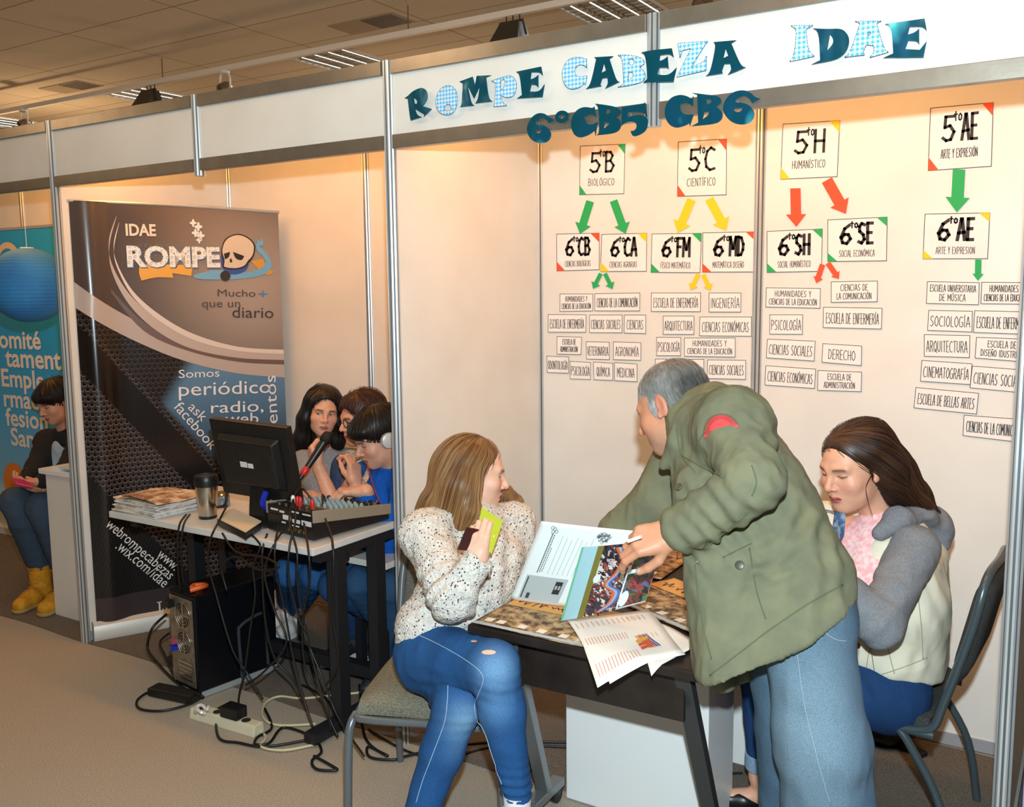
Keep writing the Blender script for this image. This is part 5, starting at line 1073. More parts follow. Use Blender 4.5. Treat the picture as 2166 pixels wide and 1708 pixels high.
# ---- blue banner of the neighbouring stand
y_ = .985; m = mat('blue_banner_print', '#1789c4', .45); nt = m.node_tree; L = nt.links.new; b = nt.nodes['Principled BSDF']; tc = nt.nodes.new('ShaderNodeTexCoord'); sp = nt.nodes.new('ShaderNodeSeparateXYZ'); L(tc.outputs['Object'], sp.inputs[0])
cr = nt.nodes.new('ShaderNodeValToRGB'); e = cr.color_ramp.elements; e[0].position = .0; e[0].color = (*lin('#d5dde2'), 1); e[1].position = 1.0; e[1].color = (*lin('#2aa4e6'), 1); x = e.new(.13); x.color = (*lin('#c9d4da'), 1); x = e.new(.19); x.color = (*lin('#74b4dc'), 1); x = e.new(.42); x.color = (*lin('#3ba8ea'), 1); x = e.new(.7); x.color = (*lin('#209ee8'), 1)
dv = nt.nodes.new('ShaderNodeMath'); dv.operation = 'DIVIDE'; dv.inputs[1].default_value = 2.14; L(sp.outputs[2], dv.inputs[0]); L(dv.outputs[0], cr.inputs[0]); L(cr.outputs[0], b.inputs['Base Color'])
bb = empty('blue_banner', 'bright blue printed banner with white lettering behind the person in yellow boots', 'banner', (-2, y_, 0))
MB().box(-2.9, -1.35, y_, y_+.004, .06, 2.14).build('printed_panel', m, bb); MB().box(-2.9, -1.33, y_-.03, y_+.03, .006, .06, .004).build('base', mat('banner_base_white', '#d6d3cd'), bb); MB().box(-2.9, -1.34, y_-.008, y_+.012, 2.138, 2.155).build('top_bar', M_alu, bb)
for tx, px_, py_, h_ in (('comité', 88, 739, .118), ('Departamento', 152, 782, .125), ('Empleo', 120, 824, .118), ('Formación', 148, 867, .118), ('Profesional', 128, 910, .118), ('San José', 142, 951, .118)):
    vis = {'comité': 'omité', 'Departamento': 'tament', 'Empleo': 'Emple', 'Formación': 'rmac', 'Profesional': 'fesion', 'San José': 'San J'}[tx]
    rx = {'omité': 88, 'tament': 130, 'Emple': 96, 'rmac': 84, 'fesion': 104, 'San J': 96}[vis]
    o_ = on(rx, py_, 1, y_-.002); m_ = MB(); textmesh(m_, vis, o_, vec(1.22, 0, 0), vec(0, 0, 1), h_*1.48, .022, 'RIGHT', vec(0, -1, 0), .002); m_.build('lettering', mat('banner_white_ink', '#e3e2df', .5), bb, fix=False)
def disc(name, px_, py_, rx, rz, col, off, ring=0):
    o_ = on(px_, py_, 1, y_-.002); N = 40; m_ = MB(); P_ = [o_+vec(rx*math.cos(t), -off, rz*math.sin(t)) for t in np.linspace(0, 2*math.pi, N, endpoint=False)]
    m_.poly(P_, [[o_+vec(rx*ring*math.cos(t), -off, rz*ring*math.sin(t)) for t in np.linspace(0, 2*math.pi, N, endpoint=False)]] if ring else ()); m_.build(name, mat('blue_banner_'+name, col, .5), bb, fix=False)
disc('white_ring', 18, 560, .16, .15, '#e3c9ae', .002, .72); disc('orange_dot', 32, 1020, .14, .135, '#d97c24', .002); disc('blue_bar', 100, 1140, .16, .025, '#2a93cc', .003); disc('orange_mark', 0, 1142, .03, .035, '#e07a3a', .003)
# ================================================================== people
M_skin = mat('skin', '#d9a487', .48, 0, .4, attr=True, sss=.12, bump=(120, .08, .001))
M_hair = mat('hair', '#3a2a20', .45, 0, .5, attr=True)
M_denim = mat('denim', '#3f6390', .85, 0, .2, attr=True, noise=(420, '#c6d0da', .35, .7), bump=(420, .35, .0012))
def basis(fwd, up=(0, 0, 1), roll=0.0):
    y = nrm(fwd); z = np.asarray(up, float); z = nrm(z-y*(z@y)); x = np.cross(y, z)
    if roll: c, s = math.cos(roll), math.sin(roll); x, z = c*x+s*z, -s*x+c*z
    return np.stack([x, y, z])
def head(O, B, s=1.0, skin='#d9a487', lip='#b0605a', brow='#4a3326', eye=0.0, iris='#3a2a1e', nose=1.0, jaw=1.0, gaze=0.0, neck=None, neck_r=.047, stubble=None, res=.002, cheek='#d98f7a', ears=True):
    """one head with face, ears and neck; eye 0 = lids lowered, 1 = open; neck = world point of the neck's root"""
    S = SDF(); e = S.el; c = S.rc
    e((0, -.016, .036), (.0735, .094, .079), k=.02)
    e((0, .030, -.022), (.0605*jaw, .060, .086), k=.035); e((0, .026, -.064), (.0525*jaw, .056, .044), k=.03)
    e((0, .066, -.094), (.0215*jaw, .019, .017), k=.028)
    for q in (-1, 1):
        e((q*.040, .058, -.026), (.023, .021, .020), k=.022)
        c((q*.014, .083, .020), (q*.042, .070, .022), .0085, .008, k=.016)
        e((q*.031, .0905, .004), (.0170, .0125, .0115), k=.012, op=1)
        e((q*.0310, .0690, .0035), (.0150, .0128, .0128), k=.003)
    c((0, .084, .012), (0, .1005*1.0+.004*nose, -.022), .0075, .0085, k=.012); e((0, .1010+.005*nose, -.0285), (.0095, .0095, .0085), k=.008)
    for q in (-1, 1): e((q*.0115, .0935, -.032), (.0075, .0085, .0065), k=.006)
    for q in (-1, 1): e((q*.006, .1015, -.0375), (.0032, .005, .003), k=.003, op=1)
    c((-.019, .0815, -.0600), (0, .0905, -.0570), .0050, .0062, k=.007); c((.019, .0815, -.0600), (0, .0905, -.0570), .0050, .0062, k=.007)
    e((0, .0865, -.0680), (.0185, .0085, .0068), k=.007)
    c((-.021, .0905, -.0632), (.021, .0905, -.0632), .0016, k=.004, op=1)
    if ears:
        for q in (-1, 1):
            R = basis((q*.35, -1, .05)); e((q*.0775, -.010, -.004), (.0075, .0180, .0310), basis((-q*.32, 1, -.12)), k=.006)
            e((q*.0850, -.007, .000), (.0050, .0105, .0190), basis((-q*.32, 1, -.12)), k=.005, op=1); e((q*.076, .004, -.026), (.0060, .0075, .0090), k=.006)
    if neck is not None:
        nk = ((np.asarray(neck, float)-O)/s)@B.T; c((0, -.022, -.050), nk, neck_r*.98, neck_r*1.06, k=.03)
    V, F = S.mesh(res); C = flat(V, skin); x, y, z = V.T; ax = np.abs(x)
    C *= (1+.05*noise3(V, 60)+.03*noise3(V, 220))[:, None]
    C = mixc(C, .42*np.exp(-(((ax-.043)/.020)**2+((z+.028)/.020)**2))*(y > .03), cheek); C = mixc(C, .45*np.exp(-((x/.014)**2+((z+.030)/.014)**2))*(y > .085), cheek)
    if stubble: C = mixc(C, .5*np.clip((-.045-z)/.02, 0, 1)*(y > -.0)*(np.exp(-(ax/.07)**4)), stubble)
    tp = np.sqrt(np.clip(1-(ax/.0225)**2, .001, 1)); lipz = np.where(z > -.0632, (z+.0632)/(.0105*tp*(1-.12*np.exp(-(ax/.004)**2))), (z+.0632)/(.0122*tp))
    C = mixc(C, (1.0-np.abs(lipz))*4*(y > .073)*(ax < .0222), lip)
    C = mixc(C, .8*np.exp(-((z+.0632)/.0016)**2)*(ax < .020)*(y > .07), '#5a2a28')
    C = mixc(C, .85*np.exp(-(((z-.0225-.06*(ax-.03)*0+6.0*(ax-.030)**2)/.0042)**2))*np.clip((ax-.011)/.005, 0, 1)*np.clip((.052-ax)/.008, 0, 1)*(y > .05), brow)
    dx = (ax-.0310)/.0150; dz = (z-.0035)/.0128; onlid = (dx**2 < 1)*(np.abs(dz) < 1)*(y > .070)
    top = -.28+.68*eye; bot = -.42; arch = 1-.75*dx**2
    if eye > .05:
        inside = (dz < top*arch+.0)*(dz > bot*arch)*(dx**2 < .85)*onlid; C = mixc(C, inside*.95, '#e6ded8')
        gx = (x-np.sign(x)*.0310)/.0150-gaze; C = mixc(C, inside*np.clip((.40-np.abs(gx))*12, 0, 1), iris); C = mixc(C, inside*np.clip((.17-np.sqrt(gx**2+(dz-.02)**2))*14, 0, 1), '#0c0908')
    C = mixc(C, .9*onlid*np.exp(-((dz-top*arch)/.16)**2)*(dx**2 < .95), '#2a1a15'); C = mixc(C, .35*onlid*np.exp(-((dz-bot*arch)/.15)**2), '#6a4034')
    C = mixc(C, .22*np.exp(-(((ax-.031)/.018)**2+((z-.008)/.012)**2))*(y > .05), '#9a5f50')
    if ears: C = mixc(C, .35*(ax > .075)*(np.abs(z+.004) < .035), '#cf7868')
    return O+s*(V@B), F, C, S
def loc(O, B, s, *p): return O+s*(np.array(p, float)@B)
def limb(pts, rs, res, col, k=.02, wr=0):
    S = SDF(); S.chain(pts, rs, k); V, F = S.mesh(res); return V, F, flat(V, col)*(1+.05*noise3(V, 40))[:, None]
def hand(wrist, fwd, palm, left, curls, thumb=((.55, .75, .35), (.75, .45, .45), (.85, .15, .5)), s=1.0, spread=.06, skin='#d9a487', nail='#e3b3a0', fore=None, fr=(.030, .040), res=.0022):
    """hand with palm, four jointed fingers and thumb. palm = direction the palm faces; curls = (knuckle, middle, end) bends per finger in radians; thumb = directions of its three bones in (forward, thumb side, palm) terms; fore = elbow"""
    f = nrm(fwd); p = np.asarray(palm, float); p = nrm(p-f*(p@f)); t = np.cross(f, p) if left else np.cross(p, f)
    S = SDF(); W_ = np.asarray(wrist, float); tips = []
    def A(a, b_, c_): return W_+s*(f*a+t*b_+p*c_)
    lat = (.027, .0095, -.0085, -.0255); base = (.086, .090, .086, .077); lens = ((.043, .026, .020), (.047, .030, .021), (.043, .028, .021), (.034, .021, .018)); rad = (.0092, .0094, .0088, .0078)
    if fore is not None: S.rc(fore, A(-.02, 0, 0), fr[1], fr[0], k=.02)
    S.rc(A(-.02, .006, 0), A(.02, .010, 0), s*.024, s*.022, k=.012); S.rc(A(-.02, -.006, 0), A(.02, -.010, 0), s*.024, s*.021, k=.012)
    for i in range(4): S.rc(A(.012, lat[i]*.7, 0), A(base[i]-.006, lat[i], -.002), s*.0165, s*.0118, k=.012)
    S.rc(A(.02, .022, .006), A(.055, .026, .006), s*.015, s*.011, k=.012)
    for i in range(4):
        a = 0.0; d0 = nrm(f+t*(lat[i]/.03)*spread); P = A(base[i]-.004, lat[i], -.003); q = [P]
        for j in range(3):
            a += curls[i][j]; P = P+s*lens[i][j]*(d0*math.cos(a)+p*math.sin(a)); q.append(P)
        r = [s*rad[i]*m_ for m_ in (1.10, 1.0, .92, .78)]; S.rc(A(base[i]-.02, lat[i], -.001), q[0], s*.0105, r[0], k=.008)
        for j in range(3): S.rc(q[j], q[j+1], r[j], r[j+1], k=.0035)
        tips.append((q[3], nrm(q[3]-q[2]), nrm(np.cross(np.cross(q[3]-q[2], d0*math.sin(a)-p*math.cos(a)), q[3]-q[2])), r[3]))
    P = A(.024, .024, .010)
    tl = (.036, .031, .024); tr_ = (.0145, .0112, .0105, .0085)
    for j in range(3):
        d = nrm(f*thumb[j][0]+t*thumb[j][1]+p*thumb[j][2]); Q = P+s*tl[j]*d; S.rc(P, Q, s*tr_[j], s*tr_[j+1], k=.010 if j == 0 else .004); P = Q
    tips.append((P, d, nrm(-p-d*(-p@d)) if abs(p@d) < .95 else t, s*.0085))
    V, F = S.mesh(res); C = flat(V, skin)*(1+.06*noise3(V, 90)+.05*noise3(V, 35))[:, None]
    for q, d, n, r in tips:
        v = V-(q+n*r*.75-d*r*.2); C = mixc(C, 1.6-np.sqrt((v@d/(r*.95))**2+(v@np.cross(d, n)/(r*.75))**2+(v@n/(r*.7))**2)*1.3, nail)
    return V, F, C
def strands(S, n, flow, length, w=.0011, col='#3a2a20', var=.35, off=(.0, .004), seed=1, root=None, free=.02, drop=.0):
    """hair laid over a solid: each strand follows flow along the surface and hangs free where the solid ends"""
    g = np.random.default_rng(seed); V, F = nets(S.D, S.lo, S.res)
    ok = np.arange(len(V)) if root is None else np.nonzero(root(V))[0]
    P = V[g.choice(ok, n)]+g.normal(0, .002, (n, 3)); M = 16; step = g.uniform(.45, 1.0, n)*length/M; of = g.uniform(*off, n); pts, nor = [], []
    T0 = None
    for i in range(M):
        G = S.grad(P); N = G/(np.linalg.norm(G, axis=1, keepdims=True)+1e-9); d = S.sample(P); near = d < free
        P = np.where(near[:, None], P-N*(d-of)[:, None]*.8, P); v = flow(P)
        t = v-N*(v*N).sum(1, keepdims=True); t = np.where(near[:, None], t, v); t = t/(np.linalg.norm(t, axis=1, keepdims=True)+1e-9)
        if T0 is not None: t = t*.6+T0*.4; t /= np.linalg.norm(t, axis=1, keepdims=True)
        T0 = t; pts.append(P.copy()); nor.append(N); P = P+t*step[:, None]
    pts = np.stack(pts, 1); nor = np.stack(nor, 1); tan = np.gradient(pts, axis=1); tan /= np.linalg.norm(tan, axis=2, keepdims=True)+1e-9
    side = np.cross(tan, nor); side /= np.linalg.norm(side, axis=2, keepdims=True)+1e-9
    tt = np.linspace(0, 1, M); tap = np.minimum(1, np.minimum(tt*6+.15, (1-tt)*3+.08))[None, :, None]*w*g.uniform(.6, 1.4, (n, 1, 1))
    ring = np.stack([pts+side*tap, pts-side*tap, pts+nor*tap*.9], 2); VV = ring.reshape(-1, 3); FF = []
    ids = np.arange(n*M*3).reshape(n, M, 3)
    for k in range(3): FF.append(np.stack([ids[:, :-1, k], ids[:, :-1, (k+1) % 3], ids[:, 1:, (k+1) % 3], ids[:, 1:, k]], -1).reshape(-1, 4))
    base = np.array(lin(col)) if isinstance(col, str) else None
    cs = (base[None] if base is not None else col(pts[:, 0]))*(1+g.uniform(-var, var, (n, 1)))*(1+.15*g.uniform(-1, 1, (n, 3))*np.array([1, .6, .4]))
    return VV, np.concatenate(FF), np.repeat(np.clip(cs, 0, 1), M*3, 0)
def hair(name, parent, S, res, flow, n, length, col, seed=1, root=None, w=.0011, dark=.7, colfn=None, var=.35, groove=.0, **kw):
    V, F = S.mesh(res); st = strands(S, n, flow, length, w, colfn or col, var, seed=seed, root=root, **kw)
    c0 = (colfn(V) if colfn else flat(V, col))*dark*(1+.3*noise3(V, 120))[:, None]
    V2, F2, C2 = joinparts([(V, F, c0), st]); return link(name, mesh_np(name, V2, F2, C2), M_hair, parent)
def person(label, parts, group=None):
    V, F, C = joinparts(parts); o = link('person', mesh_np('person', V, F, np.clip(C, 0, 1)), M_skin); return tag(o, label, 'person', group)
def cloth(name, parent, S, res, m, fold=.004, sc=(14, 14, 14), wr=(), col=None, label=None, keep=None, fine=.0):
    """garment solid with soft folds; wr = (centre, direction, radius, amplitude, waves per metre) creases"""
    V, F = S.mesh(res); N = vnormals(V, F); d = fold*(ridge(V, sc)+.5*ridge(V, np.asarray(sc)*2.3))
    for c_, dr, r, a, fq in wr:
        q = V-np.asarray(c_, float); d = d+a*np.exp(-(q*q).sum(1)/(r*r))*np.sin(2*math.pi*fq*(q@nrm(dr))+2.5*noise3(V, 9))
    if fine: d = d+fine*noise3(V, 160)
    V = V+N*d[:, None]; S.bvh = BVHTree.FromPolygons(V.tolist(), F.tolist())
    C = None
    if col is not None: C = np.clip(col(V) if callable(col) else flat(V, col), 0, 1)
    o = link(name, mesh_np(name, V, F, C), m, parent, label=label); return o, V, F
def hit(S, px, py, off=.001):
    """the point where the line of sight of a pixel first meets a garment, and its normal there"""
    R = Vector(tuple(nrm(ray(px, py)))); p, n, i, d = S.bvh.ray_cast(Vector(tuple(CAM)), R)
    if p is None: p, n, i, d = S.bvh.find_nearest(Vector(tuple(at(px, py, 2.6))))
    n = np.array(n); n = n if n@(CAM-np.array(p)) > 0 else -n
    return np.array(p)+n*off, n
def disc_button(S, px, py, r, m, parent, name='button', th=.003, off=.002):
    q, n = hit(S, px, py, off=off); return MB().lathe(q, [(r, -.004), (r, th*.6), (r*.85, th), (r*.5, th*.7), (.0, th*.7)], axis=n, n=14).build(name, m, parent, smooth=True)
def seam(S, pix, r, m, parent, name='seam', off=.0012, n=6, closed=False):
    P = [vec(x, y) for x, y in pix]; q = [hit(S, p[0], p[1], off=off)[0] for p in bez(P, n)]
    return MB().tube(q, r, 5).build(name, m, parent, smooth='all')
def sneaker(name, parent, heel, toe, w=.046, h=.085, body='#17171a', sole='#dedcd6', label=None, high=True):
    """canvas shoe: sole, upper, toe cap, laces; heel and toe are floor points"""
    heel, toe = np.asarray(heel, float), np.asarray(toe, float); d = nrm(toe-heel); L_ = np.linalg.norm(toe-heel); s = vec(-d[1], d[0], 0); u = vec(0, 0, 1)
    S = SDF(); S.chain([heel+d*.04+u*.045, heel+d*L_*.5+u*.040, toe-d*.045+u*.036], [w*.80, w*.85, w*.82], .02)
    S.rc(heel+d*.05+u*.05, heel+d*.055+u*(h+.03 if high else h), w*.85, w*.80, k=.02); S.half(heel+u*.022, -u, .004)
    V, F = S.mesh(.005); up_ = link(name, mesh_np(name, V, F), mat('shoe_'+body[1:], body, .7), parent, label=label)
    out = [];
    for t in np.linspace(0, 2*math.pi, 28, endpoint=False):
        x = math.cos(t); y = math.sin(t); out.append(heel+d*(L_/2+x*L_/2)+s*y*w*(.86+.14*x))
    MB().poly([q+u*.003 for q in out], depth=u*.026).build('sole', mat('shoe_sole_'+sole[1:], sole, .5), up_)
    S2 = SDF(); S2.el(toe-d*.040+u*.032, (w*.72, .045, .030), np.stack([s, d, u]), k=.01); S2.half(toe+u*.026, -u, .003); V, F = S2.mesh(.005); link('toe_cap', mesh_np('toe_cap', V, F), mat('shoe_sole_'+sole[1:], sole, .5), up_)
    for k in range(4):
        c_ = heel+d*(L_*.42+.018*k)+u*(.090-.010*k); MB().tube(bez([c_-s*w*.55-u*.012, c_+u*.004, c_+s*w*.55-u*.012], 4), .0028, 5).build('lace', mat('white_lace', '#d8d5cf', .7), up_)
    return up_
# ------------------------------------------------------------------ the man in the olive field jacket, leaning over the tables
hd = at(1421, 862, 2.56); hB = basis(imgdir(-.74, -.40, .54), CU*1.0+CR*.10); SK = '#cc8f70'
nb_ = at(1492, 905, 2.50)
v, f, c, _ = head(hd, hB, 1.02, SK, '#a8645a', '#4a4640', 0, nose=1.6, jaw=1.05, neck=nb_, neck_r=.056, stubble='#a88a7c', res=.002, cheek='#c9765e'); parts = [(v, f, c)]
Lsh, Lel, Lwr = at(1552, 902, 2.32), at(1596, 1020, 2.15), at(1446, 1122, 2.26)
Rsh, Rel, Rwr = at(1474, 915, 2.72), at(1400, 1052, 2.74), at(1308, 1128, 2.80)
hf = nrm(at(1372, 1140, 2.27)-Lwr)
parts.append(hand(at(1424, 1128, 2.265), hf, imgdir(-.30, -.62, .72), True, [(.55, .55, .35), (.75, .75, .4), (.85, .85, .5), (.95, .9, .5)], ((.62, .50, .55), (.86, .12, .48), (.90, -.05, .42)), 1.08, .10, SK, '#dcae98', fore=Lwr+(Lel-Lwr)*.45, fr=(.030, .040)))
Lhp, Rhp = at(1706, 1300, 2.27), at(1668, 1300, 2.45)
Lkn, Lan, Rkn, Ran = at(1738, 1570, 2.23), at(1782, 1905, 2.30), at(1690, 1560, 2.46), at(1700, 1850, 2.52)
Lan[2] = .09; Ran[2] = .09
S = SDF(); S.chain([nb_, at(1560, 1040, 2.42), at(1650, 1280, 2.36)], [.07, .12, .13]); S.chain([Lsh, Lel, Lwr], [.05, .042, .032]); S.chain([Rsh, Rel, Rwr], [.05, .042, .032]); S.chain([Lhp, Lkn, Lan], [.075, .05, .04]); S.chain([Rhp, Rkn, Ran], [.075, .05, .04])
v, f = S.mesh(.010); parts.append((v, f, flat(v, SK)))
parts.append(hand(Rwr, nrm(Rwr-Rel), (0, 0, -1), False, [(.2, .3, .2)]*4, s=1.05, skin=SK, res=.003))
man = person('grey-haired man in an olive field jacket leaning over the tables and holding a magazine', parts)
# grey cropped hair
H_ = SDF(); e = lambda p_, r_, k=.02, op=0, D=None: H_.el(loc(hd, hB, 1.02, *p_), np.array(r_)*1.02, hB if D is None else D, k, op)
e((0, -.020, .042), (.0775, .098, .081)); e((0, -.055, -.005), (.066, .055, .060), .03)
for q in (-1, 1): e((q*.066, .012, .000), (.010, .016, .030), .015); e((q*.066, -.040, -.012), (.012, .030, .036), .02)
for q in (-1, 1): e((q*.083, -.006, -.010), (.016, .021, .036), .006, 1)
H_.half(loc(hd, hB, 1.02, 0, .062, .048), hB[1]*.86-hB[2]*.50, .008); H_.half(loc(hd, hB, 1.02, 0, -.03, -.062), -hB[2]*.9-hB[1]*.2, .008)
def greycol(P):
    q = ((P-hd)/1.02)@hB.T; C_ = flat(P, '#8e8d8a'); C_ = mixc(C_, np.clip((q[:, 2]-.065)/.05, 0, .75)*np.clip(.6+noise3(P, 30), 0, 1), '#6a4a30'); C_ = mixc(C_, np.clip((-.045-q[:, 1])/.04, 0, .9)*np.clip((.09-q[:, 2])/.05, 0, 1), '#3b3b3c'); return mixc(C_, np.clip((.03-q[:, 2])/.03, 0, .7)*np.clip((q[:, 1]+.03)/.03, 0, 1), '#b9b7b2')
crn = loc(hd, hB, 1.02, 0, -.045, .12)
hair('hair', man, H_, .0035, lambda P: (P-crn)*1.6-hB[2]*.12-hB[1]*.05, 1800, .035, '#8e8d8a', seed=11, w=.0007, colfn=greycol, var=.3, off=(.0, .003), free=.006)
# jacket
M_olive = mat('olive_canvas', '#6c6d58', .88, 0, .2, noise=(16, '#7a795f', .35, .7), bump=(500, .35, .001)); M_oldk = mat('olive_canvas_seam', '#5a644a', .9)
J = SDF(); J.rc(at(1508, 915, 2.50), at(1562, 1040, 2.42), .125, .155, .04); J.rc(at(1562, 1040, 2.42), at(1640, 1390, 2.34), .152, .205, .05)
J.rc(at(1480, 1050, 2.34), at(1560, 1470, 2.25), .060, .080, .05); J.rc(at(1632, 1100, 2.36), at(1686, 1222, 2.31), .122, .120, .05); J.rc(at(1686, 1222, 2.31), at(1694, 1350, 2.28), .120, .152, .05)
J.chain([Lsh, at(1490, 885, 2.50), Rsh], [.088, .075, .085], .05); J.rc(Lsh, Lel, .086, .062, .045); J.rc(Rsh, Rel, .088, .075, .04); J.rc(Rel, Rwr, .072, .058, .03)
J.rc(Lel, Lwr, .063, .059, .03)
J.chain([at(1512, 838, 2.56), at(1492, 838, 2.48), at(1462, 880, 2.43), at(1432, 935, 2.44), at(1404, 985, 2.48)], [.020, .022, .021, .019, .014], .022)
J.el(loc(hd, hB, 1, 0, .01, -.10), (.055, .075, .07), hB, .02, 1)
wd_ = nrm(Lwr-Lel); J.el(Lwr+wd_*.055, (.046, .046, .05), basis(wd_), .012, 1)
J.half(at(1640, 1330, 2.33), imgdir(175/351, -305/351, 0), .004)
jk, jv, jf = cloth('field_jacket', man, J, .0055, M_olive, .0045, (15, 15, 8), [(Lel, wd_, .12, .003, 17), (at(1590, 960, 2.25), imgdir(.5, -.8, 0), .10, .005, 18), (at(1500, 1130, 2.25), wd_, .10, .004, 24), (at(1560, 1200, 2.2), imgdir(.4, .9, 0), .16, .005, 10), (at(1690, 1130, 2.2), imgdir(.6, -.6, 0), .12, .005, 12), (at(1480, 1000, 2.3), imgdir(.9, .3, 0), .09, .004, 16), (at(1545, 1090, 2.2), imgdir(.75, .65, 0), .12, .0045, 26), (at(1620, 1160, 2.2), imgdir(-.5, .85, 0), .12, .0035, 24), (at(1700, 1180, 2.2), imgdir(.85, -.2, 0), .12, .004, 16)], fine=.0006)
fj = SDF(); fj.rc(at(1520, 1370, 2.46), at(1530, 1440, 2.46), .040, .034, .03); fj.rc(at(1560, 1370, 2.48), at(1572, 1425, 2.48), .035, .030, .03); fj.half(at(1545, 1455, 2.46), imgdir(.35, -.93, 0), .004); cloth('jacket_front', jk, fj, .006, M_olive, .003)
for pix in ([(1444, 965), (1480, 985), (1530, 1010)], [(1432, 905), (1440, 960), (1470, 1000)], [(1502, 1430), (1560, 1385), (1640, 1325), (1720, 1272), (1782, 1238)], [(1500, 900), (1478, 940), (1492, 985)], [(1585, 1080), (1540, 1120), (1490, 1160)], [(1585, 1160), (1600, 1250), (1620, 1310)], [(1470, 1195), (1482, 1300), (1505, 1395)], [(1530, 1180), (1560, 1165), (1590, 1150)], [(1590, 1050), (1600, 1020), (1590, 985)]):
    seam(J, pix, .0016, M_oldk, jk)
M_btn = mat('horn_button', '#4c4a3a', .4)
for px, py in ((1436, 1031), (1564, 1196)): disc_button(J, px, py, .011, M_btn, jk, off=.001)
disc_button(J, 1478, 1189, .005, mat('silver_snap', '#d8d8d4', .2, .9), jk, 'snap', off=.001)
# sleeve emblem: red half-round patch on a darker ground
def patch(name, outline, mm, lift, holes=()):
    m_ = MB(); o_ = np.array(outline); c_ = o_.mean(0); R_ = [[m_.bm.verts.new(tuple(hit(J, *(c_+(p-c_)*k/4), off=lift)[0])) for p in o_] for k in range(5)]; n = len(o_)
    for A_, B2 in zip(R_, R_[1:]):
        for i in range(n): m_._f([A_[i], A_[(i+1) % n], B2[(i+1) % n], B2[i]])
    bmesh.ops.remove_doubles(m_.bm, verts=m_.bm.verts, dist=1e-6); return m_.build(name, mm, jk, smooth='all')
pc_, a0 = vec(1527, 903), math.radians(-17)
def arcpix(r0, r1, t0, t1, n=18): return [tuple(pc_+vec(math.cos(a0)*r0*math.cos(t)-math.sin(a0)*r1*math.sin(t), -(-math.sin(a0)*r0*math.cos(t)-math.cos(a0)*r1*math.sin(t))*1.0)*vec(1, 1)) for t in np.linspace(t0, t1, n)]
def arcp(r0, r1, dy=0):
    out = []
    for t in np.linspace(0, math.pi, 18): x, y = r0*math.cos(t), -r1*math.sin(t)+dy; out.append((pc_[0]+x*math.cos(a0)-y*math.sin(a0), pc_[1]+12+x*math.sin(a0)+y*math.cos(a0)))
    return out
patch('emblem', arcp(40, 42, 2), mat('emblem_ground', '#5d5a43', .85), .0010); patch('emblem', arcp(34, 34, -2), mat('emblem_red', '#b93b3c', .8), .0018); patch('emblem', arcp(22, 17, -9), mat('emblem_bright_red', '#dd4a4c', .8), .0026)
for q in (-34, 33): patch('emblem', [(pc_[0]+q*math.cos(a0)+4*math.cos(t), pc_[1]+10+q*math.sin(a0)+4*math.sin(t)) for t in np.linspace(0, 6, 9)], mat('emblem_bright_red', '#dd4a4c'), .0026)
# jeans
def jeancol(base, fades):
    def fn(V):
        C = flat(V, base)*(1+.10*noise3(V, (18, 18, 7)))[:, None]
        for c_, r, a, cc in fades: C = mixc(C, a*np.exp(-((V-np.asarray(c_))**2).sum(1)/(r*r)), cc)
        return C
    return fn
Q = SDF(); Q.rc(at(1690, 1310, 2.36), Lhp, .095, .098, .05); Q.rc(Lhp, Rhp, .098, .10, .05); Q.chain([Lhp, Lkn, Lan], [.100, .103, .118], .04); Q.chain([Rhp, Rkn, Ran], [.118, .100, .112], .03); Q.half(vec(0, 0, .035), (0, 0, -1), .01)
jn, _, _ = cloth('jeans', man, Q, .007, M_denim, .004, (9, 9, 5), [(Lkn, (.3, 0, 1), .16, .003, 9), (Rkn, (0, 0, 1), .16, .003, 9), (at(1700, 1330, 2.2), imgdir(.6, .7, 0), .12, .004, 14)], jeancol('#50687c', [(at(1700, 1480, 2.14), .20, .5, '#93a9b4'), (at(1720, 1660, 2.13), .14, .4, '#8fa6b2')]))
for pix in ([(1680, 1330), (1700, 1480), (1728, 1600), (1757, 1704)], [(1742, 1322), (1750, 1342), (1770, 1354), (1790, 1357)]): seam(Q, pix, .0014, mat('denim_stitch', '#8f9fb0', .8), jn)
for an, k in ((Lan, 0), (Ran, 1)): t_ = an+nrm(imgdir(-.9, 0, .3)*vec(1, 1, 0))*.19; sneaker('shoe', man, an*vec(1, 1, 0)-nrm((t_-an)*vec(1, 1, 0))*.07, t_*vec(1, 1, 0), body='#3a2c22', sole='#241d18', high=False)
# ------------------------------------------------------------------ the open magazine in his hand
mg_ = empty('magazine', 'open glossy magazine held over the front table by the man', 'magazine', at(1290, 1200, 2.6))
def page(name, px, ds, m, bend=.012, parent=mg_):
    P = [at(x, y, d) for (x, y), d in zip(px, ds)]; nn = nrm(np.cross(P[1]-P[0], P[3]-P[0])); nn = nn if nn@(CAM-P[0]) > 0 else -nn
    f = lambda u, v: (P[0]*(1-u)+P[1]*u)*(1-v)+(P[3]*(1-u)+P[2]*u)*v+nn*bend*math.sin(math.pi*u)*(.5+.5*v)
    return f, nn, MB().sheet(f, 18, 18, -nn*.0012).build(name, m, parent, smooth='all')
M_gloss = mat('glossy_white_paper', '#e6eef0', .30, 0, .5)
f1, n1, pg1 = page('text_page', [(1145, 1103), (1345, 1124), (1262, 1290), (1080, 1268)], [2.74, 2.60, 2.74, 2.86], M_gloss, .006)
def marks(fn, nn, lst, name, m, parent, lift=.0012):
    q = MB()
    for u0, u1, v0, v1 in lst: q.sheet(lambda a, b_: fn(u0+(u1-u0)*a, v0+(v1-v0)*b_)+nn*lift, max(1, int((u1-u0)*20)), max(1, int((v1-v0)*8)))
    return q.build(name, m, parent, fix=False)
r = random.Random(9)
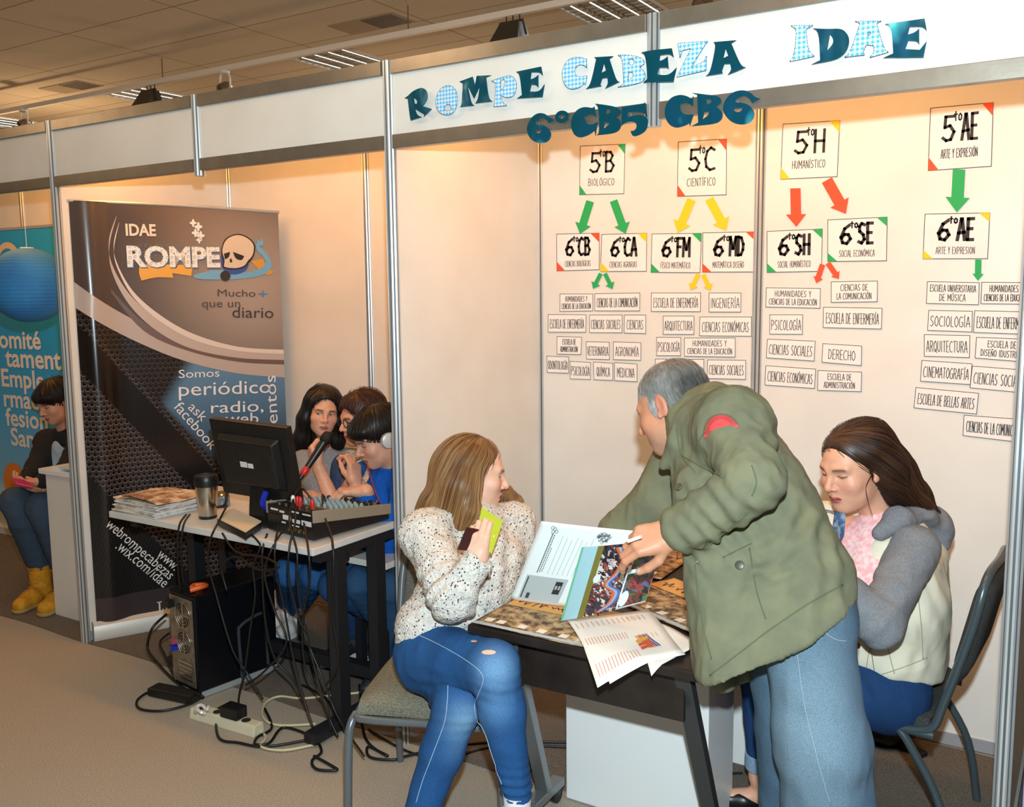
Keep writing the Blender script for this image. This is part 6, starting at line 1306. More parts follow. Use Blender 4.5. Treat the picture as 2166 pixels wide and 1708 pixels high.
marks(f1, n1, [(.175, .188, .12, .62)]+[(.20, .212, .14+.028*i, .160+.028*i) for i in range(17)]+[(.225, .234, .30+.028*i, .32+.028*i) for i in range(11)]+[(.30+.055*i, .303+.055*i, .14+.02*(i % 3), .62) for i in range(7)], 'print', mat('page_grey_ink', '#6d7478', .6), pg1)
marks(f1, n1, [(.08, .56, .66, .97)], 'grey_box', mat('page_grey_box', '#b3bcbf', .45), pg1, .0010); marks(f1, n1, [(.44, .52, .70, .86)], 'portrait', mat('page_portrait', '#2f3134', .5), pg1, .0016); marks(f1, n1, [(.45, .475, .75, .80), (.487, .51, .75, .80)], 'portrait_faces', mat('page_portrait_faces', '#a7a9aa', .5), pg1, .0020)
marks(f1, n1, [(.10, .115, .68, .95), (.16, .20, .88, .95)], 'heading', mat('page_dark_ink', '#3d4246', .6), pg1, .0016)
q = MB()
for u, v in ((.155, .06), (.185, .075), (.175, .11), (.21, .10)):
    for k in range(10): a, b_ = 2*math.pi*k/10, 2*math.pi*(k+.8)/10; P_ = [f1(u+.016*math.cos(t), v+.020*math.sin(t))+n1*.0014 for t in (a, b_)]; d = nrm(P_[1]-P_[0]); s_ = np.cross(n1, d)*.0008; q.quad(P_[0]-s_, P_[1]-s_, P_[1]+s_, P_[0]+s_)
q.build('line_drawing', mat('page_dark_ink', '#3d4246', .6), pg1, fix=False); q = MB()
for k in range(40): t, t2 = r.uniform(0, 6.28), r.uniform(0, 6.28); P_ = [f1(.72+.085*math.cos(x)*r.uniform(.5, 1), .11+.085*math.sin(x)*r.uniform(.5, 1))+n1*.0014 for x in (t, t2)]; d = nrm(P_[1]-P_[0]+1e-6); s_ = np.cross(n1, d)*.0005; q.quad(P_[0]-s_, P_[1]-s_, P_[1]+s_, P_[0]+s_)
q.build('line_drawing', mat('page_dark_ink', '#3d4246', .6), pg1, fix=False)
# cover: pale strip, and two photographs
f2, n2, pg2 = page('cover', [(1231, 1158), (1406, 1140), (1365, 1274), (1186, 1314)], [2.55, 2.37, 2.52, 2.70], M_gloss, .010)
def mosaic(name, cols, sc):
    m = mat(name, cols[0], .35); nt = m.node_tree; b = nt.nodes['Principled BSDF']; tc = nt.nodes.new('ShaderNodeTexCoord'); vo = nt.nodes.new('ShaderNodeTexVoronoi'); vo.inputs['Scale'].default_value = sc
    wn = nt.nodes.new('ShaderNodeTexNoise'); wn.inputs['Scale'].default_value = sc*.8; ad = nt.nodes.new('ShaderNodeMix'); ad.data_type = 'RGBA'; ad.inputs[0].default_value = .06
    nt.links.new(tc.outputs['Object'], wn.inputs['Vector']); nt.links.new(tc.outputs['Object'], ad.inputs[6]); nt.links.new(wn.outputs[1], ad.inputs[7]); nt.links.new(ad.outputs[2], vo.inputs['Vector'])
    sp = nt.nodes.new('ShaderNodeSeparateColor'); nt.links.new(vo.outputs['Color'], sp.inputs[0]); cr = nt.nodes.new('ShaderNodeValToRGB'); cr.color_ramp.interpolation = 'CONSTANT'
    e_ = cr.color_ramp.elements; e_[0].color = (*lin(cols[0]), 1); e_[1].position = .999; e_[1].color = (*lin(cols[-1]), 1)
    for i, c_ in enumerate(cols[1:]): x = e_.new((i+1)/len(cols)); x.color = (*lin(c_), 1)
    nt.links.new(sp.outputs[0], cr.inputs[0]); nt.links.new(cr.outputs[0], b.inputs['Base Color']); return m
marks(f2, n2, [(0, .22, 0, 1)], 'pale_strip', mat('cover_pale_strip', '#a9d3df', .3), pg2, .0012); marks(f2, n2, [(0, .03, 0, 1)], 'green_edge', mat('cover_green_edge', '#6fc39b', .4), pg2, .0016); marks(f2, n2, [(.22, .30, .0, 1)], 'olive_strip', mat('cover_olive_strip', '#7d7634', .4), pg2, .0012)
marks(f2, n2, [(.30, .68, .0, 1.0)], 'photograph', mosaic('cover_crowd_photo', ['#221c1f', '#37303a', '#6b3a31', '#d9d6d0', '#2b2d40', '#9a4038', '#1a1518', '#b9aab0'], 70), pg2, .0012); marks(f2, n2, [(.72, 1.0, .04, .40), (.70, 1.0, .46, .97)], 'photograph', mosaic('cover_stage_photo', ['#2d4a2c', '#4d7b3d', '#7c2a2c', '#1d1c22', '#4468b0', '#a5353c', '#6f5a45', '#232026'], 60), pg2, .0012)
q = [(.50, .04), (.60, .22), (.58, .40), (.48, .56), (.62, .70), (.60, .86), (.48, .97)]
for k, (off_, cc) in enumerate(((0, '#d9622a'), (.035, '#8fb0d2'), (.07, '#5a68b0'))):
    P_ = bez([vec(u+off_*.9-.03, v, 0) for u, v in q], 6); m_ = MB()
    for a, b_ in zip(P_, P_[1:]): m_.quad(*[f2(min(.7, max(.3, x)), min(1, max(0, y)))+n2*.0018 for x, y in ((a[0]-.018, a[1]), (a[0]+.018, a[1]), (b_[0]+.018, b_[1]), (b_[0]-.018, b_[1]))])
    m_.build('ribbon', mat('cover_ribbon_%d' % k, cc, .35), pg2, fix=False)
for (u, v, a, b_) in ((.33, .45, .045, .06), (.74, .84, .05, .12), (.72, .03, .04, .05)):
    m_ = MB(); m_.poly([f2(u+a*math.cos(t), v+b_*math.sin(t))+n2*.0022 for t in np.linspace(0, 6.28, 22, endpoint=False)]); m_.build('speech_balloon', M_gloss, pg2, fix=False)
a_, b_ = at(1352, 1138, 2.33), at(1330, 1146, 2.34); tag(MB().tube([at(1356, 1136, 2.225), at(1328, 1146, 2.245)], .0042, 10).build('cigarette', mat('cigarette_paper', '#efe6da', .7)), "white cigarette between the man's fingers", 'cigarette')
# ------------------------------------------------------------------ the woman in the speckled cardigan, legs crossed
hd = at(1003, 1002, 3.03); hB = basis(imgdir(.95, -.14, .14), CU-CR*.04); SK = '#e2b49c'; nb_ = at(982, 1092, 3.03)
v, f, c, _ = head(hd, hB, 1.02, SK, '#bd6f68', '#7a5a40', .12, nose=1.2, jaw=.98, neck=nb_, neck_r=.046, cheek='#de9c8c', res=.0018); parts = [(v, f, c)]
Rsh, Rel, Rwr = at(898, 1135, 2.90), at(958, 1262, 2.72), at(1008, 1192, 2.70)
Lsh, Lel, Lwr = at(1082, 1110, 3.12), at(1100, 1250, 3.10), at(1040, 1310, 2.96)
parts.append(hand(at(1002, 1190, 2.705), imgdir(.15, .95, -.02), imgdir(.28, .20, .94), False, [(.35, .75, .45), (.45, .85, .5), (.55, .95, .55), (.7, 1.0, .6)], ((.75, .25, .6), (.92, -.05, .4), (.95, -.15, .2)), .95, .05, SK, '#e8beb0', fore=Rwr+(Rel-Rwr)*.3, fr=(.026, .032)))
parts.append(hand(Lwr, nrm(Lwr-Lel), (0, 0, -1), True, [(.3, .4, .3)]*4, s=.92, skin=SK, res=.003))
Rhp, Lhp = at(914, 1388, 2.86), at(935, 1388, 3.02)
Rkn, Ran = at(1046, 1412, 2.60), at(1094, 1672, 2.63)
Lkn, Lan = at(968, 1492, 2.70), at(872, 1775, 2.74); Lan[2] = max(Lan[2], .10)
S = SDF(); S.chain([nb_, at(975, 1200, 2.98), at(915, 1360, 2.94)], [.06, .10, .11]); S.chain([Rsh, Rel, Rwr], [.042, .034, .026]); S.chain([Lsh, Lel, Lwr], [.042, .034, .026]); S.rc(Rsh, Lsh, .05); S.chain([Rhp, Rkn, Ran], [.07, .045, .032]); S.chain([Lhp, Lkn, Lan], [.07, .045, .032])
v, f = S.mesh(.010); parts.append((v, f, flat(v, SK)))
wb = person('woman with long light brown hair in a speckled cardigan sitting cross-legged with a phone', parts)
# long straight hair
H_ = SDF(); L_ = lambda *p_: loc(hd, hB, 1.02, *p_)
H_.el(L_(0, -.022, .040), (.082, .103, .086), hB, .03); H_.half(L_(0, .080, .045), hB[1]*.95-hB[2]*.30, .01); H_.el(L_(0, .075, -.03), (.064, .084, .105), hB, .02, 1)
near = 1 if (hB[0]@CF) < 0 else -1
H_.chain([L_(near*.060, -.010, .050), L_(near*.074, -.026, -.03), at(990, 1080, 2.93), at(975, 1106, 2.92)], [.030, .034, .034, .022], .03)
H_.chain([L_(near*.055, -.05, .03), at(968, 1030, 2.96), at(940, 1085, 2.95)], [.045, .055, .034], .04); H_.chain([L_(0, -.085, .02), at(946, 1005, 3.03), at(912, 1065, 3.0), at(882, 1092, 2.99)], [.035, .042, .030, .012], .04)
H_.chain([L_(-near*.055, -.03, .03), L_(-near*.075, -.02, -.05), at(1060, 1045, 3.13), at(1092, 1062, 3.13)], [.035, .036, .032, .024], .03); H_.rc(L_(0, -.06, .0), at(958, 1050, 3.05), .07, .05, .04)
gold = lambda P: mixc(flat(P, '#6f4728'), np.clip(.45+noise3(P, (50, 50, 8))*.8, 0, 1), '#a67a4c')
top_ = L_(-near*.01, .035, .125)
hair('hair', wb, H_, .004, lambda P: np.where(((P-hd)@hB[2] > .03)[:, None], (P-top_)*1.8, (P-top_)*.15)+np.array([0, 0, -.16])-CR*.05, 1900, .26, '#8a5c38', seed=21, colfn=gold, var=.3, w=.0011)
# speckled knitted cardigan
m = mat('speckled_knit', '#d6d0c6', .95, 0, .1); nt = m.node_tree; L = nt.links.new; b = nt.nodes['Principled BSDF']; tc = nt.nodes.new('ShaderNodeTexCoord')
vo = nt.nodes.new('ShaderNodeTexVoronoi'); vo.inputs['Scale'].default_value = 150; L(tc.outputs['Object'], vo.inputs['Vector']); sp = nt.nodes.new('ShaderNodeSeparateColor'); L(vo.outputs['Color'], sp.inputs[0])
lt = nt.nodes.new('ShaderNodeMath'); lt.operation = 'GREATER_THAN'; lt.inputs[1].default_value = .80; L(sp.outputs[0], lt.inputs[0]); ld_ = nt.nodes.new('ShaderNodeMath'); ld_.operation = 'LESS_THAN'; ld_.inputs[1].default_value = .0042; L(vo.outputs['Distance'], ld_.inputs[0])
ld_.inputs[1].default_value = .42; mu = nt.nodes.new('ShaderNodeMath'); mu.operation = 'MULTIPLY'; L(lt.outputs[0], mu.inputs[0]); L(ld_.outputs[0], mu.inputs[1])
cr = nt.nodes.new('ShaderNodeValToRGB'); e = cr.color_ramp.elements; e[0].color = (*lin('#c9c3ba'), 1); e[1].color = (*lin('#e6dfd3'), 1); x = e.new(.5); x.color = (*lin('#d2cdc8'), 1); L(sp.outputs[1], cr.inputs[0])
dk_ = nt.nodes.new('ShaderNodeMix'); dk_.data_type = 'RGBA'; L(sp.outputs[2], dk_.inputs[0]); dk_.inputs[6].default_value = (*lin('#2a2c33'), 1); dk_.inputs[7].default_value = (*lin('#5b6678'), 1)
mx_ = nt.nodes.new('ShaderNodeMix'); mx_.data_type = 'RGBA'; L(mu.outputs[0], mx_.inputs[0]); L(cr.outputs[0], mx_.inputs[6]); L(dk_.outputs[2], mx_.inputs[7]); L(mx_.outputs[2], b.inputs['Base Color'])
bp = nt.nodes.new('ShaderNodeBump'); bp.inputs['Strength'].default_value = .8; bp.inputs['Distance'].default_value = .004; L(vo.outputs['Distance'], bp.inputs['Height']); L(bp.outputs[0], b.inputs['Normal']); M_knit = m
K = SDF(); K.chain([at(985, 1118, 3.0), at(985, 1210, 2.97), at(945, 1330, 2.93)], [.095, .122, .130], .05); K.rc(at(1040, 1180, 3.02), at(990, 1330, 2.96), .10, .12, .05); K.chain([Rsh, at(980, 1095, 3.0), Lsh], [.070, .055, .068], .05)
K.chain([Rsh, Rel], [.070, .066], .04); K.chain([Rel, Rwr], [.064, .044], .03); K.chain([Lsh, Lel], [.068, .06], .04); K.chain([Lel, Lwr], [.058, .042], .03)
K.rc(at(910, 1335, 2.88), at(945, 1355, 2.98), .107, .11, .05); K.el(at(985, 1098, 2.88), (.052, .05, .085), np.stack([CR, CF, CU]), .03, 1); K.el(Rwr+nrm(Rwr-Rel)*.048, (.038, .038, .04), basis(nrm(Rwr-Rel)), .01, 1)
K.half(at(900, 1385, 2.9), imgdir(-.16, -.99, 0), .02)
wd_ = nrm(Rwr-Rel)
kn, kv, kf = cloth('cardigan', wb, K, .006, M_knit, .005, (13, 13, 13), [(Rel, nrm(Rsh-Rel), .12, .006, 20), (at(1000, 1290, 2.8), imgdir(.3, 1, 0), .12, .005, 16), (at(1085, 1180, 2.9), imgdir(1, .1, 0), .12, .006, 14)], fine=.0016)
for pix in ([(1020, 1110), (1030, 1160), (1034, 1220), (1024, 1290)], [(1008, 1120), (1012, 1180), (1012, 1215)]): seam(K, pix, .0030, M_knit, kn, 'ribbed_edge')
disc_button(K, 1031, 1221, .010, mat('brown_toggle', '#6a4a30', .4), kn, off=.002)
N_ = bez([hit(K, *p_, off=.002)[0] if False else at(*p_) for p_ in ((962, 1098, 2.95), (984, 1112, 2.94), (1003, 1116, 2.94))], 6); MB().tube(N_, .0012, 5).build('necklace', mat('dark_chain', '#2b2624', .3, .6), wb, smooth='all')
# skinny blue jeans, worn at the knee
Q = SDF(); Q.rc(Rhp, Lhp, .110, .110, .05); Q.chain([Rhp, Rkn], [.104, .066], .04); Q.chain([Rkn, Rkn+(Ran-Rkn)*.35, Ran], [.066, .060, .040], .03); Q.chain([Lhp, Lkn], [.10, .068], .02); Q.chain([Lkn, Lkn+(Lan-Lkn)*.35, Lan], [.066, .060, .042], .02)
jn, _, _ = cloth('jeans', wb, Q, .006, M_denim, .003, (12, 12, 7), [(Ran, CU, .07, .006, 38), (Rkn+(Ran-Rkn)*.12+CU*.0, CU, .06, .004, 30), (at(940, 1440, 2.75), CU, .07, .004, 26), (Lkn, CU, .07, .003, 30)], jeancol('#28588f', [(at(1050, 1420, 2.52), .060, .85, '#7fa9cf'), (at(1045, 1500, 2.54), .055, .55, '#6c9ac6'), (at(985, 1530, 2.63), .055, .85, '#86aecf'), (at(980, 1590, 2.64), .05, .45, '#6a98c2'), (at(900, 1440, 2.78), .13, .35, '#27425f')]))
for pix in ([(862, 1335), (920, 1360), (990, 1400), (1022, 1432), (1012, 1470), (1003, 1500), (1020, 1560), (1050, 1630), (1062, 1660)], [(948, 1450), (946, 1490), (940, 1530), (918, 1590), (895, 1650), (880, 1700)]): seam(Q, pix, .0012, mat('pale_stitch', '#9db7d2', .8), jn)
for px, py, rx, ry in ((1034, 1381, 15, 5), (1003, 1358, 7, 2)):
    m_ = MB(); R_ = [[m_.bm.verts.new(tuple(hit(Q, px+rx*k/3*math.cos(t), py+ry*k/3*math.sin(t), off=.0012)[0])) for t in np.linspace(0, 2*math.pi, 18, endpoint=False)] for k in (.05, 1, 2, 3)]
    for A_, B2 in zip(R_, R_[1:]):
        for i in range(18): m_._f([A_[i], A_[(i+1) % 18], B2[(i+1) % 18], B2[i]])
    m_.build('torn_patch', mat('skin_through_tear', SK, .5), jn, smooth='all')
t_ = nrm((Rkn-Rhp)*vec(1, 1, 0)); h_ = Ran-CU*.10-t_*.05; sk_ = SDF()
MB().tube([Ran-CU*.015, Ran-CU*.050], [.040, .038], 16).build('sock', mat('white_sock', '#dfe0e0', .9), wb, smooth=True)
S = SDF(); S.chain([Ran-CU*.085-t_*.03, Ran-CU*.09+t_*.06, Ran-CU*.105+t_*.15], [.034, .034, .030]); v, f = S.mesh(.005); link('shoe', mesh_np('shoe', v, f), mat('white_shoe', '#d9dadb', .5), wb)
sneaker('shoe', wb, Lan*vec(1, 1, 0)-t_*.06, Lan*vec(1, 1, 0)+t_*.18, body='#cfd0d2', sole='#e2e2e0', high=False)
# what she holds
def slab(name, px, ds, th, m, bev=.002):
    P = [at(x, y, d) for (x, y), d in zip(px, ds)]; n = nrm(np.cross(P[1]-P[0], P[3]-P[0])); n = n if n@(CAM-P[0]) > 0 else -n
    q = MB(); q.hexa([p-n*th for p in P]+P, bev); return q.build(name, m), P, n
o, P, n = slab('smartphone', [(988, 1116), (1014, 1121), (1004, 1168), (968, 1164)], [2.685, 2.700, 2.70, 2.685], .008, mat('maroon_phone', '#4a2724', .18, .2), .002); tag(o, "dark maroon phone in the seated woman's hand", 'phone')
o, P, n = slab('green_card', [(1019, 1073), (1064, 1103), (1040, 1172), (1005, 1145)], [2.72, 2.70, 2.70, 2.715], .002, mat('lime_card', '#b5bb1c', .45), .0004); tag(o, 'lime green folded card held up with the phone', 'card')
g = lambda u, v: (P[0]*(1-u)+P[1]*u)*(1-v)+(P[3]*(1-u)+P[2]*u)*v+n*.0006; m_ = MB()
for u0, u1, v0, v1 in ((.30, .34, .22, .38), (.40, .43, .28, .36), (.80, .86, .50, .56), (.78, .80, .64, .70)): m_.quad(g(u0, v0), g(u1, v0), g(u1, v1), g(u0, v1))
m_.build('print', mat('card_print', '#d6d98a', .5), o, fix=False)

# ------------------------------------------------------------------ the young woman in the pale denim jacket
s_ = 1.07; hd = at(1806, 988, 2.80); hB = basis(imgdir(-.86, -.30, -.41), CU+CR*.14); SK = '#dfa68a'; nb_ = at(1868, 1108, 2.86)
v, f, c, _ = head(hd, hB, s_, SK, '#b8605c', '#4a3227', .10, nose=1.0, jaw=.98, neck=nb_, neck_r=.045, cheek='#e09080', res=.0018); parts = [(v, f, c)]
Lsh, Lel, Lwr = at(1926, 1150, 2.76), at(1858, 1322, 2.60), at(1772, 1232, 2.64); Rsh, Rel, Rwr = at(1752, 1112, 2.98), at(1690, 1240, 2.94), at(1650, 1270, 2.85)
parts += [hand(Lwr, nrm(Lwr-Lel), (0, 0, -1), True, [(.3, .4, .3)]*4, s=.92, skin=SK, res=.003, fore=Lwr+(Lel-Lwr)*.2, fr=(.026, .03)), hand(Rwr, nrm(Rwr-Rel), (0, 0, -1), False, [(.3, .4, .3)]*4, s=.92, skin=SK, res=.003, fore=Rwr+(Rel-Rwr)*.2, fr=(.026, .03))]
Lhp, Rhp = at(1880, 1465, 2.86), at(1835, 1440, 3.06); Rft = on(1590, 1688, 2, .05)
Lkn, Rkn = at(1660, 1470, 2.78), at(1610, 1420, 2.98); Ran = vec(Rft[0]+.02, Rft[1]+.03, .115); Lan = vec(Lkn[0]+.06, Lkn[1]+.05, .11)
S = SDF(); S.chain([nb_, at(1868, 1230, 2.86), at(1875, 1430, 2.94)], [.06, .10, .11]); S.chain([Lsh, Lel, Lwr], [.042, .034, .026]); S.chain([Rsh, Rel, Rwr], [.042, .034, .026]); S.rc(Rsh, Lsh, .05); S.chain([Lhp, Lkn, Lan], [.07, .045, .032]); S.chain([Rhp, Rkn, Ran, Rft+vec(.03, .04, .0)], [.07, .045, .036, .034]); S.rc(Rft+vec(.02, .03, -.005), Rft+vec(-.10, -.02, -.015), .030, .024)
v, f = S.mesh(.008); parts.append((v, f, flat(v, SK)))
wg = person('young woman with long dark hair in a pale denim jacket with grey sleeves, looking down', parts)
H_ = SDF(); L_ = lambda *p_: loc(hd, hB, s_, *p_)
H_.el(L_(0, -.022, .042), np.array((.081, .101, .083))*s_, hB, .03); H_.half(L_(0, .074, .066), hB[1]*.86-hB[2]*.52, .01); H_.el(L_(0, .075, -.03), np.array((.066, .080, .100))*s_, hB, .02, 1)
near = 1 if (hB[0]@CF) < 0 else -1
H_.chain([L_(near*.058, -.035, .045), L_(near*.066, -.060, -.015), at(1890, 1035, 2.82), at(1945, 1075, 2.85), at(1985, 1088, 2.88)], [.042, .048, .046, .030, .010], .04)
H_.chain([L_(0, -.075, .03), at(1890, 1000, 2.92), at(1935, 1050, 2.95), at(1972, 1080, 2.95)], [.055, .058, .040, .014], .04); H_.chain([L_(near*.02, -.06, .07), at(1880, 985, 2.86), at(1930, 1045, 2.89)], [.05, .05, .035], .04)
H_.chain([L_(-near*.062, .0, .04), L_(-near*.076, -.015, -.03), L_(-near*.070, -.04, -.11)], [.026, .026, .022], .03)
brn = lambda P: mixc(flat(P, '#2c1a14'), np.clip(.2+noise3(P, (40, 40, 10))*.8, 0, 1), '#57341f')
top_ = L_(near*.005, .045, .12)
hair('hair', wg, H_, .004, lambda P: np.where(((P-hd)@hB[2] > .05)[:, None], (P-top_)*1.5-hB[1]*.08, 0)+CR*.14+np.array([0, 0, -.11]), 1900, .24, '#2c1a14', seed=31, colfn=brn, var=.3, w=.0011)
w0 = L_(near*.072, .012, -.01); MB().tube(bez([w0, at(1832, 1030, 2.70), at(1836, 1060, 2.70), at(1846, 1092, 2.71)], 8), [.0012]*8+[.001]*8+[.0007]*9, 6).build('loose_lock', mat('dark_brown_lock', '#2c1a14', .4), wg, smooth='all')
# pink shirt, pale denim body, grey jersey sleeves and hood
M_pink = mat('pink_marl', '#efaeb4', .9, 0, .1, noise=(70, '#f6d6d6', .4, .62)); T = SDF(); T.chain([at(1868, 1140, 2.84), at(1862, 1230, 2.83), at(1872, 1400, 2.90)], [.095, .125, .12], .05); T.rc(at(1800, 1165, 2.88), at(1920, 1165, 2.80), .07, .07, .05); T.el(at(1852, 1085, 2.74), (.060, .06, .045), np.stack([CR, CF, CU]), .02, 1)
cloth('shirt', wg, T, .006, M_pink, .003)
M_pale = mat('bleached_denim', '#ddd8c6', .85, 0, .15, attr=True, bump=(420, .3, .001)); M_grey = mat('grey_jersey', '#83868c', .92, 0, .1, noise=(160, '#76797f', .35, .65))
def palecol(V):
    C = flat(V, '#e2dac3')*(1+.06*noise3(V, (14, 14, 6)))[:, None]; C = mixc(C, .30*np.clip(ridge(V, 9)-.45, 0, 1), '#8fa3b4'); 
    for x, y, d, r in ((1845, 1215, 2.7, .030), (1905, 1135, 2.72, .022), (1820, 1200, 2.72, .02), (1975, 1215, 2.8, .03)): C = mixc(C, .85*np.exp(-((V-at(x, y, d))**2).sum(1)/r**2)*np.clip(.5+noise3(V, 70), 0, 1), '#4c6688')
    return C
D = SDF(); D.chain([at(1880, 1165, 2.86), at(1885, 1270, 2.87), at(1888, 1400, 2.92)], [.128, .155, .150], .05); D.rc(at(1915, 1190, 2.87), at(1880, 1390, 2.85), .070, .095, .05); D.rc(at(1955, 1180, 2.92), at(1930, 1370, 2.96), .07, .10, .05); D.rc(Rsh, at(1845, 1140, 2.92), .075, .06, .04); D.rc(at(1780, 1150, 2.92), at(1800, 1380, 2.88), .05, .06, .05); D.rc(at(1915, 1140, 2.83), at(1880, 1130, 2.84), .056, .045, .04)
D.rc(at(1868, 1165, 2.76), at(1840, 1300, 2.74), .034, .055, .04); D.chain([at(1838, 1080, 2.64), at(1818, 1135, 2.62), at(1795, 1205, 2.60), at(1785, 1290, 2.58)], [.055, .058, .050, .025], .02, 1)
D.half(at(1880, 1432, 2.80), imgdir(-.18, -.98, 0), .012)
dj, _, _ = cloth('denim_jacket', wg, D, .006, M_pale, .0035, (12, 12, 9), [(at(1930, 1290, 2.78), imgdir(.8, .4, 0), .14, .004, 14), (at(1890, 1380, 2.75), imgdir(.9, -.3, 0), .12, .003, 14)], palecol)
G2 = SDF(); G2.chain([at(1934, 1160, 2.74), Lel], [.070, .058], .04); G2.chain([Lel, Lwr], [.057, .046], .03); c2, _, _ = cloth('sleeve', dj, G2, .006, M_grey, .003, (14, 14, 14), [(Lel, nrm(Lwr-Lel)+CU*.4, .11, .0035, 18), (Lsh+(Lel-Lsh)*.6, nrm(Lel-Lsh)+CR*.5, .12, .0025, 13)])
G3 = SDF(); G3.chain([Rsh, Rel], [.074, .064], .04); G3.chain([Rel, Rwr], [.062, .048], .03); cloth('sleeve', dj, G3, .006, M_grey, .003, (14, 14, 14), [(Rel, nrm(Rwr-Rel), .1, .005, 24)])
G4 = SDF(); G4.chain([at(1862, 1128, 2.75), at(1900, 1100, 2.78), at(1945, 1085, 2.86), at(1975, 1105, 2.92)], [.022, .034, .042, .040], .03); G4.rc(at(1940, 1105, 2.92), at(1990, 1130, 2.92), .052, .034, .04); G4.rc(at(1985, 1110, 2.90), at(1992, 1150, 2.90), .035, .022, .03); G4.chain([at(1940, 1085, 2.98), at(1860, 1095, 3.02), at(1800, 1120, 2.98)], [.04, .034, .02], .03)
cloth('hood', dj, G4, .006, M_grey, .003, (16, 16, 16), [(at(1960, 1100, 2.84), imgdir(.5, .8, 0), .08, .004, 22)])
M_cop = mat('copper_button', '#a0522d', .3, .8)
for px, py in ((1814, 1366), (1825, 1441), (1822, 1217)): disc_button(D, px, py, .0095, M_cop, dj, off=.001)
M_st = mat('denim_stitch_tan', '#a79d86', .85)
for pix in ([(1812, 1432), (1860, 1428), (1910, 1412), (1960, 1392)], [(1872, 1340), (1880, 1380), (1892, 1425)], [(1940, 1250), (1948, 1320), (1952, 1395)], [(1850, 1345), (1838, 1385), (1832, 1420)]): seam(D, pix, .0013, M_st, dj)
cl = MB(); q = [at(x, y, d) for x, y, d in ((1768, 1085, 2.80), (1790, 1078, 2.78), (1786, 1130, 2.77), (1768, 1172, 2.80), (1757, 1160, 2.83))]; cl.poly(q, depth=CF*.012); cl.build('collar_facing', mat('dark_denim_facing', '#3f5d85', .9, noise=(60, '#8aa0b8', .45, .6)), dj)
# jeans with a turned-up cuff, black flat shoe
Q = SDF(); Q.rc(Lhp, Rhp, .118, .118, .05); Q.chain([Lhp, Lkn], [.112, .066], .03); Q.chain([Lkn, Lan+vec(0, 0, .12)], [.064, .046], .03); Q.chain([Rhp, Rkn], [.10, .066], .03); Q.chain([Rkn, Rkn+(Ran-Rkn)*.85], [.062, .044], .03)
jn, _, _ = cloth('jeans', wg, Q, .007, M_denim, .003, (12, 12, 7), [(at(1780, 1460, 2.75), imgdir(.8, .5, 0), .1, .004, 20)], jeancol('#20406b', [(at(1760, 1440, 2.72), .12, .3, '#3f6ea8')]))
a_, b_ = Rkn+(Ran-Rkn)*.76, Rkn+(Ran-Rkn)*.90; MB().tube([a_, a_+(b_-a_)*.05, b_], [.046, .051, .052], 20).build('turned_cuff', mat('cuff_denim', '#8ba3bd', .9, noise=(150, '#7a93b0', .4, .6)), jn, smooth=True)
S = SDF(); S.chain([Rft+vec(.035, .045, -.022), Rft+vec(-.03, .01, -.024), Rft+vec(-.11, -.025, -.024)], [.034, .036, .028]); S.half(vec(0, 0, .006), (0, 0, -1), .004); S.el(Rft+vec(-.01, .02, .012), (.055, .032, .030), None, .01, 1); v, f = S.mesh(.004); link('shoe', mesh_np('shoe', v, f), mat('black_flat', '#151416', .35), wg)
sneaker('shoe', wg, Lan*vec(1, 1, 0)+vec(.05, .02, 0), Lan*vec(1, 1, 0)+vec(-.17, -.05, 0), body='#151416', sole='#151416', high=False)
# ------------------------------------------------------------------ three students at the desk
def straighthair(parent, hd, hB, s_, col, hi, lengths, seed, fringe=False):
    pass
# the student with the microphone
hd = at(683, 871, 4.40); hB = basis(imgdir(.34, -.20, -.92), CU+CR*.10); SK = '#d9a184'; nb_ = at(694, 955, 4.46)
v, f, c, _ = head(hd, hB, .94, SK, '#b5695f', '#241a16', .75, gaze=.35, neck=nb_, neck_r=.043, res=.0022); parts = [(v, f, c)]
Rsh, Rel, Rwr = at(642, 985, 4.36), at(706, 1066, 4.13), at(672, 985, 4.14); Lsh, Lel, Lwr = at(742, 980, 4.52), at(748, 1062, 4.30), at(650, 1050, 4.12)
parts.append(hand(Rwr, imgdir(-.35, .85, .1), imgdir(.75, .30, .45), False, [(.95, 1.1, .6), (1.0, 1.1, .6), (1.0, 1.15, .6), (.6, .7, .4)], ((.8, .5, .45), (.85, .1, .5), (.9, -.1, .4)), .95, .05, SK, '#d03a3a', fore=Rel, fr=(.026, .036)))
parts.append(hand(Lwr, nrm(Lwr-Lel), (0, 0, -1), True, [(.4, .6, .4)]*4, s=.95, skin=SK, fore=Lel, fr=(.026, .036), res=.003))
Rhp, Lhp, Rkn, Lkn, Ran, Lan = at(668, 1185, 4.42), at(720, 1185, 4.50), at(612, 1215, 4.16), at(668, 1225, 4.12), vec(.71, .66, .10), vec(.82, .62, .10)
Rkn[2] = Lkn[2] = .47
S = SDF(); S.chain([nb_+CF*.02, at(692, 1060, 4.47), at(694, 1170, 4.46)], [.035, .08, .10]); S.chain([Rsh, Rel], [.04, .034]); S.chain([Lsh, Lel], [.04, .034]); S.rc(Rsh-CU*.03+CF*.02, Lsh-CU*.03+CF*.02, .03); S.chain([Rhp, Rkn, Ran], [.06, .045, .03]); S.chain([Lhp, Lkn, Lan], [.06, .045, .03]); v, f = S.mesh(.010); parts.append((v, f, flat(v, SK)))
p1 = person('student with long black hair in a grey tee holding a microphone behind the monitor', parts)
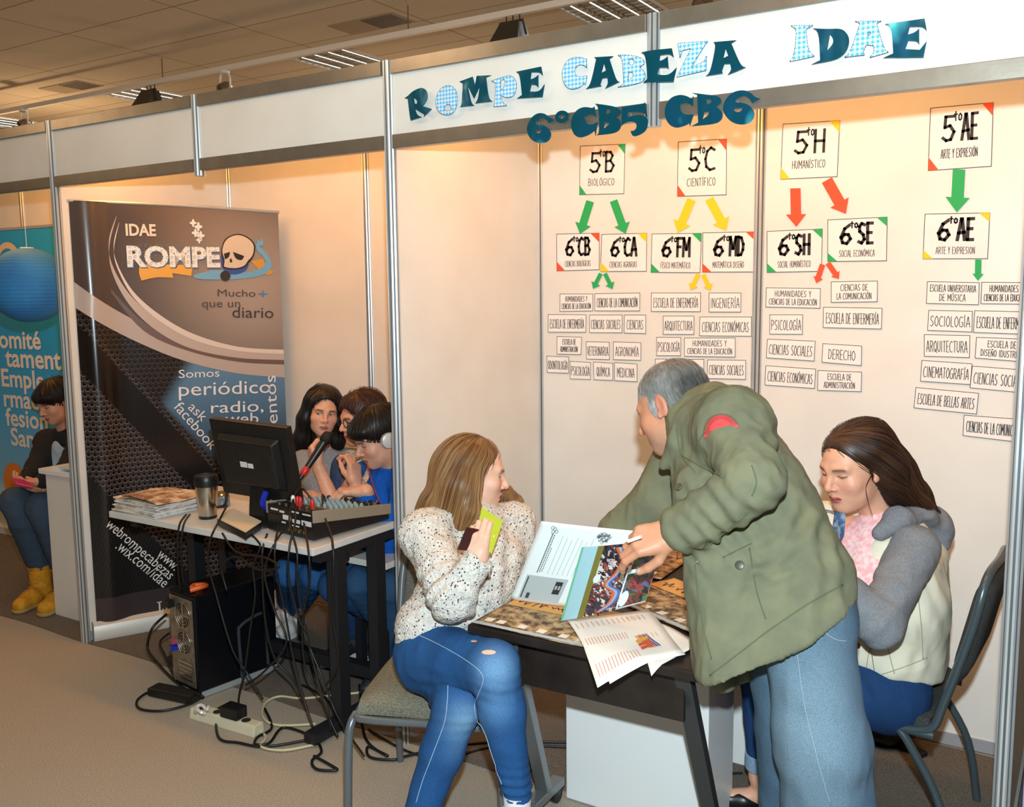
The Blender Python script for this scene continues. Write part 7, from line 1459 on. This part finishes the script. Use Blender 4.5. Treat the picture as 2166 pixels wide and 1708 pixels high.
H_ = SDF(); L_ = lambda *p_: loc(hd, hB, 1.0, *p_); H_.el(L_(0, -.02, .040), (.083, .103, .088), hB, .03); H_.half(L_(0, .070, .070), hB[1]*.80-hB[2]*.60, .01); H_.el(L_(0, .085, -.03), (.060, .085, .100), hB, .02, 1)
for q, dz in ((-1, -.30), (1, -.22)): H_.chain([L_(q*.066, .020, .05), L_(q*.080, .010, -.04), L_(q*.082, -.005, -.14), L_(q*.070, -.01, dz)], [.026, .030, .032, .022], .03)
H_.rc(L_(0, -.06, .0), L_(0, -.075, -.20), .075, .06, .04)
top_ = L_(-.01, .03, .13); hair('hair', p1, H_, .0045, lambda P: np.where(((P-hd)@hB[2] > .05)[:, None], (P-top_)*1.6, 0)+np.array([0, 0, -.14]), 1300, .24, '#17120f', seed=41, var=.45, w=.0012, off=(0, .006))
M_tee = mat('grey_tee', '#8d8f93', .92, 0, .1, noise=(120, '#7f8186', .35, .65)); T = SDF(); T.chain([at(692, 985, 4.46), at(692, 1070, 4.46), at(694, 1170, 4.46)], [.085, .115, .12], .05); T.chain([Rsh, at(690, 968, 4.46), Lsh], [.062, .05, .062], .04); T.chain([Rsh, Rsh+(Rel-Rsh)*.62], [.062, .056], .03); T.chain([Lsh, Lsh+(Lel-Lsh)*.62], [.062, .056], .03); T.el(at(690, 955, 4.36), (.05, .05, .06), None, .02, 1)
cloth('tee', p1, T, .007, M_tee, .004); J2 = SDF(); J2.rc(at(722, 985, 4.38), at(728, 1090, 4.36), .045, .06, .04); cloth('scarf', p1, J2, .007, mat('violet_print_scarf', '#6d6a96', .9, noise=(60, '#b9c4cc', .45, .6)), .004)
Q = SDF(); Q.rc(Rhp, Lhp, .11, .11, .05); Q.chain([Rhp, Rkn, Ran+vec(0, 0, .03)], [.085, .064, .045], .02); Q.chain([Lhp, Lkn, Lan+vec(0, 0, .03)], [.085, .064, .045], .02); cloth('jeans', p1, Q, .008, M_denim, .003, col=jeancol('#2f5f96', []))
sneaker('sneaker', p1, (.70, .71, .004), (.69, .46, .004), body='#dcdad4', sole='#e6e4de'); sneaker('sneaker', p1, (.81, .67, .004), (.835, .43, .004), body='#dcdad4', sole='#e6e4de')
a_, b_ = at(691, 927, 4.12), at(634, 1014, 4.06); d = nrm(b_-a_); mc = empty('microphone', 'black handheld microphone with a red ring held up to the student', 'microphone', a_); L0 = np.linalg.norm(b_-a_)
MB().lathe(a_, [(.004, -.030), (.020, -.024), (.0265, -.008), (.027, .008), (.024, .020), (.020, .024)], axis=d, n=20).build('grille', mat('microphone_mesh', '#1a1a1c', .5, .4, bump=(900, .6, .002)), mc, smooth=True)
MB().lathe(a_, [(.020, .024), (.019, .035), (.0135, L0*.70), (.013, L0*.72)], axis=d, n=18).build('handle', M_black, mc, smooth=True); MB().lathe(a_, [(.0135, L0*.72), (.015, L0*.74), (.015, L0*.88), (.012, L0*.90)], axis=d, n=18).build('ring', mat('red_sleeve', '#c9201f', .4), mc, smooth=True); MB().lathe(a_, [(.012, L0*.90), (.009, L0*1.05), (.004, L0*1.15)], axis=d, n=14).build('plug', M_black, mc, smooth=True)
# the student in glasses
hd = at(764, 886, 4.28); hB = basis(imgdir(-.80, -.22, -.56), CU+CR*.12); SK = '#d59c80'; nb_ = at(778, 965, 4.34)
v, f, c, _ = head(hd, hB, 1.0, SK, '#a8564f', '#33231b', .1, neck=nb_, neck_r=.045, res=.0024); parts = [(v, f, c)]
Rsh, Rel, Rwr = at(742, 985, 4.46), at(720, 1060, 4.30), at(742, 1020, 4.22); Lsh, Lel, Lwr = at(812, 985, 4.26), at(772, 1058, 4.02), at(752, 1024, 4.02)
parts.append(hand(at(752, 1022, 4.04), imgdir(-.10, .96, .05), imgdir(-.80, .1, .5), True, [(.55, .9, .5), (.7, 1.0, .5), (.8, 1.0, .6), (.9, 1.0, .6)], ((.85, .35, .6), (.9, -.05, .4), (.95, -.1, .3)), .98, .05, SK, '#c93a3e', fore=at(770, 1062, 4.02), fr=(.027, .036)))
S = SDF(); S.chain([nb_, at(775, 1080, 4.34), at(778, 1180, 4.36)], [.05, .09, .10]); S.chain([Rsh, Rel, Rwr], [.04, .034, .028]); S.chain([Lsh, Lel], [.04, .036]); S.rc(Rsh, Lsh, .045)
Rhp, Lhp, Rkn, Lkn = at(758, 1180, 4.44), at(796, 1185, 4.30), at(700, 1200, 4.10), at(706, 1215, 3.98); Rkn[2] = Lkn[2] = .46; Ran, Lan = vec(1.262, .55, .10), vec(1.39, .68, .10)
S.chain([Rhp, Rkn, Ran], [.06, .045, .03]); S.chain([Lhp, Lkn, Lan], [.06, .045, .03]); v, f = S.mesh(.010); parts.append((v, f, flat(v, SK)))
p2 = person('student with short brown hair and glasses between the other two at the desk', parts)
H_ = SDF(); L_ = lambda *p_: loc(hd, hB, 1.0, *p_); H_.el(L_(0, -.022, .045), (.088, .108, .092), hB, .03); H_.el(L_(0, -.06, -.02), (.075, .06, .06), hB, .03); H_.half(L_(0, .078, .062), hB[1]*.85-hB[2]*.55, .01); H_.el(L_(0, .075, -.04), (.070, .080, .095), hB, .02, 1)
top_ = L_(0, -.03, .13); hair('hair', p2, H_, .0045, lambda P: (P-top_)*1.4+.10*np.stack([noise3(P, 25), noise3(P+9, 25), noise3(P+21, 25)], -1), 1500, .06, '#47261a', seed=51, var=.5, w=.0011, off=(0, .009))
g_ = MB()
for q in (-1, 1): g_.tube([L_(q*.031+.022*math.cos(t), .098-.004*abs(math.cos(t)), .002+.018*math.sin(t)) for t in np.linspace(0, 2*math.pi, 18, endpoint=False)], .0022, 6, closed=True)
g_.tube([L_(-.010, .100, .004), L_(.010, .100, .004)], .002, 6)
for q in (-1, 1): g_.tube([L_(q*.053, .094, .006), L_(q*.078, .02, .010)], .002, 6)
g_.build('glasses', M_black, p2, smooth='all')
T = SDF(); T.chain([at(772, 1000, 4.34), at(775, 1090, 4.34), at(778, 1180, 4.36)], [.085, .115, .12], .05); T.chain([Rsh, at(775, 980, 4.34), Lsh], [.062, .05, .062], .04); T.chain([Rsh, Rel], [.062, .05], .03); T.chain([Lsh, Lsh+(Lel-Lsh)*.5], [.062, .054], .03); T.el(at(762, 968, 4.22), (.05, .05, .06), None, .02, 1)
cloth('blouse', p2, T, .007, mat('floral_blouse', '#d8d0c0', .9, 0, .1, noise=(85, '#a98b7a', .52, .6)), .004)
T = SDF(); T.rc(at(726, 985, 4.36), at(726, 1085, 4.30), .050, .062, .04); T.rc(at(728, 1000, 4.40), at(745, 1100, 4.34), .06, .07, .04); cloth('waistcoat', p2, T, .007, mat('navy_denim_waistcoat', '#24395c', .88, noise=(140, '#2f476d', .4, .6)), .003)
Q = SDF(); Q.rc(Rhp, Lhp, .11, .11, .05); Q.chain([Rhp, Rkn, Ran+vec(0, 0, .03)], [.085, .062, .046], .02); Q.chain([Lhp, Lkn, Lan+vec(0, 0, .03)], [.085, .062, .046], .02); cloth('jeans', p2, Q, .008, M_denim, .003, col=jeancol('#2c4f7c', []))
sneaker('sneaker', p2, (1.270, .60, .004), (1.235, .345, .004)); sneaker('sneaker', p2, (1.405, .73, .004), (1.355, .48, .004))
# the student in the blue jersey, bent over the mixer
hd = at(800, 926, 4.03); hB = basis(imgdir(-.80, -.44, -.38), CU+CR*.10-CF*.05); SK = '#d3a088'; nb_ = at(838, 1000, 4.10)
v, f, c, _ = head(hd, hB, 1.04, SK, '#a8625a', '#1f1713', 0, nose=1.5, jaw=1.02, neck=nb_, neck_r=.05, res=.0022); parts = [(v, f, c)]
Rsh, Rel, Rwr = at(778, 1010, 4.28), at(770, 1100, 4.12), at(766, 1052, 3.90); Lsh, Lel, Lwr = at(862, 1020, 4.04), at(846, 1100, 3.90), at(800, 1096, 3.86)
parts.append(hand(at(764, 1040, 3.875), imgdir(-.95, -.02, -.25), imgdir(.0, -.98, .1), False, [(.7, .9, .5), (.8, .95, .5), (.9, 1.0, .5), (.8, .9, .5)], ((.7, .4, .6), (.8, .1, .5), (.85, 0, .5)), 1.0, .14, SK, '#dfae9c', fore=at(782, 1062, 3.905), fr=(.029, .033)))
S = SDF(); S.chain([nb_, at(822, 1090, 4.14), at(826, 1200, 4.18)], [.055, .10, .11]); S.chain([Rsh, Rel], [.045, .038]); S.chain([Lsh, Lel, Lwr], [.045, .038, .03]); S.rc(Rsh, Lsh, .05)
Rhp, Lhp, Rkn, Lkn = at(800, 1200, 4.26), at(850, 1205, 4.14), at(756, 1220, 4.02), at(818, 1230, 3.94); Rkn[2] = Lkn[2] = .46; Ran, Lan = vec(1.50, .55, .10), vec(1.62, .42, .10)
S.chain([Rhp, Rkn, Ran], [.065, .048, .035]); S.chain([Lhp, Lkn, Lan], [.065, .048, .035]); v, f = S.mesh(.010); parts.append((v, f, flat(v, SK)))
p3 = person('dark-haired student in a blue jersey with headphones bent over the sound mixer', parts)
H_ = SDF(); L_ = lambda *p_: loc(hd, hB, 1.04, *p_); H_.el(L_(0, -.020, .046), np.array((.084, .108, .090))*1.04, hB, .03); H_.el(L_(0, .060, .062), np.array((.066, .040, .030))*1.04, hB, .03); H_.el(L_(0, -.06, -.02), (.07, .055, .06), hB, .03); H_.half(L_(0, .085, .040), hB[1]*.55-hB[2]*.84, .01); H_.el(L_(0, .080, -.05), (.074, .085, .092), hB, .02, 1)
top_ = L_(.01, -.05, .13); hair('hair', p3, H_, .0045, lambda P: (P-top_)*1.6-hB[2]*.08, 1500, .12, '#1f1612', seed=61, var=.5, w=.0011, off=(0, .008))
M_blue = mat('royal_blue_jersey', '#1558b8', .85, 0, .2, noise=(90, '#134fa6', .35, .65)); T = SDF(); T.chain([at(824, 1030, 4.12), at(822, 1100, 4.14), at(826, 1190, 4.18)], [.10, .135, .13], .05); T.chain([Rsh, at(826, 1005, 4.12), Lsh], [.068, .06, .068], .04); T.chain([Rsh, Rel], [.066, .056], .03); T.chain([Rel, at(774, 1055, 3.895)], [.054, .040], .03); T.chain([Lsh, Lel, Lwr], [.066, .056, .042], .03)
cloth('jersey', p3, T, .007, M_blue, .005, (13, 13, 13))
Q = SDF(); Q.rc(Rhp, Lhp, .115, .115, .05); Q.chain([Rhp, Rkn, Ran+vec(0, 0, .03)], [.09, .066, .05], .02); Q.chain([Lhp, Lkn, Lan+vec(0, 0, .03)], [.09, .066, .05], .02); cloth('jeans', p3, Q, .008, M_denim, .003, col=jeancol('#2f5272', []))
sneaker('shoe', p3, (1.50, .60, .004), (1.49, .34, .004), body='#22252c', sole='#2a2a2c', high=False); sneaker('shoe', p3, (1.63, .47, .004), (1.60, .21, .004), body='#22252c', sole='#2a2a2c', high=False)
hp = empty('headphones', 'pale headphones over the ears of the student in blue', 'headphones', hd)
MB().tube(bez([L_(q, -.015, z) for q, z in ()]+[L_(*p_) for p_ in ((-.092, -.012, -.01), (-.094, -.06, -.02), (-.055, -.112, -.03), (0, -.122, -.032), (.055, -.112, -.03), (.094, -.06, -.02), (.092, -.012, -.01))], 6), .006, 8).build('headband', mat('headphone_grey', '#c9ccd0', .3, .2), hp, smooth=True)
for q in (-1, 1): MB().lathe(L_(q*.074, -.012, -.008), [(.034, 0), (.036, .010), (.032, .024), (.020, .028)], axis=hB[0]*q, n=20).build('ear_cup', mat('headphone_grey', '#c9ccd0'), hp, smooth=True)
tag(MB().tube(bez([at(776, 982, 3.95), at(790, 1030, 3.93), at(808, 1075, 3.92), at(824, 1118, 3.92), at(828, 1140, 3.93)], 6), .0026, 6).build('earphone_cord', mat('red_cord', '#a3242c', .5), smooth='all'), 'thin red cord hanging down the blue jersey', 'cord')
# ------------------------------------------------------------------ the person in yellow boots on the blue stand
hd = at(118, 850, 5.28); hB = basis(imgdir(-.50, -.46, -.73), CU+CR*.05); SK = '#c98f72'; nb_ = at(140, 915, 5.38)
v, f, c, _ = head(hd, hB, 1.0, SK, '#9c5a50', '#241a16', 0, neck=nb_, neck_r=.046, res=.0026); parts = [(v, f, c)]
Rsh, Rel, Rwr = at(100, 935, 5.46), at(78, 990, 5.30), at(50, 1022, 5.08); Lsh, Lel, Lwr = at(172, 935, 5.24), at(140, 1000, 5.08), at(86, 1020, 5.00)
parts.append(hand(Lwr, imgdir(-.90, -.05, -.2), imgdir(-.1, .9, .3), True, [(.5, .7, .4)]*4, s=1.0, skin=SK, fore=Lel, fr=(.027, .036), res=.003)); parts.append(hand(Rwr, imgdir(.80, -.35, -.3), imgdir(.1, .9, .3), False, [(.5, .7, .4)]*4, s=1.0, skin=SK, fore=Rel, fr=(.027, .036), res=.003))
Rhp, Lhp = at(86, 1085, 5.55), at(140, 1085, 5.50); Rkn, Lkn = at(32, 1062, 5.16), at(88, 1072, 5.10); Ran, Lan = on(50, 1246, 2, .10), on(102, 1252, 2, .10); Ran = Ran+vec(0, .10, 0); Lan = Lan+vec(0, .10, 0)
S = SDF(); S.chain([nb_+CF*.03, at(132, 1010, 5.47), at(115, 1085, 5.52)], [.04, .08, .11]); S.rc(Rsh-CU*.03+CF*.03, Lsh-CU*.03+CF*.03, .03); S.chain([Rhp, Rkn, Ran], [.065, .048, .035]); S.chain([Lhp, Lkn, Lan], [.065, .048, .035]); v, f = S.mesh(.010); parts.append((v, f, flat(v, SK)))
p4 = person('person with short dark hair and yellow boots sitting with a pink phone behind the counter', parts)
H_ = SDF(); L_ = lambda *p_: loc(hd, hB, 1.0, *p_); H_.el(L_(0, -.022, .045), (.087, .107, .090), hB, .03); H_.el(L_(0, -.06, -.02), (.075, .055, .065), hB, .03); H_.el(L_(0, .055, .055), (.070, .042, .034), hB, .03); H_.half(L_(0, .085, .032), hB[1]*.55-hB[2]*.84, .01); H_.el(L_(0, .080, -.05), (.074, .085, .090), hB, .02, 1)
top_ = L_(0, -.03, .13); hair('hair', p4, H_, .005, lambda P: (P-top_)*1.6-hB[2]*.06, 1000, .12, '#1c1411', off=(0, .008), seed=71, var=.4, w=.0016)
T = SDF(); T.chain([at(138, 950, 5.40), at(134, 1010, 5.46), at(116, 1085, 5.52)], [.085, .115, .12], .05); cloth('shirt', p4, T, .008, mat('pale_grey_shirt', '#a9b0b8', .9), .003)
T = SDF(); T.chain([Rsh, at(138, 925, 5.40), Lsh], [.066, .055, .066], .04); T.chain([Rsh, Rel, Rwr+(Rel-Rwr)*.15], [.066, .054, .042], .03); T.chain([Lsh, Lel, Lwr+(Lel-Lwr)*.15], [.066, .054, .042], .03); T.rc(at(112, 950, 5.38), at(104, 1060, 5.42), .055, .075, .04); T.rc(at(168, 950, 5.30), at(150, 1070, 5.40), .05, .065, .04); cloth('cardigan', p4, T, .008, mat('black_cardigan', '#15161a', .92), .004)
Q = SDF(); Q.rc(Rhp, Lhp, .12, .12, .05); Q.chain([Rhp, Rkn, Ran+vec(0, 0, .13)], [.095, .078, .066], .02); Q.chain([Lhp, Lkn, Lan+vec(0, 0, .13)], [.095, .078, .066], .02); cloth('jeans', p4, Q, .008, M_denim, .004, col=jeancol('#3a4858', [(Rkn, .10, .4, '#63788a'), (Lkn, .10, .4, '#63788a')]))
M_boot = mat('yellow_nubuck', '#d2951c', .8, noise=(40, '#b97d14', .35, .65))
for an, px in ((Ran, 40), (Lan, 92)):
    fw = nrm(imgdir(-.10, 0, -1.0)*vec(1, 1, 0)); g0 = an*vec(1, 1, 0); S = SDF(); S.chain([g0+vec(0, 0, .05), g0+fw*.10+vec(0, 0, .048), g0+fw*.19+vec(0, 0, .042)], [.050, .048, .042], .03); S.rc(g0+vec(0, 0, .06), g0+vec(0, 0, .20), .052, .060, .03); S.half(vec(0, 0, .022), (0, 0, -1), .004); v, f = S.mesh(.006)
    bt = link('boot', mesh_np('boot', v, f), M_boot, p4); S = SDF(); S.chain([g0+vec(0, 0, .03), g0+fw*.10+vec(0, 0, .03), g0+fw*.195+vec(0, 0, .03)], [.052, .052, .046], .02); S.half(vec(0, 0, .026), (0, 0, 1), .003); S.half(vec(0, 0, .005), (0, 0, -1), .003); v, f = S.mesh(.006); link('sole', mesh_np('sole', v, f), mat('boot_sole', '#a98a56', .7), bt)
    sd_ = vec(-fw[1], fw[0], 0)
    for k in range(5): c_ = g0+fw*(.062-.008*k if k > 1 else .085-.012*k)+vec(0, 0, .105+.022*k); MB().tube(bez([c_-sd_*.028-fw*.01, c_+fw*.008, c_+sd_*.028-fw*.01], 4), .0035, 5).build('lace', mat('tan_lace', '#b7792a', .8), bt)
    MB().lathe(g0+vec(0, 0, .19), [(.058, 0), (.066, .012), (.064, .030), (.055, .034)], n=18).build('collar', M_boot, bt, smooth=True)
o, P, n = slab('smartphone', [(27, 1010), (72, 1020), (70, 1030), (33, 1022)], [4.93, 4.98, 4.90, 4.86], .010, mat('pink_phone', '#c0145c', .3), .002); tag(o, 'bright pink phone in the hands of the person in yellow boots', 'phone')
